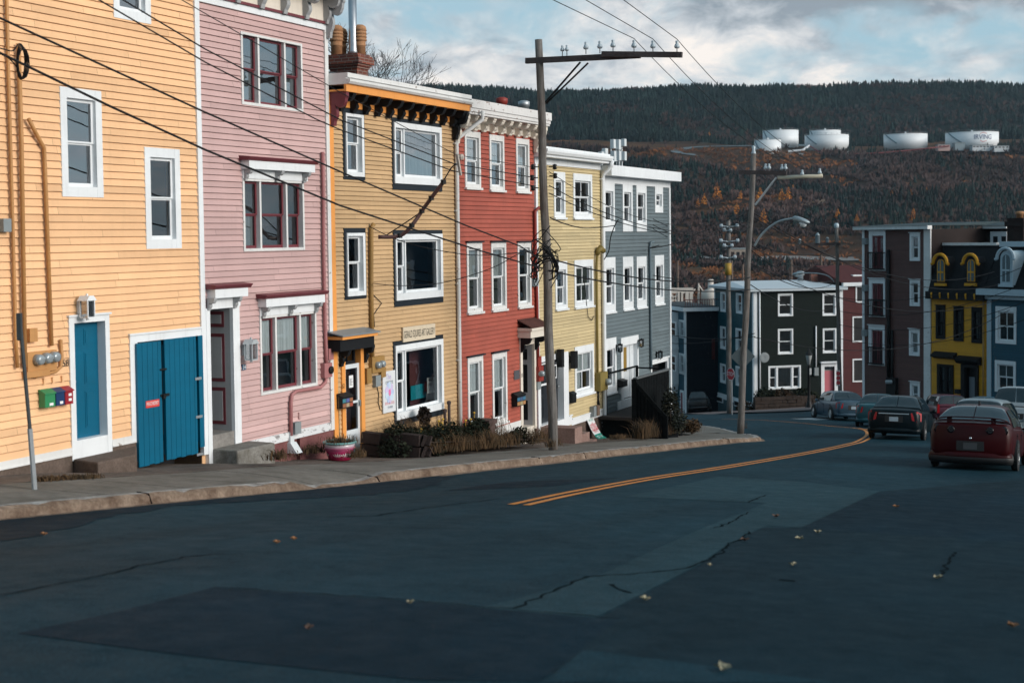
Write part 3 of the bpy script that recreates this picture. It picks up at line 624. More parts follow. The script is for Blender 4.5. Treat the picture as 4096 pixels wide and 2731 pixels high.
# poster and gallery sign
r = F.rect('C6', 380, 922, 462, 1163); L = thing_on(F, 'poster_board', 'white poster board with a pastel flower beside the gallery window', 'poster', (r[0] + r[1]) / 2, -.03, r[2]); w = (r[1] - r[0]) / 2; h = r[3] - r[2]
mb = MB(); mb.box(-w, w, -.03, 0, 0, h); L.add(mb, 'board', plain('poster_white', (.68, .70, .72), .5, bmp=0))
mb = MB(); mb.text('The', .2, -.03, -.034, h * .86, w * .8); mb.cur = 1; mb.text('centre', .16, 0, -.034, h * .74, w * 1.2); mb.cur = 3; mb.text('OPEN & INSPIRATION', .1, 0, -.034, h * .22, w * 1.5); mb.cur = 1; mb.text('739-4028', .08, .02, -.034, h * .12, w * .8); L.add(mb, 'lettering', [plain('mauve_ink', (.45, .38, .62), .6, bmp=0), plain('slate_ink', (.15, .2, .26), .6, bmp=0), wp, plain('rose_ink', (.75, .3, .36), .6, bmp=0)])
mb = MB()
for i in range(9):
    a = i * 2 * math.pi / 9; mb.cur = i % 3; c_ = (math.cos(a) * w * .42, math.sin(a) * w * .62 + h * .48)
    P_ = [(c_[0] + w * .22 * math.cos(t_ * .785) * (.6 + .8 * abs(math.cos(a))), c_[1] + w * .3 * math.sin(t_ * .785)) for t_ in range(8)]
    mb.prism(P_, -.036 - .0006 * i, -.031, 'y')
mb.cur = 3; mb.prism([(w * .2 * math.cos(t_ * .785), h * .48 + w * .26 * math.sin(t_ * .785)) for t_ in range(8)], -.044, -.03, 'y')
L.add(mb, 'flower', [plain('pale_blue_ink', (.45, .55, .75), .6, bmp=0), plain('lilac_ink', (.6, .52, .74), .6, bmp=0), plain('sky_ink', (.55, .68, .8), .6, bmp=0), plain('pink_ink', (.75, .2, .4), .6, bmp=0)])
a = q('C6', 507, 690); b = q('C6', 708, 664); L = thing_on(F, 'gallery_sign', 'cream wooden sign board with carved lettering above the gallery window', 'sign', (a[0] + b[0]) / 2, -.03, (a[1] + b[1]) / 2 - .17); w = (b[0] - a[0]) / 2
mb = MB(); mb.box(-w, w, -.04, 0, 0, .36); L.add(mb, 'board', paint('cream_sign_paint', (.66, .56, .42), .6, .08)); mb = MB(); mb.text('GERALD SQUIRES ART GALLERY', .25, 0, -.043, .17, w * 1.92); L.add(mb, 'lettering', NUMB)
# rooftop chimney
cz = q('E5', 595, 1180, -2.2)[1]; cx = q('E5', 595, 1180, -2.2)[0]; ctop = q('E5', 595, 830, -2.2)[1]
m, t, b = nt('chimney_brick'); tc = N(t, 'ShaderNodeTexCoord'); bt = N(t, 'ShaderNodeTexBrick', i_Scale=1.0); bt.inputs['Brick Width'].default_value = .22; bt.inputs['Row Height'].default_value = .08; bt.inputs['Mortar Size'].default_value = .008
bt.inputs['Color1'].default_value = (.22, .055, .03, 1); bt.inputs['Color2'].default_value = (.10, .03, .025, 1); bt.inputs['Mortar'].default_value = (.22, .18, .15, 1)
sep = N(t, 'ShaderNodeSeparateXYZ'); cmb = N(t, 'ShaderNodeCombineXYZ'); ad = N(t, 'ShaderNodeMath'); t.links.new(tc.outputs['Object'], sep.inputs[0]); t.links.new(sep.outputs[0], ad.inputs[0]); t.links.new(sep.outputs[1], ad.inputs[1]); t.links.new(ad.outputs[0], cmb.inputs[0]); t.links.new(sep.outputs[2], cmb.inputs[1]); t.links.new(cmb.outputs[0], bt.inputs['Vector'])
nn = noisef(t, 5, (1, 1, 1), 6, .7); t.links.new(mixc(t, ramp(t, nn, [(.55, 0), (.7, .8)]).outputs[0], bt.outputs[0], (.05, .04, .038)), b.inputs['Base Color']); b.inputs['Roughness'].default_value = .9; bump(t, b, bt.outputs['Fac'], -.4, .02); BRICK = m
cw_, cd_ = .68, .95; H = ctop - cz; mb = MB()
mb.box(cx + .06, cx + cw_ - .06, 2.26, 2.2 + cd_ - .06, cz - .8, cz + H * .35)
for i, (a, b) in enumerate(((.35, .45), (.45, .55), (.55, .82), (.82, .92), (.92, 1.0))):
    o_ = (.03, -.01, -.06, -.03, .01)[i]; mb.box(cx + o_, cx + cw_ - o_, 2.2 + o_, 2.2 + cd_ - o_, cz + H * a, cz + H * b)
ch = F.add(mb, 'chimney', BRICK)
POT = stone('clay_pot', (.36, .18, .09), (.46, .25, .13), 3, .8, .15)
for (ex, ey, hh) in ((.17, .74, 1.0), (.44, .78, .95), (.52, .24, 1.02)):
    mb = MB(); mb.smooth = False; z0 = ctop; hz = (q('E5', 345, 365, -2.6)[1] - ctop) * hh; pr = [(.15, 0), (.15, .30), (.165, .31), (.155, .34), (.155, .46)]
    for k in range(4): pr += [(.135, .47 + k * .11), (.19, .475 + k * .11), (.17, .57 + k * .11)]
    pr += [(.16, .95), (.10, 1.0)]
    mb.smooth = True; mb.lathe([(r_, z_ * hz) for r_, z_ in pr], 16, (cx + ex, 2.2 + ey, z0)); F.add(mb, 'chimney_pot', POT, ch)
mb = MB(); mb.smooth = True; fz = q('E5', 520, -120, -2.5)[1]; mb.lathe([(.15, 0), (.115, .12), (.11, .25), (.11, fz - ctop)], 14, (cx + .36, 2.55, ctop)); F.add(mb, 'flue_pipe', plain('steel_flue', (.5, .52, .55), .3, .85, .1), ch)
GOLDF = F

# ---- red
F = house('red_house', 'red clapboard house with a bracketed white cornice and tall narrow windows', 33.08, 38.21)
q = F.pt; zfb = 4.72 - F.O.z; zso = 5.03 - F.O.z
TW = dict(c=(.1, .1, .16, .1), cols=((1, (.5,)),), cas=WHITEW, sash=WHITE, bar=.05, sill=.05, proud=.04, deep=.03)
for a, b, cu in (((155, 255), (292, 738), [(0, 1, .5, 1)]), ((362, 287), (490, 758), [(0, 1, .45, 1)]), ((585, 318), (700, 770), [(0, 1, .5, 1)])):
    win(F, F.rect('C7', *a, *b), gl=GLASSR, cur=cu, curmat=CURT, **TW)
for i, (a, b) in enumerate((((172, 1192), (308, 302)), ((377, 1190), (508, 280)), ((598, 1190), (716, 255)))):
    win(F, F.rect('C7', *a, *b, c2='C8'), gl=GLASSR if i < 2 else GLASS, cur=[(0, 1, .5, 1)] if i < 2 else None, cap=.06, capmat=DGREY, **TW)
for a, b in (((180, 688), (316, 1250)), ((386, 655), (515, 1215))):
    win(F, F.rect('C8', *a, *b), gl=GLASS, cur=[(0, 1, .45, 1)], cap=.07, capmat=DGREY, **TW)
# doorway
ox0 = q('C8', 640, 900)[0]; ox1 = q('C8', 737, 900)[0]; oz1 = q('C8', 640, 590)[1]; oz0 = q('C8', 640, 1285)[1]; lx0 = q('C8', 622, 900)[0]; rx1 = q('C8', 752, 900)[0]
F.holes.append((ox0, ox1, -.8, oz1)); dep = .8
mb = MB(); mb.box(lx0, ox0, -.05, .03, oz0 - .1, oz1 + .1); mb.box(ox1, rx1, -.05, .03, oz0 - .1, oz1 + .1); mb.box(ox0, ox1, -.048, .03, oz1, oz1 + .1); mb.box(ox0 - .03, ox0, .03, dep, oz0, oz1); mb.box(ox0, ox1, .03, dep, oz1, oz1 + .03); mb.box(ox0, ox1, -.02, dep, -.6, oz0)
F.add(mb, 'door_frame', CREAM)
LG = paint('pale_grey_paint', (.42, .42, .44), .5, .06); mb = MB(); mb.box(ox1, ox1 + .05, .031, dep, oz0, oz1); mb.cur = 1; hh = oz1 - oz0
for a, b in ((.80, .93), (.40, .74), (.06, .30)): mb.box(ox1 - .006, ox1 + .01, .18, dep - .2, oz0 + hh * a, oz0 + hh * b)
F.add(mb, 'panelled_reveal', [LG, BLACKP])
mb = MB(); mb.box(ox0, ox1, dep - .05, dep, oz0, oz1); F.add(mb, 'door', plain('dark_red_door', (.06, .02, .02), .4))
hx0, hzt = q('C8', 615, 490, .35); hx1 = q('C8', 820, 470, .35)[0]; hx0 = lx0 - .1; hx1 = rx1 + .1; hzb = q('C8', 683, 530, .35)[1]
mb = MB(); mb.box(hx0, hx1, -.42, 0, hzb, hzb + .2); mb.box(hx0 - .03, hx1 + .03, -.47, 0, hzb + .2, hzb + .28); mb.cur = 1; mb.prism([(0, hzb + .5), (-.48, hzb + .28), (-.48, hzb + .3), (0, hzb + .53)], hx0 - .02, hx1 + .02, 'x'); mb.cur = 0; mb.box(lx0, rx1, -.06, 0, oz1 + .1, hzb)
h_ = F.add(mb, 'door_hood', [CREAM, stone('rusty_felt', (.07, .03, .025), (.12, .05, .04), 3)])
for x in (lx0 + .05, rx1 - .06): mb = MB(); bracket(mb, x, .1, hzb, .42, .32, -.05); F.add(mb, 'bracket', BLACKP, h_)
# cornice
mb = MB(); mb.box(0, F.W, -.04, .02, zfb, zso); mb.cur = 1; mb.box(-.02, F.W + .05, -.5, 0, zso, zso + .06); mb.box(-.02, F.W + .05, -.53, -.02, zso + .06, zso + .16); mb.box(0, F.W + .07, -.56, .3, zso + .16, zso + .38)
co = F.add(mb, 'cornice', [CREAM, paint('flaking_white_paint', (.68, .67, .66), .6, .08, .75, (.2, .12, .09))])
for i in range(9): mb = MB(); bracket(mb, .55 + i * (F.W - .75) / 8, .17, zso, .36, .4, -.04); F.add(mb, 'bracket', GREYT if False else CREAM, co)
for x in (.06, F.W - .05): mb = MB(); bracket(mb, x, .12, zso, .75, .4, -.05); F.add(mb, 'bracket', CREAM, co)
zsk, zsb = -3.44 - F.O.z, -3.69 - F.O.z
mb = MB(); mb.box(F.pt('C8', 385, 1300)[0], lx0, -.04, .03, zsb, zsk); F.add(mb, 'skirting', WHITEW)
mb = MB(); mb.box(0, lx0, -.01, .1, -1.2, zsb); mb.box(rx1, F.W - .1, -.01, .1, -1.2, oz0); F.add(mb, 'foundation', plain('black_foundation', (.015, .016, .018), .8))
F.wall(0, F.W - .02, zsb, zfb, .118, .024, mat=RED)
shell(F, F.W, zso + .30, 9, RED, drop=.5)
tubepart(F, [P3('C7', 765, 912, .2), P3('C7', 745, 905, .14), P3('C7', 732, 930, .08), P3('C7', 738, 1300, .07), P3('C8', 750, 200, .07), P3('C8', 758, 690, .07)], .05, 'conduit', REDP)
r = F.rect('C8', 748, 765, 790, 880); mb = MB(); mb.box(r[0], r[1], -.14, -.01, r[2], r[3]); r = F.rect('C8', 755, 680, 785, 765); mb.box(r[0], r[1], -.09, -.01, r[2], r[3]); m_ = F.add(mb, 'meter_box', REDP); x, z = q('C8', 795, 822, .12); meter(F, x - .05, z, .09, -.13, .14, m_)
r = F.rect('C8', 716, 28, 752, 92); mb = MB(); mb.box(r[0], r[1], -.12, -.01, r[2], r[3]); r = F.rect('C8', 750, 890, 778, 950); mb.box(r[0], r[1], -.1, -.01, r[2], r[3]); F.add(mb, 'junction_box', GREYBOX)
r = F.rect('C8', 570, 800, 616, 866); mb = MB(); mb.box(r[0], r[1], -.035, -.0, r[2], r[3]); F.add(mb, 'plaque', plain('slate_plaque', (.08, .08, .09), .5))
mb = MB(); x, z = q('C8', 630, 838); mb.text('50', .16, x, -.053, z, .11); F.add(mb, 'house_number', NUMB)
letterbox(F, F.rect('C8', 550, 985, 622, 1078), BLACK, 'patchwork_mailbox', 'black mailbox with a tiled front on the red wall by the doorway', dep=.17, extra=mbx([(.4, .2, .08), (.04, .15, .25), (.35, .28, .15), (.06, .1, .2)]))
for a, c_ in (((475, 45), REDP), ((660, 70), METAL)):
    x, z = q('C7', *a, -3); mb = MB(); mb.smooth = True; mb.lathe([(.17, -.6), (.17, .05), (.2, .06), (.2, .22), (.1, .26)], 14, (x, 3.0, z)); F.add(mb, 'roof_vent', c_)
REDF = F
mb = MB(); mb.smooth = True
def dspout(F, pts, r, name, label, mat, x):
    L = thing_on(F, name, label, 'downspout', x, 0, 0)
    mb = MB(); mb.smooth = True; mb.tube([(p[0] - x, p[1], p[2]) for p in pts], r, 10); L.add(mb, 'pipe', mat)
    mb = MB()
    for p in pts[3:-1:1]: mb.box(p[0] - x - r - .02, p[0] - x + r + .02, p[1] - .01, .0, p[2] - .02, p[2] + .02)
    L.add(mb, 'clip', mat)
xd = .03; zq = GOLDF.O.z - F.O.z
dspout(F, [(.02 + .5, -.62, zso + .1), (.52, -.6, zso - .12), (xd + .02, -.1, zso - .62), (xd, -.08, zso - .75), (xd, -.08, zso - 2.5), (xd, -.08, zso - 4.4), (xd, -.08, zso - 6.4), (xd, -.08, .1)], .055, 'downspout', 'rusty white downspout between the mustard and the red house', WHITEW, xd)

# ---- pale yellow
F = house('yellow_house', 'narrow pale yellow clapboard house with black front doors and no brackets', 38.21, 43.53)
q = F.pt; zfb = 3.96 - F.O.z
PW = dict(cas=WHITE, sash=WHITE, sill=.05, proud=.04, bar=.05, deep=.03)
W1 = dict(c=(.12, .12, .26, .12), cols=((1, (.5,)),)); W4 = dict(c=(.13, .13, .22, .14), cols=((1, (.5,), 1),))
win(F, F.rect('C7', 902, 598, 1000, 985), cur=None, **W1, **PW); win(F, F.rect('C7', 1064, 612, 1225, 988), **W4, **PW)
win(F, F.rect('C7', 914, 1352, 1017, 275, c2='C8'), gl=GLASSR, **W1, **PW); win(F, F.rect('C7', 1074, 1340, 1235, 252, c2='C8'), gl=GLASSR, **W4, **PW)
win(F, F.rect('C8', 1077, 603, 1240, 972), gl=GLASS, cur=[(.02, .5, .05, .98), (.55, .98, .5, .98)], **W4, **PW)
# double door
x0 = .14; x1 = q('C8', 1023, 900)[0]; oz1 = q('C8', 980, 690)[1]; oz0 = q('C8', 810, 1255)[1]; zt_ = q('C8', 1020, 637)[1]; ix0, ix1 = x0 + .08, q('C8', 982, 900)[0]
F.holes.append((ix0, ix1 + .0, -.6, oz1))
mb = MB(); mb.box(x0, ix0, -.05, .03, oz0 - .25, zt_); mb.box(ix1, x1, -.05, .03, oz0 - .25, zt_); mb.box(ix0, ix1, -.047, .03, oz1, zt_); mb.box(ix1, ix1 + .02, .03, .3, oz0, oz1); mb.box(ix0, ix1, -.045, .3, oz0 - .25, oz0); mb.box(x1, x1 + .25, -.045, .02, oz0 - .25, oz0 + .02); mb.box(x1, x1 + .27, -.07, .02, oz0 + .02, oz0 + .06)
F.add(mb, 'door_frame', WHITE)
mm = (ix0 + ix1) / 2 + .25
BD = plain('black_door_enamel', (.02, .024, .03), .35)
for k, (a, b) in enumerate(((ix0, mm - .05), (mm + .03, ix1))):
    mb = MB(); mb.box(a, b, .16, .2, oz0, oz1); panels(mb, a, b, oz0, oz1, .16); d = F.add(mb, 'door', BD)
    if k == 0:
        mb = MB(); mb.box(a + .12, b - .02, .13, .16, oz1 - .75, oz1 - .69); mb.box(a + .12, b - .02, .13, .16, oz1 - .12, oz1 - .07); F.add(mb, 'glazing_bar', WHITE, d)
        mb = MB(); mb.quad((a + .12, .148, oz1 - .69), (b - .02, .148, oz1 - .69), (b - .02, .148, oz1 - .12), (a + .12, .148, oz1 - .12)); F.add(mb, 'door_glass', GLASSR, d)
    else:
        mb = MB(); mb.box(a + .25, a + .29, .14, .162, oz1 - .62, oz1 - .2); mb.box(a + .45, a + .49, .14, .162, oz1 - .62, oz1 - .2); mb.box(a + .29, a + .45, .14, .161, oz1 - .24, oz1 - .2); mb.box(a + .29, a + .45, .14, .161, oz1 - .62, oz1 - .58); F.add(mb, 'glazing_bar', WHITE, d)
        mb = MB(); mb.smooth = True; mb.lathe([(.015, 0), (.015, -.05), (.035, -.06), (.03, -.09)], 10, (b - .1, .16, oz0 + 1.0), 'y'); F.add(mb, 'door_handle', METAL, d)
mb = MB(); mb.box(mm - .05, mm + .03, .1, .2, oz0, oz1); F.add(mb, 'door_mullion', WHITE)
for a, dd in (((1055, 712), .2), ((935, 700), .22)):
    x, z = q('C8', *a, .15); x = max(x, x1 + .17) if a[0] > 1000 else mm + .1
    mb = MB(); y0_ = 0 if a[0] > 1000 else -.05; mb.box(x - .04, x + .04, -.08 + y0_, -.0, z - .1, z + .12); mb.box(x - .1, x + .1, -.25, -.08, z - .27, z + .27); F.add(mb, 'wall_lamp', BLACK)
# cornice and gutter
mb = MB(); mb.box(0, F.W, -.04, .02, zfb, zfb + .2); mb.box(-.03, F.W + .0, -.34, 0, zfb + .2, zfb + .28); mb.box(-.03, F.W + .0, -.33, 0, zfb + .28, zfb + .42); mb.prism([(-.33, zfb + .26), (-.42, zfb + .28), (-.46, zfb + .36), (-.46, zfb + .43), (-.33, zfb + .43)], -.03, F.W + .04, 'x'); mb.box(-.05, F.W, -.36, .3, zfb + .43, zfb + .50)
F.add(mb, 'cornice', WHITE)
zsk, zsb = -3.86 - F.O.z, -4.08 - F.O.z
mb = MB(); mb.box(x1 + .25, F.W - .1, -.04, .03, zsb, zsk - .03); mb.box(x1 + .25, F.W - .1, -.07, 0, zsk - .03, zsk + .01); F.add(mb, 'skirting', WHITE)
mb = MB(); mb.box(0, F.W, -.01, .1, -1.2, zsb); F.add(mb, 'foundation', FOUND)
mb = MB(); mb.box(0, .14, -.06, .03, oz0 - .25, zfb); F.add(mb, 'corner_board', WHITE)
F.wall(.14, F.W, zsb, zfb, .10, .022, mat=YEL)
shell(F, F.W, zfb + .42, 9, YEL, drop=.4)
hx, hz = q('C7', 1262, 1290)
tubepart(F, [P3('C7', 1250, 1285, .1), P3('C7', 1248, 1400, .08), P3('C8', 1252, 300, .08), P3('C8', 1256, 815, .08)], .042, 'conduit', YELP)
mb = MB(); mb.smooth = True; x, z = q('C7', 1250, 1285); mb.tube([(x, -.1, z - .05), (x + .02, -.12, z + .1), (x + .12, -.16, z + .16), (x + .3, -.2, z + .08)], [.06, .09, .12, .09], 12); F.add(mb, 'weatherhead', YELP)
r = F.rect('C8', 1247, 818, 1310, 952); mb = MB(); mb.box(r[0], r[1], -.22, -.01, r[2], r[3]); m_ = F.add(mb, 'meter_box', YELP); x, z = q('C8', 1322, 898, .2); meter(F, r[1] - .14, z, .11, -.22, .16, m_)
for a in ((1240, 1140), (1268, 1132)):
    x, z = q('C8', *a, .1); mb = MB(); mb.box(x - .11, x + .11, -.17, -.02, z - .16, z + .17); F.add(mb, 'junction_box', GREYBOX if a[0] < 1250 else plain('brown_box', (.16, .11, .08), .6))
for pts in (((1262, 950), (1275, 1010), (1268, 1060), (1272, 1110)), ((1278, 950), (1270, 1020), (1282, 1090))): tubepart(F, [P3('C8', *p, .04) for p in pts], .025, 'loose_wire', BLACK, n=5)
for pts in (((1150, 10), (1160, 130), (1178, 290), (1185, 350), (1215, 378), (1235, 340)), ): tubepart(F, [P3('C8', *p, .05) for p in pts], .012, 'loose_wire', BLACK, n=5)
r = F.rect('C8', 1031, 975, 1059, 1062); letterbox(F, (r[0], r[1] + .03, r[2], r[3]), BLACK, 'narrow_mailbox', 'tall narrow black mailbox on the pale yellow wall', dep=.12)
# siding advert hanging off the skirting
r = F.rect('C8', 1222, 1215, 1300, 1352, .25); L = thing_on(F, 'yard_sign', 'curled white and green advert sign propped against the pale yellow house', 'sign', (r[0] + r[1]) / 2, 0, r[2]); h = r[3] - r[2]; w = .27
mb = MB(); C_ = []
for i in range(9): u = i / 8; C_.append((-.52 + .46 * u ** .55 if u else -.52, h * u))
for (a, za), (b, zb) in zip(C_, C_[1:]):
    mb.cur = 1 if za < h * .22 else 0; mb.add([(-w, a, za), (w, a, za), (w, b, zb), (-w, b, zb), (-w, a + .012, za), (w, a + .012, za), (w, b + .012, zb), (-w, b + .012, zb)], [(0, 1, 2, 3), (7, 6, 5, 4), (0, 4, 5, 1), (3, 2, 6, 7), (0, 3, 7, 4), (1, 5, 6, 2)])
L.add(mb, 'sheet', [plain('corrugated_white', (.74, .76, .76), .5, bmp=0), plain('sign_green', (.01, .26, .2), .5, bmp=0)])
def on_curve(z):
    u = max(0.001, z / h); return -.52 + .46 * u ** .55 - .012
mb = MB()
for txt, sz, zz, ci, wd in (('VINYL PACT', .1, .93, 1, .4), ('THE', .1, .76, 0, .12), ('SIDING', .3, .57, 0, .48), ('EXPERTS', .12, .40, 0, .32), ('726-3110', .14, .1, 2, .4)):
    o_ = len(mb.v); mb.cur = ci; mb.text(txt, sz, 0, 0, h * zz, wd)
    mb.v[o_:] = [(v[0], on_curve(v[2]) - .004, v[2]) for v in mb.v[o_:]]
L.add(mb, 'lettering', [plain('sign_red', (.6, .03, .05), .5, bmp=0), plain('sign_green', (.01, .26, .2), .5, bmp=0), wp])
# pink concrete steps
gz = g_at(F, 1.5, 1)
L = thing_on(F, 'concrete_steps', 'pinkish concrete steps below the black doors of the pale yellow house', 'steps', 1.3, -.05, gz - .3); mb = MB()
STEP = stone('pink_concrete', (.24, .15, .125), (.31, .21, .18), 3, .85, .25); 
ST = [(a_[0] - 1.3, a_[1] - (gz - .3)) for a_ in (q('E3', 768, 1020, 1.15), q('E3', 870, 1096, 1.15), q('E3', 968, 1192, 1.15))]; xp = -1.15
for i, (x_, z_) in enumerate(ST):
    mb.box(xp, x_, -1.10 + .004 * i, -.0, -.4, z_); xp = x_
o = L.add(mb, 'treads', STEP)
YELF = F
xd = F.W - .02
dspout(F, [(F.W + .0, -.42, zfb + .3), (F.W - .02, -.40, zfb + .12), (xd, -.12, zfb - .12), (xd, -.09, zfb - .3), (xd, -.09, zfb - 2.6), (xd, -.09, zfb - 5), (xd, -.09, .15), (xd + .06, -.16, .02), (xd + .12, -.42, -.05)], .07, 'downspout', 'clean white downspout between the pale yellow and the grey house', WHITE, xd)

# ---- slate grey corner house
F = house('grey_house', 'slate grey clapboard corner house with white framed windows and a flat white roof edge', 43.53, 50.54)
q = F.pt; zfb = 3.71 - F.O.z; zft = 4.12 - F.O.z
GW = dict(cas=WHITE, sash=WHITE, proud=.04, bar=.05, cols=((1, (.5,)),), deep=.03)
for a, b, c_ in (((1320, 655), (1413, 1098), 'C7'), ((1477, 668), (1563, 1100), 'C7'), ((1592, 678), (1680, 1100), 'C7')):
    r = F.rect('C7', *a, *b); win(F, (r[0], r[1], r[2], zfb - .001), (.13, .13, .42, .33), **GW)
r = F.rect('C7', 1748, 690, 1816, 943); win(F, (r[0], r[1], r[2], zfb - .001), (.13, .13, .42, .22), **GW)
for a, b in (((1327, 1318), (1420, 302)), ((1480, 1312), (1569, 278)), ((1595, 1310), (1680, 262)), ((1747, 1300), (1826, 236))):
    r = F.rect('C7', *a, *b, c2='C8'); win(F, r, (.13, .13, .36, .25), gl=GLASS, sill=.04, **GW)
win(F, F.rect('C8', 1332, 535, 1428, 970), (.13, .13, .36, .2), sill=.04, **GW)
# door
cx0, cx1, cz0, cz1 = F.rect('C8', 1462, 527, 1612, 1040); zd = -3.79 - F.O.z; ix0, ix1 = cx0 + .2, cx1 - .12; oz1 = cz1 - .28
F.holes.append((ix0, ix1, zd, oz1))
mb = MB(); mb.box(cx0, ix0, -.05, .03, zd - .3, cz1); mb.box(ix1, cx1, -.05, .03, zd - .3, cz1); mb.box(ix0, ix1, -.047, .03, oz1, cz1); mb.box(cx0 - .35, ix1, -.046, .03, zd - .3, zd); mb.box(ix0, ix1, .03, .28, oz1, oz1 + .02); mb.box(ix1, ix1 + .02, .03, .28, zd, oz1)
F.add(mb, 'door_frame', WHITE)
dw = plain('white_door_enamel', (.68, .72, .75), .35, bmp=0); split = ix0 + (ix1 - ix0) * .72
mb = MB(); mb.box(ix0, split, .12, .16, zd, oz1); hh = oz1 - zd
for a, b in ((.08, .22), (.26, .40)):
    for u, v in ((.18, .46), (.54, .82)): mb.box(ix0 + (split - ix0) * u, ix0 + (split - ix0) * v, .11, .122, zd + hh * a, zd + hh * b)
mb.box(split, ix1, .1, .16, zd, oz1); d = F.add(mb, 'door', dw)
mb = MB(); a, b = ix0 + (split - ix0) * .25, ix0 + (split - ix0) * .75; mb.quad((a, .115, zd + hh * .5), (b, .115, zd + hh * .5), (b, .115, zd + hh * .95), (a, .115, zd + hh * .95)); F.add(mb, 'door_glass', plain('amber_glass', (.30, .19, .05), .15, bmp=0), d)
# porch opening at the right
gx0, gz1 = q('C8', 1722, 750); gx1 = q('C8', 1850, 740)[0]; gt = q('C8', 1715, 722)[1]; gzb = zd + .1
F.holes.append((gx0, gx1, gzb, gz1))
mb = MB(); mb.box(gx0 - .12, gx0, -.05, .03, gzb, gt); mb.box(gx1, gx1 + .12, -.05, .03, gzb, gt); mb.box(gx0, gx1, -.048, .03, gz1, gt); mb.box(gx0 - .16, gx1 + .16, -.09, 0, gt - .002, gt + .05); F.add(mb, 'porch_frame', WHITE)
mb = MB(); mb.box(gx0, gx1, .3, .34, gzb, gz1); F.add(mb, 'porch_door', BLACKP)
# flat roof edge
mb = MB(); mb.box(-.0, F.W + .22, -.40, .02, zfb + .07, zft); mb.box(.0, F.W + .22, .02, 9.1, zfb + .10, zft - .02) if False else None; mb.box(0, F.W, -.05, .02, zfb - .04, zfb + .07)
mb.box(F.W, F.W + .22, .02, 9.0, zfb + .07, zft); F.add(mb, 'cornice', WHITE)
mb = MB(); mb.box(0, F.W, -.043, .02, zfb - .16, zfb - .04); F.add(mb, 'frieze', WHITE)
zsk = q('C8', 1330, 1200)[1]
mb = MB(); mb.box(0, cx0 - .35, -.04, .03, zsk - .22, zsk); mb.box(0, cx0 - .35, -.06, 0, zsk - .26, zsk - .22); F.add(mb, 'skirting', WHITE)
mb = MB(); mb.box(0, F.W, -.01, .1, -1.4, zsk - .26); F.add(mb, 'foundation', CONC)
mb = MB(); mb.box(F.W - .15, F.W, -.05, .03, -.9, zfb - .16); F.add(mb, 'corner_board', WHITE)
F.wall(0, F.W - .15, -1.0, zfb - .16, .13, .025, mat=GREY)
shell(F, F.W, zft - .12, 9, GREY, drop=.2)
tubepart(F, [P3('C7', 1712, 1188, .14), P3('C7', 1700, 1190, .1), P3('C7', 1698, 1230, .07), P3('C7', 1702, 1500, .07), P3('C8', 1706, 400, .07), P3('C8', 1708, 785, .07)], .05, 'conduit', GREYP)
for a in ((1470, 612), (1648, 570), (1806, 668)): x, z = q('C8', *a, .2); lantern(F, x, z, BLACK, .30, .14, .18)
r = F.rect('C8', 1436, 872, 1470, 925); letterbox(F, (r[0], r[1] + .04, r[2], r[3]), BLACK, 'black_mailbox', 'square black mailbox beside the white door of the grey house', dep=.2)
x, z = q('C8', 1453, 965); mb = MB(); mb.box(x - .07, x + .07, -.1, 0, z - .1, z + .1); F.add(mb, 'outlet_box', plain('white_plastic', (.62, .66, .68), .4))
# mobile antennas on the roof
L = thing_on(F, 'roof_antenna', 'cluster of white phone antenna panels on the grey house roof', 'antenna', *(lambda a: (a[0], 5.0, a[1] - .6))(q('C7', 1455, 525, -5)))
AW = plain('antenna_white', (.62, .66, .68), .45, bmp=0); x0_, z0_ = q('C7', 1455, 525, -5); z0_ -= .6
mb = MB(); mb.tube([(0, 0, -.8), (0, 0, 1.3)], .05, 8)
for i, (xa, ya, xb, yb) in enumerate(((1394, 328, 1416, 405), (1436, 330, 1462, 418), (1486, 325, 1504, 388), (1396, 425, 1424, 515), (1440, 425, 1464, 508), (1480, 430, 1514, 508))):
    r = F.rect('C7', xa, ya, xb, yb, -5); xm = (r[0] + r[1]) / 2 - x0_; m2 = MB(); m2.box(xm - .13, xm + .13, -.08, .08, r[2] - z0_, r[3] - z0_); L.add(m2, 'antenna_panel', AW)
    mb.tube([(xm, .1, r[2] - z0_ - .3), (xm, .1, r[3] - z0_)], .03, 6); mb.bar((xm, .1, r[2] - z0_), (0, 0, r[2] - z0_ + .05), .04, .04)
L.add(mb, 'mast', METAL)
L = thing_on(F, 'roof_antenna', 'pair of smaller antenna boxes left of the big antenna cluster', 'antenna', *(lambda a: (a[0], 5.0, a[1] - .4))(q('C7', 1330, 480, -5))); x0_, z0_ = q('C7', 1330, 480, -5); z0_ -= .4
mb = MB(); mb.tube([(0, .1, -.8), (0, .1, .7)], .04, 6); L.add(mb, 'mast', METAL)
for xa, ya, xb, yb in ((1296, 432, 1318, 480), (1326, 404, 1350, 470)): r = F.rect('C7', xa, ya, xb, yb, -5); m2 = MB(); m2.box(r[0] - x0_, r[1] - x0_, -.08, .08, r[2] - z0_, r[3] - z0_); L.add(m2, 'antenna_panel', AW)
GREYF = F
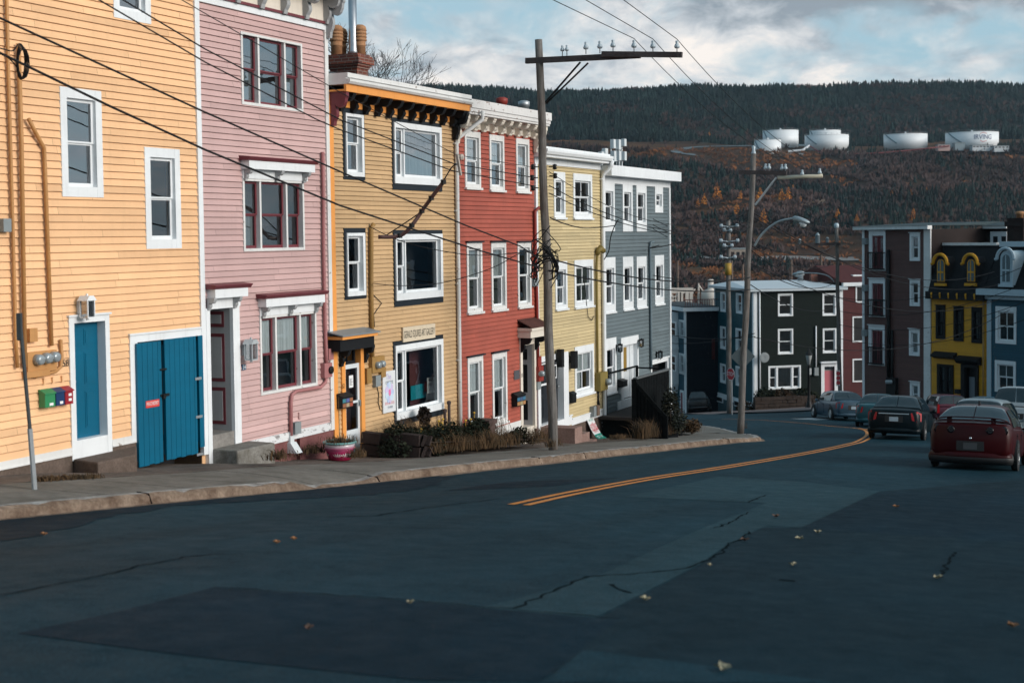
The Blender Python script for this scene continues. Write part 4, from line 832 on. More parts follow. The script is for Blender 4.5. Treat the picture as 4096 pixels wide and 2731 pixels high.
# black porch stair: landing before the white door, steps down to the left side, boarded rail at the right
zdk = zd - .3 + .02; px0 = cx0 - .32; D_ = 1.25; px1 = q('C8', 1868, 950, 1.25)[0]
L = thing_on(F, 'porch_stairs', 'black wooden porch and stairs before the white door of the grey house', 'porch', px0, 0, 0); BW = stone('black_stained_wood', (.006, .007, .008), (.012, .014, .015), 5, .9, .2)
BW.node_tree.nodes['Principled BSDF'].inputs['Specular IOR Level'].default_value = .03; lx1 = q('C8', 1590, 1100, 1.3)[0] - px0; wx = px1 - px0; gg = g_at(F, px0 + 1, 1.5)
mb = MB(); mb.box(0, lx1, -D_, -.06, zdk - .1, zdk); mb.box(lx1, wx, -D_, -.06, zdk - .1, zdk - .001); L.add(mb, 'landing', stone('grey_deck_wood', (.06, .05, .048), (.09, .075, .07), 4, .8, .2))
mb = MB(); ns = 5; run = .22; gfront = g_at(F, px0 + .6, D_ + 1.0); rise = (zdk - gfront) / (ns)
for i in range(ns):
    zt_ = zdk - rise * i - .002; mb.box(0.02, lx1 - .05, -D_ - run * i - run, -D_ - run * i + .02, zt_ - rise - .02, zt_ - rise + .0) if i < ns - 1 else None
    mb.box(0.04, lx1 - .07, -D_ - run * i - .015, -D_ - run * i, zt_ - rise - .3, zt_)
mb.box(0.0, .04, -D_ - run * 1, -.1, -.8, zdk - .1)
L.add(mb, 'stairs', BW)
rz_ = q('C8', 1660, 850, D_)[1]
mb = MB(); mb.box(lx1 + .15, wx, -D_ - .03, -D_, zdk - .12, rz_)
for i in range(20): xx = lx1 + .15 + (wx - lx1 - .15) * i / 20; mb.box(xx, xx + .012, -D_ - .036, -D_ - .02, zdk - .1, rz_)
mb.box(lx1 - .05, lx1 + .1, -D_ - .1, -D_ + .05, -.9, rz_ + .02); mb.cur = 1; mb.box(lx1 + .1, wx + .03, -D_ - .08, -D_ + .06, rz_, rz_ + .05); mb.cur = 0
mb.box(lx1 + .18, wx, -D_ - .5, -D_ - .06, -1.4, zdk - .28); mb.cur = 1; mb.box(lx1 + .16, wx + .02, -D_ - .53, -D_ - .05, zdk - .28, zdk - .24); mb.cur = 0
mb.box(lx1 + .18, wx, -D_, -.1, -1.4, zdk - .11)
L.add(mb, 'boarded_rail', [BW, plain('worn_rail_cap', (.10, .11, .115), .6)])
mb = MB(); mb.bar((lx1 - .02, -D_ - .02, rz_ - .03), (lx1 - .02, -D_ - run * ns, zdk - rise * ns + .95), .05, .09); mb.box(lx1 - .06, lx1 + .02, -D_ - run * ns - .06, -D_ - run * ns + .04, zdk - rise * ns - .4, zdk - rise * ns + 1.0)
for i in range(9): t_ = (i + .5) / 9; yy = -D_ - run * ns * t_; za = (rz_ - .03) * (1 - t_) + (zdk - rise * ns + .95) * t_; mb.box(lx1 - .035, lx1 - .005, yy - .02, yy + .02, zdk - rise * ns * t_ - .15, za)
mb.bar((lx1 - .02, -D_, zdk - .05), (lx1 - .02, -D_ - run * ns, zdk - rise * ns - .1), .05, .25)
mb.prism([(-D_, rz_ - .12), (-D_ - run * ns, zdk - rise * ns + .85), (-D_ - run * ns, zdk - rise * ns - .5), (-D_, -1.0)], lx1 + .0, lx1 + .025, 'x'); L.add(mb, 'handrail', BW)
mb = MB(); mb.box(wx - .06, wx, -.16, -.08, zdk, rz_ + .12); mb.box(lx1 + .4, lx1 + .46, -.16, -.08, zdk, rz_ + .1); mb.bar((lx1 + .4, -.12, rz_ + .1), (wx, -.12, rz_ + .1), .06, .05); mb.bar((wx - .03, -.12, rz_ + .05), (wx - .03, -D_, rz_ + .02), .05, .05); L.add(mb, 'back_rail', BW)
# ---------------------------------------------------------------- ground, road, pavements
def sheet(name, pts_fn, ns, nn, mat, dz=0.0, kind='structure', hf=None):
    mb = MB(); mb.smooth = True; vs = []
    for i in range(ns + 1):
        for j in range(nn + 1):
            X, Y = pts_fn(i / ns, j / nn); vs.append((X, Y, (hf or G)(X, Y) + dz))
    mb.add(vs, [(i * (nn + 1) + j, (i + 1) * (nn + 1) + j, (i + 1) * (nn + 1) + j + 1, i * (nn + 1) + j + 1) for i in range(ns) for j in range(nn)])
    o = mb.build(name, mat); tag(o, kind=kind); return o
def asphalt(name, c, var=.25, rough=.72):
    m, t, b = nt(name); n1 = noisef(t, .35, (1, 1, 1), 6, .6); n2 = noisef(t, 60, (1, 1, 1), 2); n3 = noisef(t, 3, (1, 1, 1), 6, .7); n4 = noisef(t, .42, (.16, 1.5, 1), 5, .62, rot=R_(-65))
    col = mixc(t, ramp(t, n1, [(.32, 0), (.68, 1)]).outputs[0], tuple(x * (1 - var) for x in c), tuple(x * (1 + var) for x in c))
    col = mixc(t, ramp(t, n4, [(.46, 0), (.68, .8)]).outputs[0], col, tuple(x * .55 for x in c))
    col = mixc(t, ramp(t, n2, [(.50, 0), (.72, .75)]).outputs[0], col, tuple(x * 2.1 + .003 for x in c)); col = mixc(t, ramp(t, n2, [(.28, .7), (.46, 0)]).outputs[0], col, tuple(x * .35 for x in c))
    col = mixc(t, ramp(t, n3, [(.55, 0), (.8, .5)]).outputs[0], col, tuple(x * .55 for x in c))
    t.links.new(col, b.inputs['Base Color']); b.inputs['Specular IOR Level'].default_value = .07
    t.links.new(ramp(t, n3, [(.3, rough - .1), (.7, rough + .1)]).outputs[0], b.inputs['Roughness'])
    bump(t, b, n2, .35, .012); return m
ASPH = asphalt('asphalt', (.0085, .033, .047)); ASPHD = asphalt('dark_asphalt_patch', (.002, .0165, .028), .25); ASPHL = asphalt('pale_asphalt_patch', (.018, .048, .062), .2); ASPHM = asphalt('newer_asphalt', (.0045, .0195, .029), .25)
def base_h(X, Y):
    s, n = sn(X, Y); z = G(X, Y) - .35
    return max(z, -34) if Y < 160 else -34
NEAR = lambda u, v: (-260 + 520 * u, -40 + 420 * v)
def terr(X, Y):
    d = math.hypot(X - 10, Y - 40); return G(X, Y) - .4 if d < 150 else max(-36.0, G(X * 150 / d, Y * 150 / d) - .4 - (d - 150) * .16)
mb = MB(); mb.smooth = True; R0 = [0, 20, 40, 60, 80, 100, 120, 140, 160, 200, 250, 320, 600, 1300, 2200, 3000]; vs = [(10, 40, terr(10, 40))]
for r in R0[1:]:
    for j in range(72): a = j * math.pi / 36; X, Y = 10 + r * math.cos(a), 40 + r * math.sin(a); vs.append((X, Y, terr(X, Y)))
fs = [(0, 1 + j, 1 + (j + 1) % 72) for j in range(72)] + [(1 + i * 72 + j, 1 + (i + 1) * 72 + j, 1 + (i + 1) * 72 + (j + 1) % 72, 1 + i * 72 + (j + 1) % 72) for i in range(len(R0) - 2) for j in range(72)]
mb.add(vs, fs); tag(mb.build('ground', stone('bare_ground', (.035, .04, .038), (.06, .062, .055), .3)), kind='structure')
def nk(s):                                              # kerb line
    return 4.18 + .03 * math.sin(s * .9) if s < 44 else 4.18 + .28 * smooth(44, 47, s) - (max(0, s - 46.6) ** 1.32) * .26
def GR(X, Y):                                           # road surface: cambered, lowest in the gutter
    s, n = sn(X, Y); return G(X, Y) - .15 * (1 - smooth(.2, 5.0, n - nk(s)))
def rn(j): return -48 + j * 2.0 if j < 25 else (2 + (j - 25) * .4 if j < 50 else 12 + (j - 50) * 2.6)
sheet('road', lambda u, v: xy(-24 + 160 * u, rn(round(v * 64))), 200, 64, ASPH, hf=GR)
def gpoly(pts, dz, mat, name, crop='D8', sub=True):
    P = [at_ground(*(p if len(p) == 3 else (crop, *p))) for p in pts]; mb = MB()
    mb.add([(p.x, p.y, GR(p.x, p.y) + dz) for p in P], [tuple(range(len(P)))])
    o = mb.build(name, mat); drape(o, dz); tag(o, kind='structure'); return o
import bmesh
def drape(o, dz):
    bm = bmesh.new(); bm.from_mesh(o.data); bmesh.ops.triangulate(bm, faces=bm.faces)
    for i in range(5):
        es = [e for e in bm.edges if e.calc_length() > .7]
        if not es: break
        bmesh.ops.subdivide_edges(bm, edges=es, cuts=1); bmesh.ops.triangulate(bm, faces=bm.faces)
    for v in bm.verts: v.co.z = GR(v.co.x, v.co.y) + dz
    for f in bm.faces:
        f.normal_update()
        if f.normal.z < 0: f.normal_flip()
    bm.to_mesh(o.data); bm.free()
def bmesh_sub(o, dz=None):
    bm = bmesh.new(); bm.from_mesh(o.data); bmesh.ops.triangulate(bm, faces=bm.faces); bmesh.ops.recalc_face_normals(bm, faces=bm.faces)
    for f in bm.faces:
        if f.normal.z < 0: f.normal_flip()
    bm.to_mesh(o.data); bm.free()
gpoly([('D7', 985, 748), ('D7', 1900, 812), ('D7', 2840, 895), ('D7', 2480, 1184), ('D7', 1900, 1172), ('D7', 850, 1060), ('D7', 80, 960), ('D7', 500, 870)], .004, ASPHD, 'road_patch')
gpoly([(520, 330), (950, 237), (1350, 262), (1690, 303), (1325, 472), (1170, 462), (1000, 545), (850, 650), (380, 887), (-150, 840), (130, 770), (430, 680), (640, 580), (860, 480), (1170, 358)], .004, ASPHL, 'road_patch')
gpoly([(1690, 304), (2500, 240), (3300, 330), (3300, 1190), (900, 1190), (150, 1190), (395, 888), (852, 652), (1002, 548), (1150, 472), (1325, 473)], .0035, ASPHM, 'road_patch')
gpoly([(1700, 306), (2480, 300), (2900, 480), (2700, 560), (1335, 474)], .005, ASPHD, 'road_patch')
gpoly([('D', 1015, 1113), ('D', 1100, 1101), ('D', 1176, 1093), ('D', 1424, 1092), ('D', 1268, 1110)], .004, ASPHD, 'road_patch')
gpoly([(150, 1188), (330, 1040), (900, 1110), (1500, 1188)], .006, ASPH, 'road_patch')
mb = MB(); rnd = random.Random(4); i0 = None; pts = []
for k in range(61):
    s = 4 + 20 * k / 60; pts.append((s, 5.0 + .5 * math.sin(s * .7) + .25 * rnd.random()))
vs = []
for s, n in pts:
    for nn in (4.16, n): X, Y = xy(s, nn); vs.append((X, Y, GR(X, Y) + .006))
mb.add(vs, [(2 * i, 2 * i + 1, 2 * i + 3, 2 * i + 2) for i in range(60)]); o = mb.build('road_patch', ASPHD); bmesh_sub(o); tag(o, kind='structure')
def ribbon(P, w, dz, mat, name, jit=0.0, step=.25, kind='structure', rnd=random.Random(9), off=0.0, hf=None):
    """flat strip over the road along world points"""
    Q = [Vector((p[0], p[1], 0)) for p in P]; S = []
    for a, b in zip(Q, Q[1:]):
        n = max(1, int((b - a).length / step))
        for i in range(n): S.append(a.lerp(b, i / n))
    S.append(Q[-1]); mb = MB(); vs = []
    for i, p in enumerate(S):
        d = (S[min(len(S) - 1, i + 1)] - S[max(0, i - 1)]).normalized(); u = Vector((-d.y, d.x, 0)); c = p + u * (off + rnd.uniform(-jit, jit)); ww = w / 2 * (1 + (rnd.uniform(-.5, .5) if jit else 0))
        for sg in (-1, 1): q = c + u * sg * ww; vs.append((q.x, q.y, (hf or GR)(q.x, q.y) + dz))
    mb.add(vs, [(2 * i, 2 * i + 1, 2 * i + 3, 2 * i + 2) for i in range(len(S) - 1)]); o = mb.build(name, mat); bmesh_sub(o); tag(o, kind=kind); return o
def spline(P, k=8):
    P = [Vector(p) for p in P]; out = []
    for i in range(len(P) - 1):
        a, b, c, d = P[max(0, i - 1)], P[i], P[i + 1], P[min(len(P) - 1, i + 2)]
        for j in range(k):
            t = j / k; out.append(.5 * ((2 * b) + (c - a) * t + (2 * a - 5 * b + 4 * c - d) * t * t + (3 * b - a - 3 * c + d) * t ** 3))
    return out + [P[-1]]
TAR = plain('crack_tar', (.0015, .002, .003), 1.0, bmp=0, spec=.02)
TARC = plain('crack_dust', (.004, .009, .012), 1.0, bmp=0, spec=.03)
for pts, w in (([('D8', 0, 845), ('D8', 120, 795), ('D8', 240, 740), ('D8', 340, 698), ('D8', 500, 688), ('D8', 640, 680), ('D8', 820, 655), ('D8', 900, 620), ('D8', 960, 590), ('D8', 1000, 545), ('D8', 1060, 520), ('D8', 1095, 490)], .03),
               ([('D8', 930, 475), ('D8', 1010, 445), ('D8', 1090, 400)], .03), ([('D8', 1080, 355), ('D8', 1120, 340), ('D8', 1170, 322)], .03),
               ([('D7', 0, 780), ('D7', 200, 745), ('D7', 420, 700), ('D7', 650, 640), ('D7', 850, 602), ('D7', 1000, 590), ('D7', 1120, 592)], .022), ([('D7', 1500, 402), ('D7', 1720, 405), ('D7', 1950, 370), ('D7', 2300, 330)], .03),
               ([('D8', 470, 735), ('D8', 510, 765), ('D8', 545, 775)], .04), ([('D8', 1960, 708), ('D8', 2000, 640), ('D8', 2035, 585)], .03), ([('D7', 985, 746), ('D7', 1900, 810), ('D7', 2840, 893)], .02), ([('D8', 1228, 712), ('D8', 1302, 717)], .07)):
    ribbon([at_ground(*p) for p in pts], w * .95, .007, TARC, 'road_crack', .03, .12)
YL = paint('road_line_paint', (.62, .22, .03), .6, .15, .35, (.04, .05, .05))
cl = spline([at_ground(*p) for p in (('D8', 30, 366), ('D8', 300, 305), ('D8', 620, 245), ('D8', 950, 195), ('D8', 1250, 145), ('D8', 1480, 101), ('D8', 1610, 66), ('E4', 2300, 622), ('E4', 2268, 575), ('E4', 2150, 553))])
for off in (-.115, .115): ribbon(cl, .115, .008, YL, 'centre_line', off=off)
ribbon(spline([at_ground('E4', *p) for p in ((2150, 553), (1900, 534), (1600, 503), (1200, 473), (900, 462), (750, 457))]), .16, .0085, YL, 'centre_line')
gpoly([('E4', 1465, 455), ('E4', 1690, 447), ('E4', 1920, 462), ('E4', 1740, 468)], .006, paint('stop_line_paint', (.4, .42, .43), .6, .1, .3, (.05, .05, .05)), 'stop_line')
# pavement on the near side, curving round the corner
SA, SB = sn(*at_ground('E2', 560, 645)[:2])[0], sn(*at_ground('E2', 1180, 590)[:2])[0]
def kh(s): return .16 - .11 * smooth(SA - .5, SA + .6, s) * (1 - smooth(SB - .5, SB + .5, s)) - .03 * smooth(43, 46, s)
SSEG = [-12 + .2 * i for i in range(441)]
KERBF = stone('worn_kerb_face', (.13, .085, .06), (.33, .25, .19), 3.2, .95, 1.0); KERBT = stone('worn_kerb_top', (.20, .19, .18), (.46, .46, .45), 3.5, .9, .8)
SIDE = stone('pavement_concrete', (.125, .12, .105), (.215, .205, .185), 1.0, .9, .35); FORE = stone('brown_forecourt', (.10, .08, .068), (.17, .14, .12), 1.5, .9, .6)
mb = MB(); rk = random.Random(3); prev = None
for s in SSEG:
    h = kh(s); k = nk(s); j = rk.uniform(-.03, .02) - (.05 if rk.random() < .07 else 0); b = rk.uniform(-.012, .008) - (.03 if rk.random() < .06 else 0)
    cur = []
    for n_, z_ in ((k - .24, h - .16), (k - .06 + j, h - .156 + b), (k + j * .6, h - .195), (k + .03 + j, -.14), (k + .14, -.146), (k + .16, -.2)):
        X, Y = xy(s, n_); cur.append((X, Y, G(X, Y) + z_))
    if prev:
        for i in range(5):
            mb.cur = 1 if i == 0 else 0; mb.quad(prev[i], prev[i + 1], cur[i + 1], cur[i])
    prev = cur
tag(mb.build('kerb', [KERBF, KERBT]), kind='structure')
mb = MB(); mb.smooth = True
def n_in(s): return 1.85 if s < 47 else 1.85 - 7.5 * smooth(47, 52, s) - max(0, s - 52) * 1.0
for s0, s1 in zip(SSEG, SSEG[1:]):
    K = 8
    for i in range(K):
        def p(s, u): n_ = n_in(s) + (nk(s) - .24 - n_in(s)) * u; X, Y = xy(s, n_); return (X, Y, G(X, Y) + (kh(s) - .16) * u ** 3)
        mb.quad(p(s0, i / K), p(s0, (i + 1) / K), p(s1, (i + 1) / K), p(s1, i / K))
tag(mb.build('pavement', SIDE), kind='structure')
mb = MB(); mb.smooth = True
for s0, s1 in zip(SSEG, SSEG[1:]):
    if s1 > 51.5: break
    for a, b in ((-.35, .4), (.4, 1.1), (1.1, 1.85)):
        def p(s, n_): X, Y = xy(s, n_); return (X, Y, G(X, Y) - .08 + .065 * max(0, n_ + .3) / 2.1 + .02 * math.sin(s * 3.1 + n_ * 5))
        mb.quad(p(s0, a), p(s0, b), p(s1, b), p(s1, a))
tag(mb.build('forecourt', FORE), kind='structure')
rj = random.Random(5); mb = MB(); s = -10.0
while s < 46:
    s += rj.uniform(2.6, 7.5); k = nk(s); P = []
    for n_, z_ in ((k - .22, kh(s) - .153), (k - .02, kh(s) - .165), (k + .035, -.14)): X, Y = xy(s, n_); P.append(Vector((X, Y, G(X, Y) + z_)))
    for a, b in zip(P, P[1:]): mb.bar(a, b, .016, .012)
tag(mb.build('kerb_joint', TAR), kind='structure')
for i in range(24):
    s = 8 + i * 1.75 + rj.uniform(-.2, .2); P = []
    for k in range(6): n_ = n_in(s) + (nk(s) - .05 - n_in(s)) * k / 5; P.append(xy(s + .02 * math.sin(k), n_))
    ribbon(P, .018, .006, TAR, 'pavement_joint', .004, hf=lambda X, Y: G(X, Y) + (kh(sn(X, Y)[0]) - .16) * max(0, (sn(X, Y)[1] - 1.85) / 2.1) ** 3)
FARW = stone('pink_pavement', (.17, .13, .125), (.24, .2, .19), .8, .9, .2)
gpoly([('E4', *p) for p in ((330, 407), (900, 404), (1300, 393), (1600, 381), (1780, 368), (2300, 352), (2300, 285), (1760, 288), (1450, 304), (1090, 325), (800, 366), (500, 397))], .08, FARW, 'far_pavement')
# litter of leaves on the road
LEAF = [plain('pale_leaf', (.30, .27, .18), .7, bmp=0), plain('amber_leaf', (.24, .11, .045), .7, bmp=0), plain('brown_leaf', (.11, .06, .04), .7, bmp=0)]
WHERE = ['pale curled leaf lying in the foreground at the bottom edge of the road', 'small leaf lying on the grey asphalt']
def leaf(c, x, y, r, m, label):
    p = at_ground(c, x, y); o = empty('fallen_leaf', (p.x, p.y, GR(p.x, p.y) + .012), random.uniform(0, 6), label, 'leaf', 'fallen leaves on the road'); mb = MB(); n = 10
    vs = [(0, 0, 0)] + [(r * (1 if i % 2 else .55) * math.cos(i * .628), r * (1 if i % 2 else .55) * math.sin(i * .628), .02 + r * .35 * (i % 3) / 2) for i in range(n)]
    mb.add(vs, [(0, 1 + i, 1 + (i + 1) % n) for i in range(n)]); mb.build('blade', m, o)
for c, x, y, r, k, lb in (('D8', 970, 1135, .11, 0, 'largest pale leaf near the bottom edge of the road'), ('D8', 612, 810, .09, 0, 'bright pale leaf beside the big dark patch in the road'), ('D8', 1070, 535, .1, 2, 'reddish leaf at the end of the long road crack'),
                         ('D8', 1322, 528, .1, 0, 'left of two pale leaves side by side on the dark road'), ('D8', 1405, 501, .09, 0, 'right of two pale leaves side by side on the dark road'), ('D8', 1765, 380, .1, 1, 'amber leaf on the dark asphalt behind the red coupe'),
                         ('D8', 1290, 651, .08, 0, 'pale leaf above the short dark mark in the road'), ('D8', 1212, 426, .1, 2, 'brown leaf on the pale asphalt patch'), ('D8', 908, 652, .05, 0, 'tiny white fleck just right of the long crack'),
                         ('D8', 2300, 935, .09, 1, 'amber leaf at the dark right edge of the road'), ('D8', 1955, 708, .09, 0, 'leaf at the lower end of the short crack at the right'), ('D7', 1270, 546, .08, 1, 'left of two amber leaves on the road below the planter pot'),
                         ('D7', 1348, 529, .08, 1, 'right of two amber leaves on the road below the planter pot'), ('D7', 1885, 828, .06, 0, 'pale fleck at the upper edge of the big dark patch'), ('D7', 1418, 945, .07, 2, 'brown leaf in the middle of the big dark patch'), ('D7', 200, 461, .08, 1, 'amber leaf in the gutter at the far left')):
    leaf(c, x, y, r * .6, LEAF[k], lb)
# ---------------------------------------------------------------- houses beyond the corner
BTEAL = paint('dark_teal_clapboard', (.008, .065, .085), .6, .1); BGREEN = paint('black_green_clapboard', (.005, .011, .010), .8, .2)
DRED = paint('dark_red_clapboard', (.075, .016, .018), .6, .1); BROWN = paint('brown_clapboard', (.105, .048, .042), .6, .1); MUST = paint('bright_yellow_clapboard', (.62, .29, .012), .55, .07)
BLUEH = paint('petrol_blue_clapboard', (.010, .075, .115), .6, .1); FARB = paint('bluish_black_siding', (.006, .011, .018), .8, .15); PALER = plain('pale_roof_metal', (.50, .56, .60), .35, .0, .08, .6)
SLATE = stone('black_slate', (.008, .009, .011), (.014, .015, .018), 2, .75, .3)
def corner_house(name, label, c, x, y, Y, ang, zdrop=0.0):
    O = at_y(c, x, y, Y); O.z -= zdrop; root = empty(name, O, ang, label, 'house')
    return Fac(root, O, ang)
def side_fac(F, L):
    O = F.O + F.ey * L; return Fac(F.root, O, math.atan2(F.ex.y, F.ex.x) - math.pi / 2, Matrix.Translation((0, L, 0)) @ Matrix.Rotation(-math.pi / 2, 4, 'Z'))
FW = dict(c=(.12, .12, .12, .12), cas=WHITE, sash=WHITE, proud=.05, bar=.07)
# ---- dark corner building, teal flank
A12 = R_(12)
F = corner_house('corner_house', 'big dark green corner house with a teal flank and a pink front door', 'D1', 688, 1300, 114, A12); q = F.pt
Wd = q('D1', 1272, 1000)[0]; zt = q('D1', 690, 603)[1]
for a in ((843, 618, 943, 765), (1137, 615, 1228, 762), (843, 850, 944, 1015), (1139, 847, 1229, 1008)):
    win(F, F.rect('D1', *a), cols=((1, (.5,), 0),), **FW)
for o in []: pass
win(F, F.rect('D1', 780, 1095, 995, 1242), cols=((1, (.5,)), (2.2, ()), (1, (.5,))), mull=.12, cur=[(.28, .72, 0, 1)], curmat=CURTD, **FW)
dx0, dx1, dz0, dz1 = F.rect('D1', 1128, 1075, 1240, 1298); ix0 = q('D1', 1150, 1200)[0]; ix1 = q('D1', 1205, 1200)[0]; iz1 = q('D1', 1150, 1120)[1]
F.holes.append((ix0, dx1 - .3, dz0, dz1 - .3)); mb = MB(); mb.box(dx0, ix0, -.06, .05, dz0 - .2, dz1); mb.box(dx1 - .3, dx1, -.06, .05, dz0 - .2, dz1); mb.box(ix0, dx1 - .3, -.05, .05, dz1 - .3, dz1); mb.box(dx0 - .1, dx1 + .1, -.3, 0, dz1, dz1 + .12); mb.box(ix1, dx1 - .3, .05, .5, dz0, dz1 - .3) if False else None
F.add(mb, 'door_frame', WHITE); mb = MB(); mb.box(ix0, dx1 - .3, .2, .25, dz0, iz1 - .1); d = F.add(mb, 'door', plain('pink_door_enamel', (.50, .13, .16), .4)); mb = MB(); mb.box(ix0, dx1 - .3, .2, .25, iz1, dz1 - .3); F.add(mb, 'transom', GLASS)
mb = MB(); mb.box(ix0, dx1 - .3, .19, .25, iz1 - .1, iz1); mb.box(dx0, dx1, -1.0, -.06, dz0 - .5, dz0); F.add(mb, 'doorstep', CONC)
L_ = 11.0
F2 = side_fac(F, L_); xl = F2.pt('D1', 430, 1000)[0]; q2 = F2.pt
for a in ((467, 603, 502, 740), (570, 612, 611, 752), (465, 830, 502, 987), (568, 843, 609, 1000), (465, 1075, 502, 1212), (568, 1092, 609, 1232)): win(F2, F2.rect('D1', *a), cols=((1, (.5,)),), gl=GLASSR, c=(.16, .16, .13, .13), cas=WHITE, sash=WHITE, proud=.05, bar=.08)
zb2 = q2('D1', 560, 1300)[1]; zb3 = zb2 - .45
F2.wall(xl, L_ - .25, zb2, zt, .13, .02, mat=BTEAL)
for a in ((446, 1287, 488, 1340), (562, 1315, 600, 1368)): F2b = F2.rect('D1', *a); mb = MB(); mb.box(F2b[0], F2b[1], -.12, -.05, F2b[2], F2b[3]); w_ = F2.add(mb, 'basement_window', WHITE); mb = MB(); mb.box(F2b[0] + .15, F2b[1] - .15, -.14, -.1, F2b[2] + .1, F2b[3] - .1); F2.add(mb, 'pane', BLACKP, w_)
mb = MB(); mb.box(xl - .05, L_ + .05, -.07, .1, zb3, zb2); F2.add(mb, 'skirting', WHITE); mb = MB(); mb.box(xl, L_, -.04, .1, zb3 - 4, zb3); F2.add(mb, 'foundation', plain('teal_grey_render', (.07, .13, .15), .8))
mb = MB(); mb.box(L_ - .25, L_ + .03, -.06, .03, zb3, zt); F2.add(mb, 'corner_board', WHITE); mb = MB(); mb.box(xl - .02, xl + .18, -.06, .03, zb3, zt); F2.add(mb, 'corner_board', WHITE)
mb = MB(); mb.box(0, .28, -.05, .0, -.5, zt); F.add(mb, 'corner_board', WHITE); mb = MB(); mb.box(Wd - .28, Wd, -.05, .03, -.8, zt); F.add(mb, 'corner_board', WHITE)
mb = MB(); mb.smooth = True; mb.tube([(.45, -.12, zt), (.45, -.12, .1)], .07, 8); F.add(mb, 'downpipe', WHITE)
F.wall(.28, Wd - .28, -.6, zt, .13, .02, mat=BGREEN)
dd_ = L_ - xl; mb = MB(); mb.box(.05, Wd - .05, dd_, dd_ + .1, -2, zt); mb.box(Wd - .1, Wd, .03, dd_, -2, zt); F.add(mb, 'side_wall', BGREEN)
mb = MB(); mb.quad((.6, .8, -1), (Wd, .8, -1), (Wd, .8, zt), (.6, .8, zt)); mb.quad((.8, .8, -1), (.8, dd_, -1), (.8, dd_, zt), (.8, .8, zt)); F.add(mb, 'inner_lining', DARKIN)
mb = MB(); mb.box(-.45, Wd + .25, -.45, dd_ + .3, zt, zt + .22); rz1 = q('D1', 1000, 528, -6)[1]
mb.add([(-.5, -.5, zt + .2), (Wd + .25, -.5, zt + .2), (Wd + .25, dd_ + .3, zt + .2), (-.5, dd_ + .3, zt + .2), (.6, dd_ * .75, rz1), (Wd - .5, dd_ * .75, rz1)], [(0, 1, 5, 4), (1, 2, 5), (2, 3, 4, 5), (3, 0, 4)])
rf = F.add(mb, 'roof', PALER); mb = MB(); mb.smooth = True; x, z = q('D1', 993, 530, -6); mb.lathe([(.25, -.5), (.25, .4), (.36, .45), (.3, .75), (.1, .8)], 12, (x, 6, z)); F.add(mb, 'roof_vent', METAL, rf)
mb = MB(); x, z = q('D1', 1078, 520, -6); mb.box(x - .3, x + .3, 5.8, 6.2, z - .5, z + .4); F.add(mb, 'chimney', BRICK, rf)
tubepart(F, [(q('D1', 1092, 830)[0], -.1, q('D1', 1092, 830)[1]), (q('D1', 1092, 1100)[0], -.1, q('D1', 1092, 1100)[1])], .06, 'conduit', WHITE, n=6)
r = F.rect('D1', 1078, 1105, 1105, 1155); mb = MB(); mb.box(r[0], r[1], -.25, 0, r[2], r[3]); F.add(mb, 'meter_box', GREYBOX)
mb = MB(); mb.smooth = True; x, z = q('D1', 712, 1035); mb.lathe([(.05, 0), (.36, -.08), (.42, -.14), (.40, -.15), (.05, -.04)], 14, (x + .3, -.5, z), 'y'); mb.tube([(x + .3, -.5, z), (x + .2, 0, z - .1)], .03, 6); F.add(mb, 'satellite_dish', GREYBOX)
CORNERF = F
# stone garden wall with shrubs, before the dark house
L = thing_on(F, 'garden_wall', 'low brown stone garden wall in front of the dark corner house', 'wall', 3.2, -2.2, 0); r = F.rect('E4', 1085, 232, 1720, 300, 2.2); mb = MB(); zb_ = r[2]; W2 = r[1] - r[0]
for k_ in range(5):
    i = random.uniform(-.5, 0)
    while i < 14:
        j_ = i + random.uniform(.6, 2.2); zz_ = r[3] - .26 * k_; mb.box(r[0] - 3.2 + W2 * max(0, i) / 14 + .012, r[0] - 3.2 + W2 * min(14, j_) / 14 - .012, -.25 + random.uniform(-.05, .05), .2, zz_ - .25 if k_ < 4 else -3, zz_ + random.uniform(-.03, .01)); i = j_
L.add(mb, 'stones', stone('brown_wall_stone', (.028, .021, .018), (.06, .044, .036), 1.2))
# ---- blue and white bay house down the side street
F = corner_house('bay_house', 'blue and white bay fronted house with a black gable wall, behind the grey house', 'E6', 256, 1455, 121.5, A12, .5); q = F.pt
Wd = q('E6', 560, 1000)[0]; zt = q('E6', 262, 470)[1]
F.wall(.0, Wd, -1, zt, .14, .02, mat=FARB); L_ = 9.0; F2 = side_fac(F, L_); q2 = F2.pt
FB = dict(c=(.2, .2, .14, .14), cas=WHITE, sash=WHITE, proud=.05, bar=.09, gl=GLASSR)
for a in ((185, 548, 237, 733), (187, 870, 237, 1082)): win(F2, F2.rect('E6', *a), cols=((1, (.5,)),), **FB)
xb = q2('E6', 180, 900)[0]; zbb = q2('E6', 180, 1165)[1]
F2.wall(xb, L_ - .35, -1, zt, .14, .02, mat=BLUEH)
mb = MB(); mb.box(L_ - .38, L_ + .03, -.06, .03, -1, zt); F2.add(mb, 'corner_board', WHITE)
mb = MB(); mb.box(0, xb, -1.0, -.0, zbb, zt - .2); mb.prism([(0, zbb), (xb, zbb), (xb - .3, zbb - .9), (.3, zbb - .9)], -.5, 0, 'y'); mb.box(0, xb + .1, -1.1, 0, zbb + (zt - zbb) * .46, zbb + (zt - zbb) * .5); F2.add(mb, 'bay', WHITE)
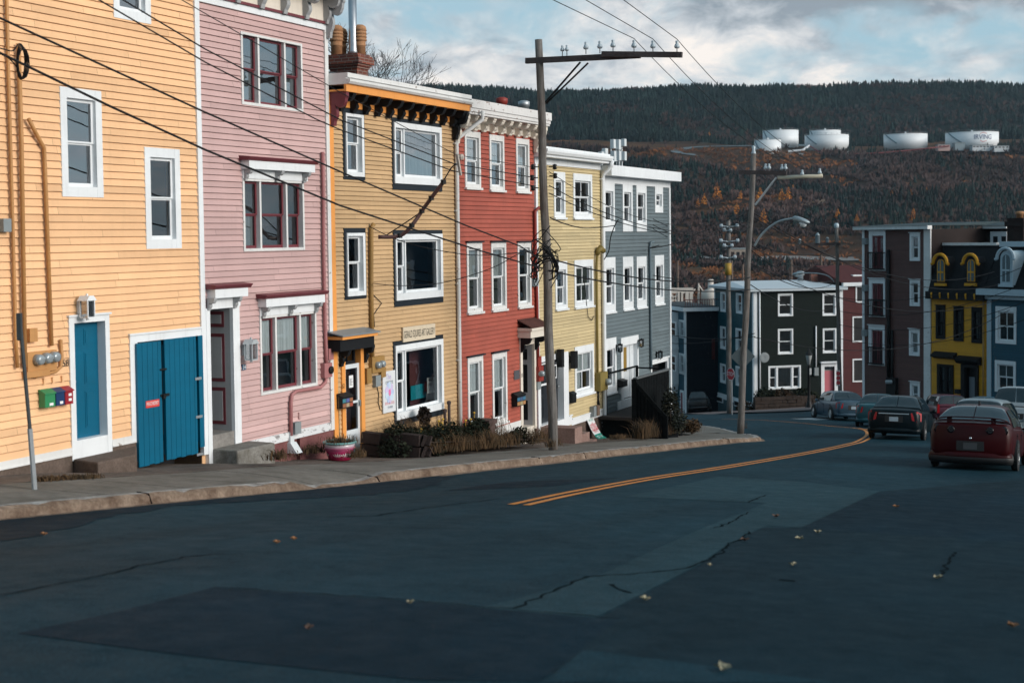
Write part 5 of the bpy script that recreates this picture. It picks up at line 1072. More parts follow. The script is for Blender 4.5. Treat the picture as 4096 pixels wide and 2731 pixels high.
for a in ((103, 565, 157, 712), (103, 885, 157, 1050)):
    r = F2.rect('E6', *a, 1.0)
    for x_ in (r[0], r[0] - 2.0): mb = MB(); mb.box(x_, x_ + r[1] - r[0], -1.06, -1.0, r[2], r[3]); w_ = F2.add(mb, 'bay_window', WHITE); mb = MB(); zc_ = (r[2] + r[3]) / 2; [mb.box(x_ + .15, x_ + r[1] - r[0] - .15, -1.08, -1.05, z0_, z1_) for z0_, z1_ in ((r[2] + .1, zc_ - .06), (zc_ + .06, r[3] - .1))]; F2.add(mb, 'pane', plain('dark_pane', (.03, .04, .045), .08, bmp=0), w_)
mb = MB(); mb.box(0, xb, -.02, .0, -1, zbb); F2.add(mb, 'lower_wall', BTEAL)
r = F2.rect('E6', 200, 1225, 236, 1450); mb = MB(); mb.box(r[0], r[1], -.08, 0, r[2], r[3]); d = F2.add(mb, 'door_frame', WHITE); mb = MB(); mb.box(r[0] + .25, r[1] - .25, -.1, -.07, r[2], r[3] - .2); F2.add(mb, 'door', plain('crimson_door', (.16, .02, .04), .4), d)
mb = MB(); mb.box(-.35, Wd, -.35, L_, zt, zt + .32); F.add(mb, 'cornice', WHITE); mb = MB(); mb.box(-.2, Wd, -.2, L_, zt + .321, zt + .40); F.add(mb, 'roof', FELT)
mb = MB(); mb.box(-.1, Wd, -.12, -.06, zt + .95, zt + 1.02); [mb.box(x_ * .22 - .1, x_ * .22 - .06, -.11, -.07, zt + .38, zt + .95) for x_ in range(int(Wd / .22))]; F.add(mb, 'roof_railing', plain('rust_red_rail', (.12, .025, .025), .6))
mb = MB(); mb.box(.05, Wd, L_ - .1, L_, -1, zt); F.add(mb, 'side_wall', FARB)
mb = MB(); mb.quad((.6, .8, -1), (.6, L_, -1), (.6, L_, zt), (.6, .8, zt)); F.add(mb, 'inner_lining', DARKIN)
r = F.rect('E6', 498, 740, 524, 930); mb = MB(); mb.box(r[0], r[1], -.2, 0, r[2], r[3]); F.add(mb, 'shutter', DRED)
# ---- dark red house between the dark corner house and the brown one
F = corner_house('dark_red_house', 'dark red house squeezed between the dark corner house and the brown one', 'D1', 1274, 1300, 118, A12, .2); q = F.pt
Wd = 6.5; zt = q('D2', 300, 868)[1]
for a, b, c2 in ((('D2', 360, 868), (478, 1063), None), (('D2', 322, 1228), (636, 162), 'D3'), (('D3', 505, 325), (650, 545), None)): win(F, F.rect(*a, *b, c2=c2), cols=((1, (.5,)),), cur=[(0, 1, 0, 1)] if c2 is None and a[0] == 'D3' else None, curmat=CURTD, **FW)
F.wall(0, Wd, -1, zt, .13, .02, mat=DRED)
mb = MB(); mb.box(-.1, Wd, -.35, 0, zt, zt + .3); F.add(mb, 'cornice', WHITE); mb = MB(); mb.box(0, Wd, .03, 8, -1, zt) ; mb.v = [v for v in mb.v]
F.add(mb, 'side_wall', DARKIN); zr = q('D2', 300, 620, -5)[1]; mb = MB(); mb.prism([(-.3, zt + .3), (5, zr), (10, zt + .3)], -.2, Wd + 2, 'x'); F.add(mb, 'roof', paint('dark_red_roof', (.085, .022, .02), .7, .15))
r = F.rect('D2', 300, 735, 460, 775, -2); mb = MB(); mb.box(r[0], r[1], 1.5, 2.5, r[2] - .3, r[3]); F.add(mb, 'dormer', WHITE)
# ---- brown apartment house facing down the street
AB = math.atan2(-.844, .536)
F = corner_house('brown_house', 'tall brown clapboard house with maroon balcony doors and a low grey roof', 'D3', 610, 760, 91, AB, .8); q = F.pt
Wd = q('D2', 1250, 800)[0]; zt = q('D2', 470, 205)[1]
FD = dict(c=(.25, .16, .32, .14), cas=WHITE, sash=MAROON, proud=.06, bar=.13, cols=((1, ()), (1, ())), mull=.05, mullmat=MAROON, munt=1)
def balcony(r):
    zb_, zm = r[2], r[2] + (r[3] - r[2]) * .5; mb = MB(); mb.box(r[0], r[1], -.3, -.24, zm - .05, zm + .02); mb.box(r[0], r[1], -.3, -.0, zb_ - .02, zb_ + .05)
    n = 9
    for i in range(n + 1): x = r[0] + (r[1] - r[0]) * i / n; mb.box(x - .015, x + .015, -.29, -.26, zb_, zm)
    for x in (r[0], r[1]): mb.box(x - .02, x + .02, -.28, 0, zm - .05, zm)
    F.add(mb, 'balcony_rail', BLACK)
for a, b, c2 in ((('D2', 525, 215), (720, 690), None), (('D2', 525, 775), (718, 1240), None), (('D2', 520, 1325), (822, 395), 'D3')):
    r = F.rect(*a, *b, c2=c2); win(F, r, cap=.1, **FD); balcony((r[0] + .1, r[1] - .05, r[2] + .1, r[3] - .3))
for a, b, c2 in ((('D2', 1008, 240), (1128, 572), None), (('D2', 1008, 785), (1127, 1108), None), (('D2', 1000, 1370), (1158, 300), 'D3'), (('D3', 1066, 540), (1160, 780), None)):
    win(F, F.rect(*a, *b, c2=c2), (.14, .14, .22, .14), ((1, (.5,)),), cap=.1, cas=WHITE, sash=WHITE, bar=.07, proud=.06, cur=[(0, 1, 0, 1)] if c2 or a[0] == 'D3' else None)
mb = MB(); mb.box(-.02, .16, -.06, .03, -1, zt); F.add(mb, 'corner_board', WHITE); mb = MB(); mb.box(Wd - .5, Wd + .02, -.06, .03, -2, zt); F.add(mb, 'corner_board', WHITEW)
F.wall(.16, Wd - .5, -3, zt, .125, .02, mat=BROWN); xw = q('D2', 2160, 300, -5)[0]
mb = MB(); mb.box(0, .1, .03, 11, -2, zt); mb.box(0, Wd, 11, 11.1, -2, zt); mb.box(Wd - .1, Wd + .0, .03, 11, -2, zt); F.add(mb, 'side_wall', paint('shaded_brown_siding', (.020, .012, .011), .7, .15))  # brown darkened in the colour itself, for shade from the row to its right
mb = MB(); mb.quad((.1, .8, -2), (Wd - .1, .8, -2), (Wd - .1, .8, zt), (.1, .8, zt)); F.add(mb, 'inner_lining', DARKIN)
mb = MB(); mb.box(Wd, xw, 5, 11, 0, zt - .02); wz = F.add(mb, 'rear_wing', paint('shaded_brown_siding', (.020, .012, .011), .7, .15)); r = F.rect('D2', 1965, 225, 2160, 385, -5); mb = MB(); mb.box(r[0], r[1], 4.9, 5.0, r[2], r[3]); mb.cur = 1; w3 = (r[1] - r[0]) / 2; [mb.box(r[0] + .25 + i * w3, r[0] + w3 * (i + 1) - .05, 4.87, 4.9, r[2] + .1, r[3] - .3) for i in range(2)]; F.add(mb, 'window', [WHITE, BLACKP], wz)
mb = MB(); mb.box(-.5, Wd + .1, -.4, 0, zt, zt + .22); mb.box(Wd + .1, xw + .2, 4.6, 5.0, zt - .02, zt + .16); F.add(mb, 'cornice', WHITEW)
zr = q('D2', 1200, 120, -6)[1]; mb = MB(); mb.prism([(-.45, zt + .22), (6, zr), (12, zt + .22)], -.5, Wd, 'x'); mb.prism([(4.5, zt + .17), (6.6, zr - .02), (12, zt + .17)], Wd, xw + .2, 'x'); F.add(mb, 'roof', stone('grey_felt_roof', (.05, .075, .085), (.07, .1, .11), 1))
x = q('D2', 765, 800)[0]; z0_ = q('D2', 765, 440)[1]; tubepart(F, [(x, -.12, z0_), (x, -.12, 1.5)], .12, 'conduit', BLACK, n=6); tubepart(F, [(x + .3, -.12, z0_ - 5), (x + .3, -.12, 1.5)], .08, 'conduit', BLACK, n=6)
r = F.rect('D3', 862, 500, 950, 640); mb = MB(); mb.box(r[0], r[1], -.3, 0, r[2] - .3, r[3]); m_ = F.add(mb, 'meter_box', BLACK)
for i in range(3): x, z = q('D3', 876 + i * 18, 545); meter(F, x, z, .14, -.28, .12, m_)
for a in ((495, 340), (493, 890), (490, 1420)): x, z = q('D2', *a); mb = MB(); mb.box(x - .15, x + .15, -.3, 0, z - .2, z + .2); F.add(mb, 'wall_lamp', GREYBOX)
BROWNF = F
# ---- yellow mansard house, blue mansard house: same street line
def street_house(name, label, xL, dz):
    O = BROWNF.O + BROWNF.ex * xL + Vector((0, 0, dz)); root = empty(name, O, AB, label, 'house'); F = Fac(root, O, AB); F.x0 = xL; return F
def mansard(F, W, z0, z1, back=1.1, front=-.35, mat=SLATE):
    mb = MB(); mb.add([(0, front, z0), (W, front, z0), (W, front + .25, z0 + (z1 - z0) * .25), (0, front + .25, z0 + (z1 - z0) * .25), (W, back, z1), (0, back, z1), (0, 5, z1), (W, 5, z1), (0, 5, z0), (W, 5, z0)],
           [(0, 1, 2, 3), (3, 2, 4, 5), (5, 4, 7, 6), (6, 7, 9, 8), (0, 3, 5, 6, 8), (1, 9, 7, 4, 2), (0, 8, 9, 1)]); return F.add(mb, 'mansard_roof', mat)
def dormer(F, roof, xc, w, zb, zs, za, mat, hood, yf=-.25, back=1.2, bodym=None):
    """round-headed dormer: window, arched hood, cheeks"""
    mb = MB(); n = 10; r = w / 2
    arch = [(xc - r, zb)] + [(xc - r * math.cos(i * math.pi / n), zs + (za - zs) * math.sin(i * math.pi / n)) for i in range(n + 1)] + [(xc + r, zb)]
    mb.prism(arch, yf, back, 'y'); d = F.add(mb, 'dormer', bodym or mat, roof)
    mb = MB(); ri = r * .58; rai = (za - zs) * .62; gl = [(xc - ri, zb + .2)] + [(xc - ri * math.cos(i * math.pi / n), zs - .05 + rai * math.sin(i * math.pi / n)) for i in range(n + 1)] + [(xc + ri, zb + .2)]
    mb.prism(gl, yf - .05, yf - .02, 'y'); mb.cur = 1; mb.prism([(xc + (u - xc) * 1.36, (v - zb) * 1.07 + zb - .06) for u, v in gl], yf - .02, yf + .01, 'y'); zm = (zb + zs) / 2 + .1; mb.box(xc - ri, xc + ri, yf - .08, yf - .051, zm - .05, zm + .05); mb.box(xc - .03, xc + .03, yf - .075, yf - .051, zb + .2, zs + rai * .7); F.add(mb, 'dormer_window', [plain('dormer_pane', (.10, .14, .16), .1, bmp=0), mat], roof)
    mb = MB(); pts = [(xc + (r + .16) * math.cos(math.pi - i * math.pi / n), yf - .1, zs + (za - zs + .14) * math.sin(i * math.pi / n)) for i in range(n + 1)]
    pts = [(pts[0][0] - .12, yf - .1, zs - .05)] + pts + [(pts[-1][0] + .12, yf - .1, zs - .05)]; mb.tube(pts, .095, 6); F.add(mb, 'dormer_hood', hood, roof); mb = MB(); mb.box(xc - r - .06, xc + r + .06, yf - .12, yf, zb - .1, zb + .06); F.add(mb, 'dormer_sill', mat, roof); return d
F = street_house('yellow_mansard_house', 'bright yellow house with a black mansard roof and two arched yellow dormers', Wd + .06, -.2); q = F.pt
W = q('D2', 1912, 1100)[0]; zt = q('D2', 1500, 965)[1]; zm1 = q('D2', 1600, 385, -1.0)[1]
YW = dict(c=(.16, .16, .2, .18), cols=((1, (.48,), 1),), cas=BLACKP, sash=BLACKP, bar=.07, proud=.08, cur=[(0, 1, 0, 1)], curmat=CURTD)
for a, b in (((1318, 1092), (1405, 135)), ((1528, 1107), (1582, 157)), ((1740, 1122), (1760, 176))): win(F, F.rect('D2', *a, *b, c2='D3'), cap=.06, **YW)
r = F.rect('D3', 1330, 370, 1485, 685); win(F, (r[0], r[1], r[2], r[3]), (.2, .2, .15, .15), ((1, (.45,)), (1, (.45,))), cas=BLACKP, sash=BLACKP, mull=.2, bar=.07, proud=.1, cur=[(0, 1, 0, 1)], curmat=CURTD)
mb = MB(); h = F.rect('D3', 1290, 300, 1500, 350, .3); mb.prism([(0, h[2] + .05), (-.25, h[2] + .15), (-.4, h[3]), (-.4, h[3] + .1), (0, h[3] + .3)], r[0] - .25, r[1] + .25, 'x'); F.add(mb, 'window_hood', BLACKP)
r = F.rect('D3', 1565, 372, 1728, 735); mb = MB(); F.holes.append((r[0] + .25, r[1] - .2, r[2], r[3] - .2)); mb.box(r[0], r[0] + .25, -.15, .1, r[2] - .5, r[3]); mb.box(r[1] - .2, r[1], -.15, .1, r[2] - .5, r[3]); mb.box(r[0] + .25, r[1] - .2, -.14, .1, r[3] - .2, r[3]); mb.prism([(0, r[3]), (-.25, r[3] + .05), (-.42, r[3] + .25), (-.42, r[3] + .35), (0, r[3] + .5)], r[0] - .25, r[1] + .2, 'x'); F.add(mb, 'door_frame', BLACKP)
mb = MB(); mb.box(r[0] + .25, r[1] - .2, .3, .35, r[2], r[3] - .2); d = F.add(mb, 'door', BLACKP); mb = MB(); mb.box(r[0] + .3, r[0] + 1.1, .27, .3, r[2], r[2] + (r[3] - r[2]) * .64); F.add(mb, 'storm_door', plain('grey_storm_door', (.22, .25, .28), .4), d)
r = F.rect('D3', 1510, 615, 1558, 660); mb = MB(); mb.box(r[0], r[1], -.2, 0, r[2], r[3]); F.add(mb, 'mailbox', BLACK)
F.wall(0, W, -2, zt, .14, .022, mat=MUST); mb = MB(); mb.box(0, .1, .03, 5, -2, zt); mb.box(W - .1, W, .03, 5, -2, zt); F.add(mb, 'side_wall', MUST); mb = MB(); mb.quad((.1, .8, -2), (W - .1, .8, -2), (W - .1, .8, zt), (.1, .8, zt)); F.add(mb, 'inner_lining', DARKIN)
rf = mansard(F, W, zt, zm1)
mb = MB(); mb.box(-.1, W + .1, -.45, .02, zt - .3, zt + .15); co = F.add(mb, 'cornice', BLACKP)
for i in range(6): x = .35 + i * (W - .9) / 5; mb = MB(); mb.prism([(-.46, zt + .1), (-.52, zt + .02), (-.46, zt - .25)], x, x + .09, 'x'); F.add(mb, 'bracket', MUST, co)
mb = MB(); mb.box(-.0, W - .1, .95, 1.3, zm1 - .02, zm1 + .14); F.add(mb, 'roof_edge', WHITEW)
for a in ((1370, 1315, 1430), (1730, 1670, 1788)):
    xl_, zb_ = q('D2', a[1], 845, .25); xr_ = q('D2', a[2], 800, .25)[0]; zs_ = q('D2', a[0], 600, .25)[1]; za_ = q('D2', a[0], 520, .25)[1]; dormer(F, rf, (xl_ + xr_) / 2, xr_ - xl_, zb_, zs_, za_, MUST, MUST, bodym=SLATE)
tubepart(F, [(q('D2', 1885, 1040)[0], -.1, q('D2', 1885, 1040)[1]), (q('D2', 1885, 1040)[0], -.1, 0)], .05, 'conduit', GOLDP, n=6)
YMF = F
F = street_house('blue_mansard_house', 'petrol blue house with a black mansard roof and pale arched dormers', YMF.x0 + W + .05, -.5); q = F.pt
W = 8.5; zt = q('D2', 2100, 985)[1]; zm1 = q('D2', 2200, 400, -1.0)[1]
for a, b in (((2022, 1105), (2090, 187)),): 
    r = F.rect('D2', *a, *b, c2='D3'); win(F, r, (.16, .16, .3, .16), ((1, (.5,), 1),), cas=WHITE, sash=WHITE, bar=.08, proud=.06); win(F, (r[0] + 3.6, r[1] + 3.6, r[2], r[3]), (.16, .16, .3, .16), ((1, (.5,), 1),), cas=WHITE, sash=WHITE, bar=.08, proud=.06)
r = F.rect('D3', 1885, 335, 2085, 660); win(F, r, (.16, .16, .22, .16), ((1, (.5,), 1),), cas=WHITE, sash=WHITE, bar=.08, proud=.06, cur=[(0, 1, .5, 1)], curmat=CURTD)
mb = MB(); mb.box(0, .3, -.06, .03, -2, zt); F.add(mb, 'corner_board', paint('pale_blue_trim', (.42, .52, .58), .5, .06)); F.wall(.3, W, -2, zt, .14, .022, mat=BLUEH); mb = MB(); mb.box(W - .1, W, .03, 5, -2, zt); F.add(mb, 'side_wall', BLUEH); mb = MB(); mb.quad((.1, .8, -2), (W - .1, .8, -2), (W - .1, .8, zt), (.1, .8, zt)); F.add(mb, 'inner_lining', DARKIN)
rf = mansard(F, W, zt, zm1); PB = paint('pale_blue_trim', (.42, .52, .58), .5, .06)
mb = MB(); mb.box(-.35, W, -.6, 0, zt + .05, zt + .4); mb.box(-.1, W, -.3, .02, zt - .2, zt + .05); F.add(mb, 'cornice', PB); mb = MB(); mb.box(.1, W, .9, 1.4, zm1 - .02, zm1 + .28); F.add(mb, 'roof_edge', PB)
xl_, zb_ = q('D2', 2078, 855, .3); xr_ = q('D2', 2225, 800, .3)[0]; zs_ = q('D2', 2130, 545, .3)[1]; za_ = q('D2', 2130, 450, .3)[1]
for k in (0, 2.6): dormer(F, rf, (xl_ + xr_) / 2 + k, xr_ - xl_, zb_, zs_, za_, PB, PB, -.35)
x, z = q('D2', 2150, 380, -2.5); zc_ = q('D2', 2240, 65, -2.5)[1]; x2 = q('D2', 2345, 200, -2.5)[0]; mb = MB(); mb.box(x, x2, 2.5, 3.6, z - 1, zc_); mb.box(x - .1, x2 + .1, 2.4, 3.7, zc_ - .5, zc_ - .2); ch = F.add(mb, 'chimney', stone('sooty_brick', (.02, .014, .013), (.035, .022, .02), 3)); xp = q('D2', 2278, 30, -2.8)[0]; zp = q('D2', 2278, -15, -2.8)[1]
mb = MB(); mb.smooth = True; mb.lathe([(.2, -.1), (.2, .5 * (zp - zc_)), (.26, .55 * (zp - zc_)), (.26, .9 * (zp - zc_)), (.15, zp - zc_)], 12, (xp, 3.0, zc_)); F.add(mb, 'chimney_pot', POT, ch)

# ---- the row goes on to the right, out of the photograph
for i, (nm, lb, cm, w_) in enumerate((('cream_house', 'cream row house with dark sills further up the right hand row', paint('cream_clapboard', (.50, .42, .30), .55, .08), 7.5), ('slate_blue_house', 'slate blue row house further up the right hand row', paint('slate_blue_clapboard', (.07, .13, .18), .55, .1), 7.0), ('sage_house', 'sage green row house nearest the viewer in the right hand row', paint('sage_clapboard', (.16, .22, .17), .55, .1), 8.0))):
    xL = YMF.x0 + 14.2 + sum((7.6, 7.1)[:i]); F = street_house(nm, lb, xL, 0); F.O.z = G(F.O.x, F.O.y) ; F.root.location.z = F.O.z; h_ = (9.2, 10.0, 8.8)[i]
    for lv in range(3):
        for k in range(3):
            if lv == 0 and k == 1: continue
            x_ = .7 + k * (w_ - 2.3) / 2; win(F, (x_, x_ + 1.15, .9 + lv * 2.9, 2.8 + lv * 2.9), cols=((1, (.5,)),), cur=[(0, 1, .5, 1)] if (lv + k) % 2 else None, **FW)
    xd = w_ / 2 - .5; F.holes.append((xd, xd + 1.0, .1, 2.3)); mb = MB(); mb.box(xd - .15, xd, -.06, .1, 0, 2.45); mb.box(xd + 1, xd + 1.15, -.06, .1, 0, 2.45); mb.box(xd, xd + 1, -.05, .1, 2.3, 2.45); F.add(mb, 'door_frame', WHITE); mb = MB(); mb.box(xd, xd + 1, .1, .15, .1, 2.3); panels(mb, xd, xd + 1, .1, 2.3, .1); F.add(mb, 'door', (DRED, BLACKP, TEAL)[i])
    F.wall(0, w_, -1.5, h_, .13, .022, mat=cm); shell(F, w_, h_, 8, cm, z0=-1.5); mb = MB(); mb.box(-.05, w_ + .02, -.35, .02, h_ - .02, h_ + .3); F.add(mb, 'cornice', WHITE)
# ---------------------------------------------------------------- poles, signs, cables
m, t, b = nt('weathered_pole_wood'); n1 = noisef(t, 5, (6, 6, .35), 6, .65); n2 = noisef(t, 1.2, (1, 1, .5), 4); n3 = noisef(t, 9, (5, 5, 1.2), 3)
col = mixc(t, ramp(t, n1, [(.3, 0), (.7, 1)]).outputs[0], (.06, .057, .055), (.25, .235, .22)); col = mixc(t, ramp(t, n2, [(.45, 0), (.65, .8)]).outputs[0], col, (.085, .06, .045)); col = mixc(t, ramp(t, n3, [(.66, 0), (.72, .9)]).outputs[0], col, (.012, .011, .011))
t.links.new(col, b.inputs['Base Color']); b.inputs['Roughness'].default_value = .9; bump(t, b, n1, .7, .02); POLE = m
ARMW = stone('dark_arm_wood', (.055, .045, .045), (.10, .085, .085), 3); PORC = plain('porcelain', (.42, .50, .55), .25, bmp=0); LAMPG = plain('lamp_housing', (.30, .36, .39), .4, .4)
def pole(name, label, base, top, r0, r1, group='wooden utility poles along the street'):
    o = empty(name, base, 0, label, 'pole', group); d = Vector(top) - Vector(base); mb = MB(); mb.smooth = True; k = 10
    pts = [d * (i / k) + Vector((.02 * math.sin(i * 1.7), .02 * math.cos(i), 0)) * (1 if 0 < i < k else 0) for i in range(k + 1)]; pts[0] = pts[0] - Vector((0, 0, .4))
    mb.tube(pts, [r0 + (r1 - r0) * i / k for i in range(k + 1)], 14); mb.build('shaft', POLE, o); return o
def part(o, mb, name, mat, smooth=None):
    b_ = o.location if isinstance(o, bpy.types.Object) and o.type == 'EMPTY' else o.parent.location
    mb.v = [(v[0] - b_.x, v[1] - b_.y, v[2] - b_.z) for v in mb.v]; return mb.build(name, mat, o, None, smooth)
def insul(p, o, s=1.0, pin=.12):
    mb = MB(); mb.smooth = True; mb.lathe([(.012, -pin), (.012, 0), (.055 * s, .0), (.075 * s, .04 * s), (.05 * s, .10 * s), (.03 * s, .13 * s), (.045 * s, .16 * s), (.03 * s, .19 * s)], 10, tuple(p)); return part(o, mb, 'insulator', PORC)
DN = Vector((CO, -SI, 0)); DS = Vector((SI, CO, 0))
def cable(pts, r, label, sag=0.0, mat=None, group='overhead cables', n=10):
    """cable through world points, each span sagging a little"""
    P = [Vector(p) for p in pts]; Q = []
    for a, b in zip(P, P[1:]):
        for i in range(n): t = i / n; q = a.lerp(b, t); q.z -= sag * 4 * t * (1 - t); Q.append(q)
    Q.append(P[-1]); mid = Q[0]; o = empty('overhead_cable', mid, 0, label, 'cable', group); mb = MB(); mb.smooth = True; mb.tube(Q, r, 6); part(o, mb, 'strand', mat or RUBBER); return o
# first pole
b1 = at_ground('D', 1271, 1033, 0); Y1 = b1.y; t1 = at_y('D5', 272, 155, Y1)
P1 = pole('utility_pole', 'tall weathered wooden pole with a long crossarm, between the red and the pale yellow house', b1, t1, .125, .095)
def on1(c, x, y, n=0.0): d = ray(px(c, x, y)); k = CO * d.x - SI * d.y; nn = sn(b1.x, b1.y)[1] + n; return CAMP + d * ((nn - 17.06) / k)
def arm1(c, x, y):                                      # on the upright plane across the street through the pole
    d = ray(px(c, x, y)); k = d.dot(DS); return CAMP + d * ((b1 - CAMP).dot(DS) / k)
a0, a1, a2, a3 = arm1('D5', 168, 384), arm1('D5', 1358, 326), arm1('D5', 978, 318), arm1('D5', 1808, 326)
mb = MB(); off = DS * -.16; mb.bar(a0 + off, a1 + off, .11, .14); part(P1, mb, 'crossarm', ARMW); mb = MB(); mb.bar(a2 + off * 1.7, a3 + off * 1.7, .11, .13); part(P1, mb, 'crossarm_extension', ARMW)
for sgn in (-.10, .10): mb = MB(); mb.bar(arm1('D5', 340, 825) + DS * sgn * .5, arm1('D5', 750 + sgn * 250, 395) + DS * sgn, .06, .03); part(P1, mb, 'brace', BLACK)
INS1 = []
for x, y in ((558, 328), (605, 325), (803, 308), (948, 300), (1085, 288), (1303, 292), (1500, 298), (1750, 300)):
    p = arm1('D5', x, y) + off * 1.4; p.z += .10; insul(p, P1, .95 if x > 700 else .75); INS1.append(p + Vector((0, 0, .22)))
for c, x, y in (('C7', 785, 560), ('C7', 780, 650), ('C7', 785, 735), ('C7', 868, 560), ('C7', 872, 635)): p = on1(c, x, y, 0); q_ = p + Vector((-.15 if x < 820 else .15, 0, 0)); mb = MB(); mb.smooth = True; mb.lathe([(.02, -.07), (.06, -.05), (.04, 0), (.06, .05), (.02, .07)], 8, tuple(q_)); mb.tube([p, q_], .015, 5); part(P1, mb, 'side_insulator', BLACK)
mb = MB(); mb.smooth = True; rc = random.Random(2)
for k in range(16):
    y0 = rc.uniform(1200, 1440); p = on1('C7', 835, y0) ; a = rc.uniform(0, 6); loop = [p + Vector((rc.uniform(.15, .42) * math.cos(a + i * .9), -.12 + rc.uniform(-.25, .1), .5 * math.sin(a * 2 + i * 1.1) * rc.uniform(.3, 1))) for i in range(6)]
    mb.tube(spline(loop, 4), rc.choice((.012, .012, .02)), 5)
part(P1, mb, 'cable_bundle', RUBBER)
# cables strung from the left to the first pole: all on the line of the poles
N0 = sn(b1.x, b1.y)[1]
def run(n, *pp): return [at_n(c, x, y, n) for c, x, y in pp]
NL = N0 - .1
def stretched(n, pp, r, label, back=8.0):
    P = run(n, *pp); d = (P[0] - P[1]).normalized(); P = [P[0] + d * back] + P; return cable(P, r, label, 0, n=3)
stretched(NL + .1, (('D', 0, 42), ('D', 235, 150), ('D', 471, 258), ('D', 781, 394), ('D', 1068, 517), ('D', 1194, 565), ('D', 1245, 598)), .016, 'thick dark cable crossing in front of all the houses, second from the bottom')
stretched(NL + .15, (('D', 0, 122), ('D', 62, 152), ('D', 250, 243), ('D', 471, 344), ('D', 781, 472), ('D', 929, 520), ('D', 1100, 575), ('D', 1245, 616)), .018, 'lowest thick dark cable crossing from the wire coil on the peach house to the pole')
stretched(NL - .1, (('D', 227, 0), ('D', 471, 143), ('D', 726, 274), ('D', 781, 298), ('D', 1038, 392), ('D', 1230, 428)), .012, 'dark cable crossing below the top pink window to the pole')
stretched(NL - .15, (('D', 282, 0), ('D', 471, 113), ('D', 781, 275), ('D', 1042, 376), ('D', 1232, 409)), .012, 'dark cable crossing through the middle of the top pink window to the pole')
stretched(NL - .2, (('D', 436, 11), ('D', 781, 212), ('D', 1048, 356), ('D', 1230, 385)), .008, 'thin grey wire crossing the upper pane of the top pink window')
# drop wires on the red and mustard houses
def free(label, *pp, r=.010): cable(spline([at_n(c, x, y, n) for c, x, y, n in pp], 5), r, label, 0, n=1)
free('black drop wire looping from the pole across the red middle windows to the mustard wall', ('C6', 330, 365, .15), ('C6', 480, 380, .6), ('C6', 700, 372, 1.0), ('C6', 900, 330, 1.6), ('C6', 1100, 260, 2.2), ('C6', 1250, 180, 2.7), ('D', 1240, 572, N0))
free('thin wire from the mustard conduit past the gallery upper window', ('C6', 310, 10, .2), ('C6', 480, 90, .8), ('C6', 700, 150, 1.4), ('C6', 1000, 190, 2), ('C6', 1350, 165, N0))
free('black cable from the brown guard up to the spreader bar before the red house', ('C6', 400, 75, 1.2), ('C5', 700, 1480, 2.0), ('C5', 770, 1400, 2.4), ('C5', 860, 1260, 2.8), ('C5', 920, 1165, 3.0), ('C5', 960, 1145, 3.1), r=.014)
# rigid brown cable guard
P_ = [at_n(c, x, y, n) for c, x, y, n in (('C6', 365, 75, 1.2), ('C6', 500, 68, 1.6), ('C5', 640, 1570, 1.9), ('C5', 710, 1470, 2.1), ('C5', 775, 1380, 2.45), ('C5', 860, 1268, 2.8))]
o = empty('cable_guard', P_[0], 0, 'bent brown cable guard hanging in front of the mustard house', 'cable guard'); mb = MB(); mb.smooth = True; mb.tube(spline(P_, 4), .045, 7); part(o, mb, 'sleeve', plain('brown_sleeve', (.10, .05, .045), .6)); mb = MB()
for p in P_[1:]: mb.lathe([(.06, -.05), (.06, .05)], 8, tuple(p))
part(o, mb, 'clamps', BLACK)
o = empty('wire_spreader', at_n('C5', 968, 1150, 3.1), 0, 'short pale spreader bar holding two cables before the red house', 'spreader bar'); mb = MB(); mb.bar(at_n('C5', 955, 1075, 3.1), at_n('C5', 980, 1222, 3.1), .05, .05); mb.lathe([(.05, -.06), (.07, 0), (.05, .06)], 8, tuple(at_n('C5', 983, 1095, 3.05))); part(o, mb, 'bar', plain('pale_bar', (.42, .38, .34), .6))
# coil of spare cable on the peach wall
o = empty('cable_coil', at_n('C1', 130, 390, 1.4), 0, 'loop of spare black cable hanging in front of the peach house', 'cable coil'); mb = MB(); mb.smooth = True
for k in range(4):
    cx, cy = 130 + k * 6, 388 + k * 4; mb.tube([at_n('C1', cx + (26 + 3 * k) * math.cos(a * .5236), cy + (112 - 6 * k) * math.sin(a * .5236), 1.4 + .03 * k) for a in range(13)], .010, 6)
mb.tube(spline([at_n('C1', x, y, 1.4) for x, y in ((-40, 300), (10, 306), (80, 320), (120, 275), (150, 330), (165, 420))], 5), .010, 6); mb.tube(spline([at_n('C1', x, y, 1.4) for x, y in ((-40, 335), (20, 345), (70, 380), (110, 430), (140, 495))], 5), .010, 6)
part(o, mb, 'loops', RUBBER)
# second pole at the corner
b2 = at_ground('E4', 940, 604, 0); Y2 = b2.y; t2 = at_y('D4', 652, 338, Y2)
P2 = pole('utility_pole', 'leaning wooden pole with a street lamp at the rounded pavement corner', b2, t2, .13, .09)
def arm2(c, x, y): d = ray(px(c, x, y)); return CAMP + d * ((b2 - CAMP).dot(DS) / d.dot(DS))
o2 = DS * -.18; mb = MB(); mb.bar(arm2('D4', 568, 456) + o2, arm2('D4', 868, 461) + o2, .12, .14); part(P2, mb, 'crossarm', ARMW); mb = MB(); mb.smooth = True; mb.tube([arm2('D4', 812, 490) + o2, arm2('D4', 1092, 478) + o2], .07, 8); part(P2, mb, 'crossarm_extension', plain('fibreglass_bar', (.50, .46, .36), .4))
mb = MB(); mb.bar(arm2('D4', 662, 660), arm2('D4', 802, 490) + o2, .06, .06); part(P2, mb, 'brace', METAL)
INS2 = []
for x, y in ((735, 436), (757, 436), (838, 440), (860, 438), (965, 474), (1075, 466)): p = arm2('D4', x, y) + o2; insul(p, P2, 1.0, .1); INS2.append(p + Vector((0, 0, .25)))
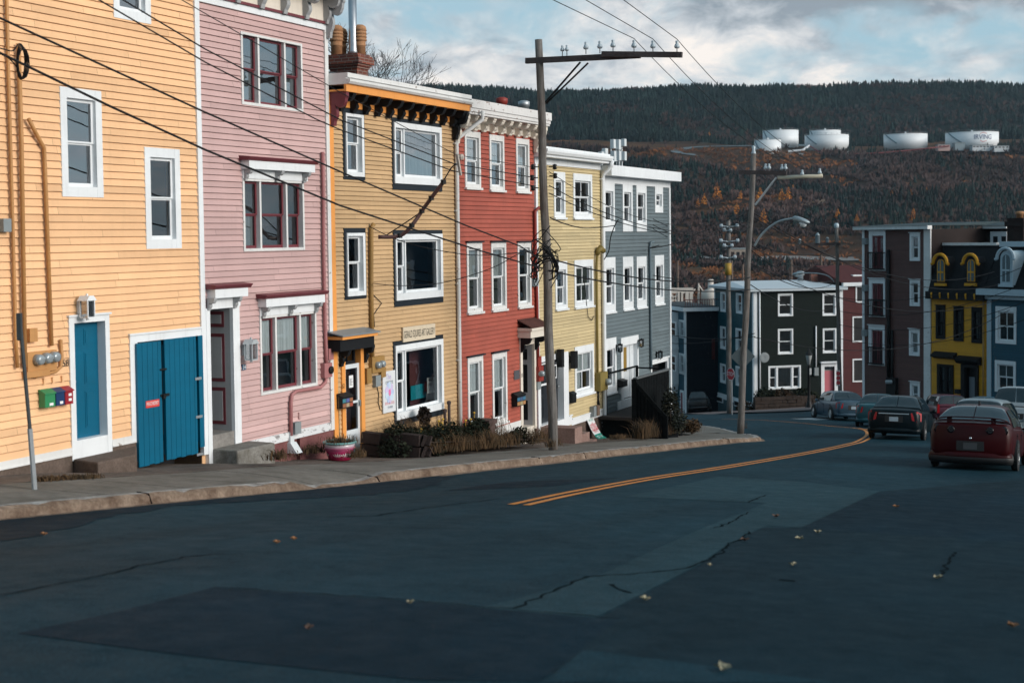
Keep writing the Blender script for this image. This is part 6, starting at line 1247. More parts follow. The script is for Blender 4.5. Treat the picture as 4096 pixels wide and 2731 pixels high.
mb = MB(); mb.smooth = True; mb.lathe([(.06, -.1), (.09, 0), (.05, .15), (.07, .25), (.02, .3)], 8, tuple(t2)); part(P2, mb, 'insulator', PORC)
def streetlamp(o, pts, hl, label=None):
    mb = MB(); mb.smooth = True; mb.tube(spline(pts, 5), .04, 8); a = part(o, mb, 'lamp_arm', LAMPG); d = (hl - pts[-1]).normalized(); s = d.cross(Vector((0, 0, 1))).normalized(); mb = MB(); mb.smooth = True; n = 12; L = (hl - pts[-1]).length; rings = []
    for u, w, h, dz in ((0, .05, .05, 0), (.12, .10, .09, .02), (.35, .15, .10, .02), (.6, .19, .10, .0), (.85, .16, .08, -.02), (1, .03, .03, -.02)):
        rings.append([pts[-1] + d * (u * L) + s * (w * math.cos(k * 6.283 / n)) + Vector((0, 0, dz + h * math.sin(k * 6.283 / n))) for k in range(n)])
    mb.add([p for r in rings for p in r], [(i * n + k, i * n + (k + 1) % n, (i + 1) * n + (k + 1) % n, (i + 1) * n + k) for i in range(len(rings) - 1) for k in range(n)]); part(o, mb, 'lamp_head', LAMPG)
    mb = MB(); mb.smooth = True; c = pts[-1] + d * (L * .62) - Vector((0, 0, .1)); mb.lathe([(.04, -.14), (.11, -.09), (.14, 0), (.14, .05)], 12, tuple(c)); part(o, mb, 'lamp_lens', plain('lamp_lens', (.62, .68, .7), .1, bmp=0))
streetlamp(P2, [arm2('D1', *p) for p in ((690, 305), (720, 250), (770, 195), (850, 142), (940, 122))], arm2('D1', 1055, 145))
for k, (i, j) in enumerate(((5, 3), (6, 4), (7, 5))):
    p, q_ = INS1[i], INS2[j]; far = at_n('D', (1270, 1345, 1432)[k], 0, sn(p.x, p.y)[1]); d = (far - p); mid = p.lerp(far, .5)
    cable([far + d * .6, far, p], .009, ('left', 'middle', 'right')[k] + ' of three thin wires crossing the sky above the crossarm', .0, n=6); cable([p, q_], .009, ('left', 'middle', 'right')[k] + ' of three thin wires running from the crossarm down to the corner pole', .35, n=14)
# street furniture beyond the corner
b3 = at_y('E4', 828, 398, 84); t3 = at_y('D1', 517, 130, 84)
P3_ = pole('utility_pole', 'pale wooden pole with a yellow sleeve before the dark corner house', b3, t3, .16, .12)
mb = MB(); mb.smooth = True
for y, xs in ((170, (470, 575)), (198, (490, 530)), (268, (468, 578)), (300, (490, 540)), (376, (470, 560))):
    for x in xs: p = at_y('D1', x, y, 83.8); mb.lathe([(.05, -.1), (.14, -.06), (.09, .0), (.14, .06), (.05, .1)], 8, tuple(p), 'x'); mb.bar(p, at_y('D1', 516, y + 6, 83.8), .05, .05)
part(P3_, mb, 'side_insulators', PORC)
mb = MB(); mb.smooth = True; p = at_y('D1', 516, 455, 84); mb.lathe([(.2, -.35), (.2, .35)], 12, tuple(p)); part(P3_, mb, 'yellow_sleeve', plain('yellow_sleeve', (.40, .24, .035), .6))
b4 = at_y('D3', 388, 690, 92); t4 = at_y('D1', 1231, 178, 92); b4.z = G(b4.x, b4.y)
P4 = pole('utility_pole', 'dark wooden pole with transformers and a parking sign beside the pink door', b4, t4, .14, .11)
mb = MB(); mb.bar(at_y('D1', 975, 292, 91.8), at_y('D1', 1255, 290, 91.8), .16, .16); part(P4, mb, 'crossarm', ARMW)
for x0, y0, x1, y1 in ((977, 258, 998, 290), (1090, 222, 1122, 286), (1160, 248, 1182, 282)):
    p = at_y('D1', (x0 + x1) / 2, y1, 91.8); q_ = at_y('D1', (x0 + x1) / 2, y0, 91.8); r = (at_y('D1', x1, y1, 91.8) - at_y('D1', x0, y1, 91.8)).x / 2; h = q_.z - p.z; mb = MB(); mb.smooth = True; mb.lathe([(r * .9, 0), (r, .05), (r, h * .85), (r * 1.08, h * .87), (r * .5, h * .97), (.05, h * 1.1)], 12, tuple(p)); part(P4, mb, 'transformer', LAMPG)
mb = MB(); mb.smooth = True; mb.lathe([(.1, -.1), (.16, 0), (.16, .15), (.1, .25)], 8, tuple(t4)); part(P4, mb, 'insulator', PORC)
streetlamp(P4, [at_y('D1', *p, 91.7) for p in ((1215, 540), (1190, 512), (1150, 492), (1080, 482), (1010, 482))], at_y('D1', 938, 488, 91.7))
o = empty('parking_sign', at_y('D1', 1242, 1180, 91.6), 0, 'white no parking sign with red rings on the pole beside the pink door', 'sign'); mb = MB(); a = at_y('D3', 350, 435, 91.6) - o.location; c = at_y('D3', 386, 585, 91.6) - o.location; mb.box(a.x, c.x, -.02, .02, c.z, a.z); mb.build('plate', plain('sign_white', (.62, .64, .64), .5, bmp=0), o); mb = MB(); xm = (a.x + c.x) / 2; w = (c.x - a.x) * .38
for k in (.2, .5, .8):
    z = c.z + (a.z - c.z) * k; mb.tube([(xm + w * math.cos(i * .5236), -.03, z + w * math.sin(i * .5236)) for i in range(13)], .045, 5); mb.bar((xm - w * .7, -.03, z + w * .7), (xm + w * .7, -.03, z - w * .7), .05, .05)
mb.build('prohibition_rings', plain('sign_red', (.6, .03, .05), .5, bmp=0), o)
# old style lamp post
b = at_y('E4', 1662, 348, 106); o = empty('lamp_post', b, 0, 'black old fashioned lamp post on the far pavement', 'lamp post'); H = at_y('D1', 1052, 985, 106).z - b.z; mb = MB(); mb.smooth = True; mb.lathe([(.32, -1.0), (.32, .05), (.2, .3), (.14, .6), (.11, 1.0), (.10, H * .7), (.16, H * .72), (.1, H * .74)], 12); mb.build('post', BLACK, o)
mb = MB(); mb.smooth = True; mb.lathe([(.1, H * .74), (.24, H * .9), (.24, H * .91)], 6); mb.build('lantern_glass', plain('frosted_lantern', (.40, .44, .44), .3, bmp=0), o); mb = MB(); mb.lathe([(.3, H * .905), (.12, H * .97), (.04, H * 1.02)], 6); mb.build('lantern_cap', BLACK, o)
a = at_y('D3', 92, 415, 105.8) - b; c = at_y('D3', 110, 478, 105.8) - b; mb = MB(); mb.box(a.x, c.x, -.25, -.2, c.z, a.z); mb.build('notice_plate', plain('sign_white', (.62, .64, .64), .5, bmp=0), o)
# stop sign and the back of a diamond sign
p = at_y('D1', 532, 1148, 78); gz = G(p.x, p.y); o = empty('stop_sign', (p.x, p.y, gz), 0, 'red octagonal stop sign beside the pale pole', 'sign'); h = p.z - gz; r = .36; o.rotation_euler[2] = R_(-58)
mb = MB(); mb.tube([(.05, .04, -.3), (.05, .04, h + .3)], .035, 6); mb.build('post', METAL, o); mb = MB(); R8 = [(r * math.cos(.3927 + k * .7854), h + r * math.sin(.3927 + k * .7854)) for k in range(8)]; mb.prism(R8, 0, .01, 'y'); mb.build('plate', plain('sign_white', (.62, .64, .64), .5, bmp=0), o)
mb = MB(); mb.prism([(x * .92, h + (z - h) * .92) for x, z in R8], -.006, -.001, 'y'); mb.build('face', plain('stop_red', (.50, .02, .03), .45, bmp=0), o); mb = MB(); mb.text('STOP', .3, 0, -.012, h, .6); mb.build('lettering', wp, o)
p = at_y('D1', 612, 1032, 64); gz = G(p.x, p.y); o = empty('diamond_sign', (p.x, p.y, gz), 0, 'grey back of a diamond warning sign behind the leaning pole', 'sign'); h = p.z - gz; r = .56; mb = MB(); mb.tube([(0, -.05, -.3), (0, -.05, h + .3)], .035, 6); mb.build('post', METAL, o); mb = MB(); mb.prism([(-r, h), (0, h - r), (r, h), (0, h + r)], 0, .02, 'y'); mb.build('plate', plain('sign_back_metal', (.06, .085, .095), .6, .2), o)
# bare sign post on the left
p0 = at_ground('D7', 163, 296, 0); pt_ = at_y('C2', 111, 368, p0.y); o = empty('sign_post', p0, 0, 'leaning bare metal post on the pavement before the peach house', 'post'); mb = MB(); d = pt_ - p0; mb.tube([(0, 0, -.2), tuple(d * .35)], .037, 8); mb.build('lower_tube', METAL, o); mb = MB(); mb.tube([tuple(d * .33), tuple(d)], .027, 8); mb.box(d.x - .03, d.x + .03, d.y - .05, d.y + .03, d.z - .35, d.z + .02); mb.build('upper_tube', plain('dark_steel', (.06, .07, .075), .5, .4), o)
# cables beyond the first pole
def span(label, a, b, r=.012, sag=.3): cable([a, b], r, label, sag, n=14)
pA = lambda y: on1('C7', 870, y); pB = lambda y: at_y('D1', 660, y, Y2 - .2)
span('upper wire from the pole over the pale yellow windows to the corner pole', pA(600), pB(70), .008, .9); span('middle wire from the pole over the pale yellow windows to the corner pole', pA(715), pB(150), .012, .7); span('lower wire from the pole over the pale yellow windows to the corner pole', pA(780), pB(185), .012, .6)
span('thick cable from the tangled bundle on the pole to the corner pole', pA(1325), pB(510), .02, .35); span('lowest thick cable from the tangled bundle on the pole along the grey house', pA(1425), pB(590), .02, .25)
free('black drop wire sagging from the pole to the spreader before the grey house', ('C7', 880, 985, N0), ('C7', 1000, 1035, 2.2), ('C7', 1150, 1070, 1.6), ('C7', 1300, 1065, 1.2), ('C7', 1420, 1050, 1.0), r=.016)
free('black drop wire hanging from the spreader down to the yellow weatherhead', ('C7', 1450, 1000, 1.0), ('C7', 1420, 1050, .9), ('C7', 1385, 1150, .6), ('C7', 1370, 1260, .4), ('C7', 1330, 1335, .25), r=.016)
free('black service cable from the grey weatherhead out to the corner pole', ('C7', 1720, 1240, .2), ('C7', 1790, 1215, .8), ('D1', 0, 318, 1.0), ('D1', 150, 290, 1.5), ('D1', 330, 215, 1.8), ('D1', 500, 140, 2.2), ('D1', 655, 60, 2.4), r=.016)
Y3 = 83.9
for k, (ya, yb, y3, nm) in enumerate(((125, 150, 172, 'top'), (165, 215, 198, 'second'), (190, 235, 268, 'third'))): span(nm + ' thin wire from the grey house corner to the pale pole', at_n('D1', 20, ya, 1.0), at_y('D1', 505, y3, Y3), .012, .5)
for k, (y2, y3, nm) in enumerate(((60, 135, 'upper'), (120, 170, 'middle'), (175, 270, 'lower'))): span(nm + ' wire between the corner pole and the pale pole', pB(y2), at_y('D1', 520, y3, Y3), .012, .1)
for k, (y2, x4, y4, nm) in enumerate(((270, 1230, 290, 'topmost'), (300, 1225, 410, 'second'), (330, 1228, 520, 'third'), (420, 1225, 545, 'fourth'), (560, 1230, 700, 'lowest'))): span(nm + ' of the wires fanning from the corner pole to the dark pole', at_y('D1', 665, y2, Y2), at_y('D1', x4, y4, 91.8), .018, .6)
for k, (y2, x, y, nm) in enumerate(((120, 150, 400, 'upper'), (90, 700, 700, 'middle'), (430, 1200, 850, 'lower'), (905, 2160, 1010, 'lowest'))): span(nm + ' wire from the corner pole crossing the brown house', at_y('D1', 690, y2 if y2 < 900 else 905, Y2), at_y('D2', 2000 + k * 60, 700 + k * 150, 78), .016, 1.2)
for k, (ya, yb) in enumerate(((890, 900), (945, 970))): span(('upper', 'lower')[k] + ' cable crossing the dark gable below the harbour gantry', at_y('D1', 135, ya, 100), at_y('D1', 690, yb - k * 90, 80), .025, .2)
span('pale wire crossing the hillside just above the harbour gantry', at_n('D1', 20, 497, 1.0), pB(512), .014, .15)
for k in range(4): span(('top', 'second', 'third', 'bottom')[k] + ' wire crossing the yellow mansard house', at_y('D1', 1240, 640 + k * 90, 91.6), at_y('D2', 2351, 640 + k * 210, 70), .016, .8)
# ---------------------------------------------------------------- parked and moving cars
def carpaint(name, c, flake=.2, dull=False):
    if name in CACHE: return CACHE[name]
    m, t, b = nt(name); n = noisef(t, 3, (1, 1, 1), 3); col = mixc(t, n, tuple(x * .85 for x in c), tuple(x * 1.15 for x in c)); t.links.new(col, b.inputs['Base Color']); b.inputs['Metallic'].default_value = flake; b.inputs['Roughness'].default_value = .38
    b.inputs['Coat Weight'].default_value = .2; b.inputs['Coat Roughness'].default_value = .06
    if dull: b.inputs['Coat Weight'].default_value = .06; b.inputs['Specular IOR Level'].default_value = .15
    CACHE[name] = m; return m
CGLASS = plain('car_glass', (.015, .022, .026), .04, 0, .05, bmp=0, spec=.9); TYRE = plain('tyre_rubber', (.012, .012, .013), .8); RIM = plain('alloy_rim', (.40, .42, .43), .3, .8); TAILR = plain('tail_lamp_red', (.36, .010, .014), .15, bmp=0); CHROME = plain('chrome', (.6, .65, .68), .12, 1, .02, bmp=0); PLATE = plain('number_plate', (.34, .42, .48), .4, bmp=0); TRIM = plain('black_trim', (.010, .011, .012), .6)
def lerpk(keys, x):
    if x <= keys[0][0]: return keys[0][1:]
    for a, b in zip(keys, keys[1:]):
        if x <= b[0]:
            t = (x - a[0]) / (b[0] - a[0]); t = t * t * (3 - 2 * t) * .5 + t * .5; return tuple(p + (q - p) * t for p, q in zip(a[1:], b[1:]))
    return keys[-1][1:]
def car(name, label, pos, heading, L=4.6, W=1.76, H=1.44, kind='sedan', col=None, cat='car', lights='wrap', wing=False, plate=PLATE, group='cars on the street', wheelR=.32, chrome=False):
    """x forward, y left, z up; origin on the road under the middle of the car"""
    yaw = math.pi / 2 - heading; o = empty(name, pos, yaw, label, cat, group)
    gx, gy = math.cos(yaw), math.sin(yaw); sl = (G(pos[0] + gx, pos[1] + gy) - G(pos[0] - gx, pos[1] - gy)) / 2; sr = (G(pos[0] - gy, pos[1] + gx) - G(pos[0] + gy, pos[1] - gx)) / 2
    o.rotation_euler = (math.atan(sr), -math.atan(sl), yaw)
    h = L / 2; w = W / 2; suv = kind in ('suv', 'pickup')
    belt = H * (.60 if not suv else .58); deck = {'sedan': H * .70, 'coupe': H * .735, 'suv': H * .62, 'pickup': H * .58}[kind]; gb = .2 if not suv else .28
    # x, bottom, belt, top centre, half width, half width at shoulder
    K = [(-h, gb + .18, deck - .10, deck - .06, w * .82, w * .74), (-h + .06, gb + .06, deck - .05, deck - .01, w * .92, w * .82), (-h + .22, gb, deck - .03, deck + .02, w * .98, w * .88), (-h + .9, gb - .02, belt + .03, deck + .03, w, w * .93), (0, gb - .03, belt, belt + .08, w, w * .94), (h - 1.5, gb - .02, belt - .02, belt + .06, w, w * .93), (h - .5, gb, belt - .16, belt - .07, w * .95, w * .84), (h - .12, gb + .03, belt - .26, belt - .2, w * .84, w * .72), (h, gb + .12, belt - .38, belt - .34, w * .68, w * .6)]
    def ring(x):
        zb, zs, zt, ww, ws = lerpk(K, x); d = zs - zb
        half = [(0, zb), (ww * .8, zb), (ww * .95, zb + .07), (ww * .985, zb + .3 * d), (ww, zb + .55 * d), (ww * .985, zb + .8 * d), (ws + (ww - ws) * .35, zs - .01), (ws, zs + .02), (ws * .6, zt - .01), (0, zt)]
        return [(x, y, z) for y, z in half] + [(x, -y, z) for y, z in half[-2:0:-1]]
    xs = [-h + (2 * h) * i / 44 for i in range(45)]; xs += [-h + .03, -h + .1, h - .04]; xs = sorted(xs); mb = MB(); mb.smooth = True; R = [ring(x) for x in xs]; n = len(R[0])
    mb.add([p for r in R for p in r], [(i * n + k, i * n + (k + 1) % n, (i + 1) * n + (k + 1) % n, (i + 1) * n + k) for i in range(len(R) - 1) for k in range(n)] + [tuple(range(n - 1, -1, -1)), tuple((len(R) - 1) * n + k for k in range(n))]); body = mb.build('body', col, o)
    # cabin
    if kind == 'sedan': ca = [(-h + .62, deck - .02, deck + .015), (-h + 1.25, belt, H - .05), (-h + 1.7, belt, H), (.35, belt, H - .01), (.75, belt, H - .08), (h - 1.15, belt - .02, belt + .04)]
    elif kind == 'coupe': ca = [(-h + .42, deck - .02, deck + .015), (-h + 1.2, belt, H - .06), (-h + 1.75, belt, H), (.2, belt, H - .01), (.6, belt, H - .09), (h - 1.1, belt - .02, belt + .04)]
    elif kind == 'suv': ca = [(-h + .12, deck - .05, deck + .02), (-h + .38, belt, H - .08), (-h + .7, belt, H), (.5, belt, H - .01), (.85, belt, H - .08), (h - 1.1, belt - .02, belt + .04)]
    else: ca = [(-.75, belt, belt + .05), (-.62, belt, H - .08), (-.4, belt, H), (.6, belt, H - .01), (.9, belt, H - .08), (h - 1.2, belt - .02, belt + .04)]
    def cring(x, k):
        zb, zt = lerpk(ca, x); ws = lerpk(K, x)[4] * .985; f = (zt - zb) / (H - belt); wt = ws - (w * .26) * min(1, f)
        P = [(ws, zb - .03), (ws + (wt - ws) * .5 + .015, zb + (zt - zb) * .5), (wt, zt - .07 * f), (wt - .09 * f - .02, zt - .015 * f), (wt * .5, zt + .012), (0, zt + .018)]
        i = min(4, int(k)); t = k - i; return (P[i][0] + (P[i + 1][0] - P[i][0]) * t, P[i][1] + (P[i + 1][1] - P[i][1]) * t)
    xa, xb = ca[0][0], ca[-1][0]; xs = [xa + (xb - xa) * i / 40 for i in range(41)]; mb = MB(); mb.smooth = True; ks = [0, .5, 1, 1.5, 2, 2.5, 3, 3.5, 4, 4.5, 5]; R = []
    for x in xs: hp = [cring(x, k) for k in ks]; R.append([(x, y, z) for y, z in hp] + [(x, -y, z) for y, z in hp[-2::-1]])
    n = len(R[0]); mb.add([p for r in R for p in r], [(i * n + k, i * n + k + 1, (i + 1) * n + k + 1, (i + 1) * n + k) for i in range(40) for k in range(n - 1)]); mb.build('cabin', col, o)
    def patch(name, x0, x1, k0, k1, sides, mat=CGLASS, taper=0.0):
        mb = MB(); mb.smooth = True; nu, nv = 12, 8
        for sg in sides:
            vs = []
            for i in range(nu + 1):
                for j in range(nv + 1):
                    k = k0 + (k1 - k0) * j / nv; x = x0 + (x1 - x0) * i / nu; x += taper * (k - k0); y, z = cring(x, k); vs.append((x, sg * (y + .012), z + .016))
            mb.add(vs, [(i * (nv + 1) + j, (i + 1) * (nv + 1) + j, (i + 1) * (nv + 1) + j + 1, i * (nv + 1) + j + 1) for i in range(nu) for j in range(nv)])
        return mb.build(name, mat, o)
    patch('rear_window', ca[0][0] + .06, ca[1][0] + .08, 2.25, 5, (1, -1)); patch('windscreen', ca[-2][0] - .05, ca[-1][0] - .12, 2.3, 5, (1, -1))
    xm = ca[2][0] + (ca[3][0] - ca[2][0]) * .42
    for sg in (1, -1):
        patch('side_window', ca[1][0] - .05, xm - .05, .35, 1.85, (sg,), taper=.12); patch('side_window', xm + .05, ca[4][0] + .25, .35, 1.85, (sg,), taper=-.18)
    # wheels with dark arches
    for xw in (-h + (.95 if kind != 'pickup' else 1.15), h - .9):
        for sg in (1, -1):
            mb = MB(); mb.lathe([(wheelR * 1.16, -.05), (wheelR * 1.16, .012)], 24, (xw, sg * (w * .985), wheelR + .01), 'y'); mb.build('wheel_arch', TRIM, o)
            mb = MB(); mb.smooth = True; pr = [(wheelR * .62, -.1), (wheelR * .95, -.1), (wheelR, -.06), (wheelR, .03), (wheelR * .94, .05), (wheelR * .66, .055), (wheelR * .62, .03)]; mb.lathe([(a, b * sg) for a, b in pr], 24, (xw, sg * (w - .01), wheelR), 'y'); wl = mb.build('wheel', TYRE, o)
            mb = MB(); mb.lathe([(wheelR * .1, sg * .02), (wheelR * .62, sg * .02), (wheelR * .62, sg * .045), (wheelR * .55, sg * .05), (wheelR * .5, sg * .03), (wheelR * .12, sg * .055), (.01, sg * .06)], 20, (xw, sg * (w - .01), wheelR), 'y'); mb.build('rim', RIM, wl)
    # rear end
    xr = -h
    if lights == 'wrap':
        for sg in (1, -1):
            mb = MB(); mb.smooth = False; y0, y1 = sg * w * .60, sg * w * .95; P = [(xr - .012, y0 + sg * .02, deck - .13), (xr - .012, y0 + sg * .06, deck - .37), (xr + .01, sg * w * .84, deck - .42), (xr + .20, y1 + sg * .038, deck - .40), (xr + .24, y1 + sg * .032, deck - .13), (xr + .04, sg * w * .84, deck - .07)]
            mb.add(P + [(x + .08, y * .97, z) for x, y, z in P], [(0, 1, 2, 5), (5, 2, 3, 4), (0, 6, 7, 1), (1, 7, 8, 2), (2, 8, 9, 3), (3, 9, 10, 4), (4, 10, 11, 5), (5, 11, 6, 0)]); mb.build('tail_light', TAILR, o)
    elif lights == 'round':
        for sg in (1, -1):
            for yy, rr in ((.76, .098), (.46, .075)):
                mb = MB(); mb.smooth = True; mb.lathe([(rr * 1.12, .09), (rr * 1.12, -.015), (rr, -.03), (rr * .6, -.02), (.01, -.028)], 18, (xr + (.035 if yy > .6 else .0), sg * w * yy, deck - .17), 'x'); mb.build('tail_light', plain('dark_tail_lamp', (.006, .003, .004), .2, bmp=0), o)
    elif lights == 'tall':
        for sg in (1, -1): mb = MB(); mb.prism([(sg * w * .80, deck - .3), (sg * w * .93, deck - .32), (sg * w * .90, deck + .12), (sg * w * .8, deck + .1)], xr - .015, xr + .2, 'x'); mb.build('tail_light', TAILR, o)
    zp = deck - .36 if lights != 'round' else .53
    mb = MB(); mb.box(xr - .012, xr + .06, -.30, .30, zp - .09, zp + .13); mb.build('plate_recess', TRIM, o); mb = MB(); mb.box(xr - .02, xr - .013, -.15, .15, zp - .06, zp + .09); pl_ = mb.build('number_plate', plate, o)
    mb = MB(); mb.smooth = True; P = [(-h + .03 + .16 * abs(k / 6) ** 3, k / 6 * w * .93, gb + .12) for k in range(-6, 7)]; mb.tube(P, [.10] * 13, 8); mb.build('bumper', TRIM if kind == 'pickup' else col, o)
    if kind == 'coupe':
        mb = MB(); mb.smooth = True; mb.tube([(-h + .06 + .16 * abs(k / 6) ** 3, k / 6 * w * .95, .27) for k in range(-6, 7)], [.13] * 13, 8); mb.build('rear_valance', TRIM, o)
    if chrome: mb = MB(); mb.box(xr - .016, xr + .05, -w * .56, w * .56, deck - .175, deck - .14); mb.build('chrome_strip', CHROME, o)
    if wing:
        mb = MB(); mb.smooth = True; pts = [(-h + .12 + .05 * abs(k / 8) ** 2, k / 8 * w * .84, deck + .10 - .06 * abs(k / 8) ** 4) for k in range(-8, 9)]; mb.prism([(-h + .0, 0), (-h + .28, .0), (-h + .3, .03), (-h + .02, .04)], 0, 0.001, 'y') if False else None
        vs = []
        for x, y, z in pts: vs += [(x - .10, y, z + .008), (x + .12, y, z - .0), (x + .12, y, z + .02), (x - .10, y, z + .032)]
        mb.add(vs, [(4 * i + a, 4 * i + (a + 1) % 4, 4 * i + 4 + (a + 1) % 4, 4 * i + 4 + a) for i in range(16) for a in range(4)] + [(3, 2, 1, 0), (64, 65, 66, 67)]); wg = mb.build('spoiler', col, o); mb = MB(); [mb.box(-h + .1, -h + .24, sg * w * .52 - .05, sg * w * .52 + .05, deck - .02, deck + .105) for sg in (1,)]; mb.build('spoiler_stand', col, wg); mb = MB(); mb.box(-h + .1, -h + .24, -w * .52 - .05, -w * .52 + .05, deck - .02, deck + .105); mb.build('spoiler_stand', col, wg)
        mb = MB(); mb.prism([(-.1, H), (.12, H - .0), (-.08, H + .09)], -.02, .02, 'y'); mb.xf(Matrix.Translation((-h + 1.75, 0, .01))); mb.build('roof_fin', TRIM, o); mb = MB(); mb.smooth = True; mb.lathe([(.03, .01), (.03, -.012), (.01, -.016)], 12, (-h, 0, deck - .36), 'x'); mb.build('trunk_lock', CHROME, o)
    for sg in (1, -1): mb = MB(); mb.smooth = True; mb.lathe([(.02, -.09), (.07, -.07), (.085, .02), (.05, .08), (.01, .1)], 10, (.62, sg * (w + .10), belt + .07), 'x'); mb.bar((.62, sg * (w - .06), belt + .02), (.62, sg * (w + .08), belt + .05), .05, .05); mb.build('wing_mirror', col, o)
    for sg in (1, -1):
        for xh in (xm + .1, xm - .95): mb = MB(); mb.box(xh, xh + .18, sg * w * .985 - .02, sg * w * .985 + .025, belt - .12, belt - .085); mb.build('door_handle', col, o)
    mb = MB(); 
    for xx in (xm, xm - 1.05, xm + 1.0):
        for sg in (1, -1): mb.box(xx - .006, xx + .006, sg * w * .99, sg * (w * .99 + .012), gb + .12, belt - .04)
    mb.build('door_seams', TRIM, o)
    if kind == 'pickup': mb = MB(); mb.box(-h + .1, -.8, -w * .82, w * .82, belt - .02, belt + .06); mb.build('bed_cover', TRIM, o)
    return o
def carpos(c, x, y): p = at_ground(c, x, y); return (p.x, p.y, GR(p.x, p.y) + .005)
def caraty(c, x, Y): p = at_y(c, x, 1000, Y); return (p.x, p.y, G(p.x, p.y) + .005)
p = at_ground('D3', 1640, 1400); hd = R_(24.5)
car('red_coupe', 'dark red coupe with a rear spoiler and round tail lights parked at the right', (p.x + math.sin(hd) * 2.2, p.y + math.cos(hd) * 2.2, G(p.x + math.sin(hd) * 2.2, p.y + math.cos(hd) * 2.2) + .005), hd, 4.5, 1.86, 1.47, 'coupe', carpaint('deep_red_car_paint', (.032, .002, .003), .0, True), lights='round', wing=True, plate=plain('dark_plate', (.05, .055, .06), .5, bmp=0), wheelR=.32)
p = at_ground('D3', 905, 1105); hd = R_(23)
car('dark_sedan', 'dark green grey sedan driving away with red tail lights and a chrome strip', (p.x + math.sin(hd) * 2.25, p.y + math.cos(hd) * 2.25, G(p.x + math.sin(hd) * 2.25, p.y + math.cos(hd) * 2.25) + .005), hd, 4.75, 1.82, 1.50, 'sedan', carpaint('dark_green_car_paint', (.003, .008, .011), .0, True), chrome=True)
car('blue_sedan', 'slate blue sedan turning into the side street, its left side in view', caraty('D3', 372, 72.8), R_(-6), 4.6, 1.76, 1.45, 'sedan', carpaint('slate_blue_car_paint', (.035, .075, .11)), wheelR=.33)
car('teal_car', 'teal car almost hidden behind the dark sedan', caraty('D3', 760, 63), R_(18), 4.3, 1.74, 1.45, 'sedan', carpaint('teal_car_paint', (.02, .09, .11)))
car('maroon_car', 'maroon hatchback parked before the brown house right of the dark sedan', caraty('D3', 1390, 70), R_(4), 4.2, 1.76, 1.48, 'suv', carpaint('maroon_car_paint', (.10, .015, .03)), lights='tall')
car('silver_car', 'silver grey car just ahead of the red coupe', caraty('D3', 1800, 41), R_(25), 4.6, 1.80, 1.56, 'suv', carpaint('silver_car_paint', (.20, .25, .27), .4), lights='tall')
car('parked_van', 'white and dark van with a tall cab at the right edge of the street', caraty('D3', 2135, 54), R_(25), 4.9, 1.95, 1.95, 'suv', carpaint('pale_van_paint', (.30, .34, .36), .1), lights='tall', cat='van')
car('blue_hatchback', 'bright blue car whose roof shows before the yellow mansard house', caraty('D3', 1780, 64), R_(20), 4.2, 1.75, 1.47, 'sedan', carpaint('bright_blue_car_paint', (.03, .12, .18)))
p = at_y('E6', 385, 1430, 119); car('off_roader', 'dark off roader parked in shade beside the black gable', (p.x, p.y, G(p.x, p.y) + .1), R_(10), 4.3, 1.8, 1.75, 'suv', carpaint('black_car_paint', (.004, .005, .007), 0), lights='none', plate=TRIM)
# ---------------------------------------------------------------- far hillside with the tank farm
HP = [(330, -37), (430, -22), (560, -9), (700, 8), (800, 24), (900, 45), (950, 55), (970, 57), (1045, 65), (1080, 67), (1140, 73), (1260, 103), (1400, 139), (1500, 148), (1700, 150), (2600, 120)]
def hill(X, Y):
    Yp = Y - .10 * (X - 150) + 14 * math.sin(X * .011 + 1.3); k = lerpk(HP, Yp)[0] if Yp < 2600 else 120; v = Vector((X * .006, Y * .006, 2.2)); q = noise.noise(v) * 9 + noise.noise(v * 3.1) * 3.5 + noise.noise(v * 8) * 1.0
    fl = 1 - math.exp(-((Yp - 1020) / 55.0) ** 2) * .92
    return k + q * fl * smooth(330, 520, Yp) + smooth(1250, 1400, Yp) * (6 * noise.noise(Vector((X * .0035, 7.7, 0))) + 5 * smooth(250, 420, X) - 3 * smooth(420, 560, X))
def at_hill(c, x, y):
    d = ray(px(c, x, y)); Y = 340.0
    while Y < 1700:
        p = CAMP + d * (Y / d.y)
        if p.z < hill(p.x, p.y): return p
        Y += 2
    return p
m, t, b = nt('hillside_scrub'); n1 = noisef(t, .014, (.7, 1.6, 1), 8, .65); n2 = noisef(t, .05, (1, 1, 1), 8, .7); n3 = noisef(t, .25, (1, 1, 1), 4, .7)
col = ramp(t, n1, [(.30, (.022, .020, .018)), (.42, (.05, .028, .020)), (.52, (.10, .048, .026)), (.64, (.19, .09, .042))]).outputs[0]; col = mixc(t, ramp(t, n2, [(.42, 0), (.62, .75)]).outputs[0], col, (.035, .034, .024)); col = mixc(t, ramp(t, n3, [(.5, 0), (.75, .5)]).outputs[0], col, (.05, .03, .022)); n4 = noisef(t, .09, (.35, 1, 1), 6, .75); col = mixc(t, ramp(t, n4, [(.68, 0), (.74, .7)]).outputs[0], col, (.22, .20, .19))
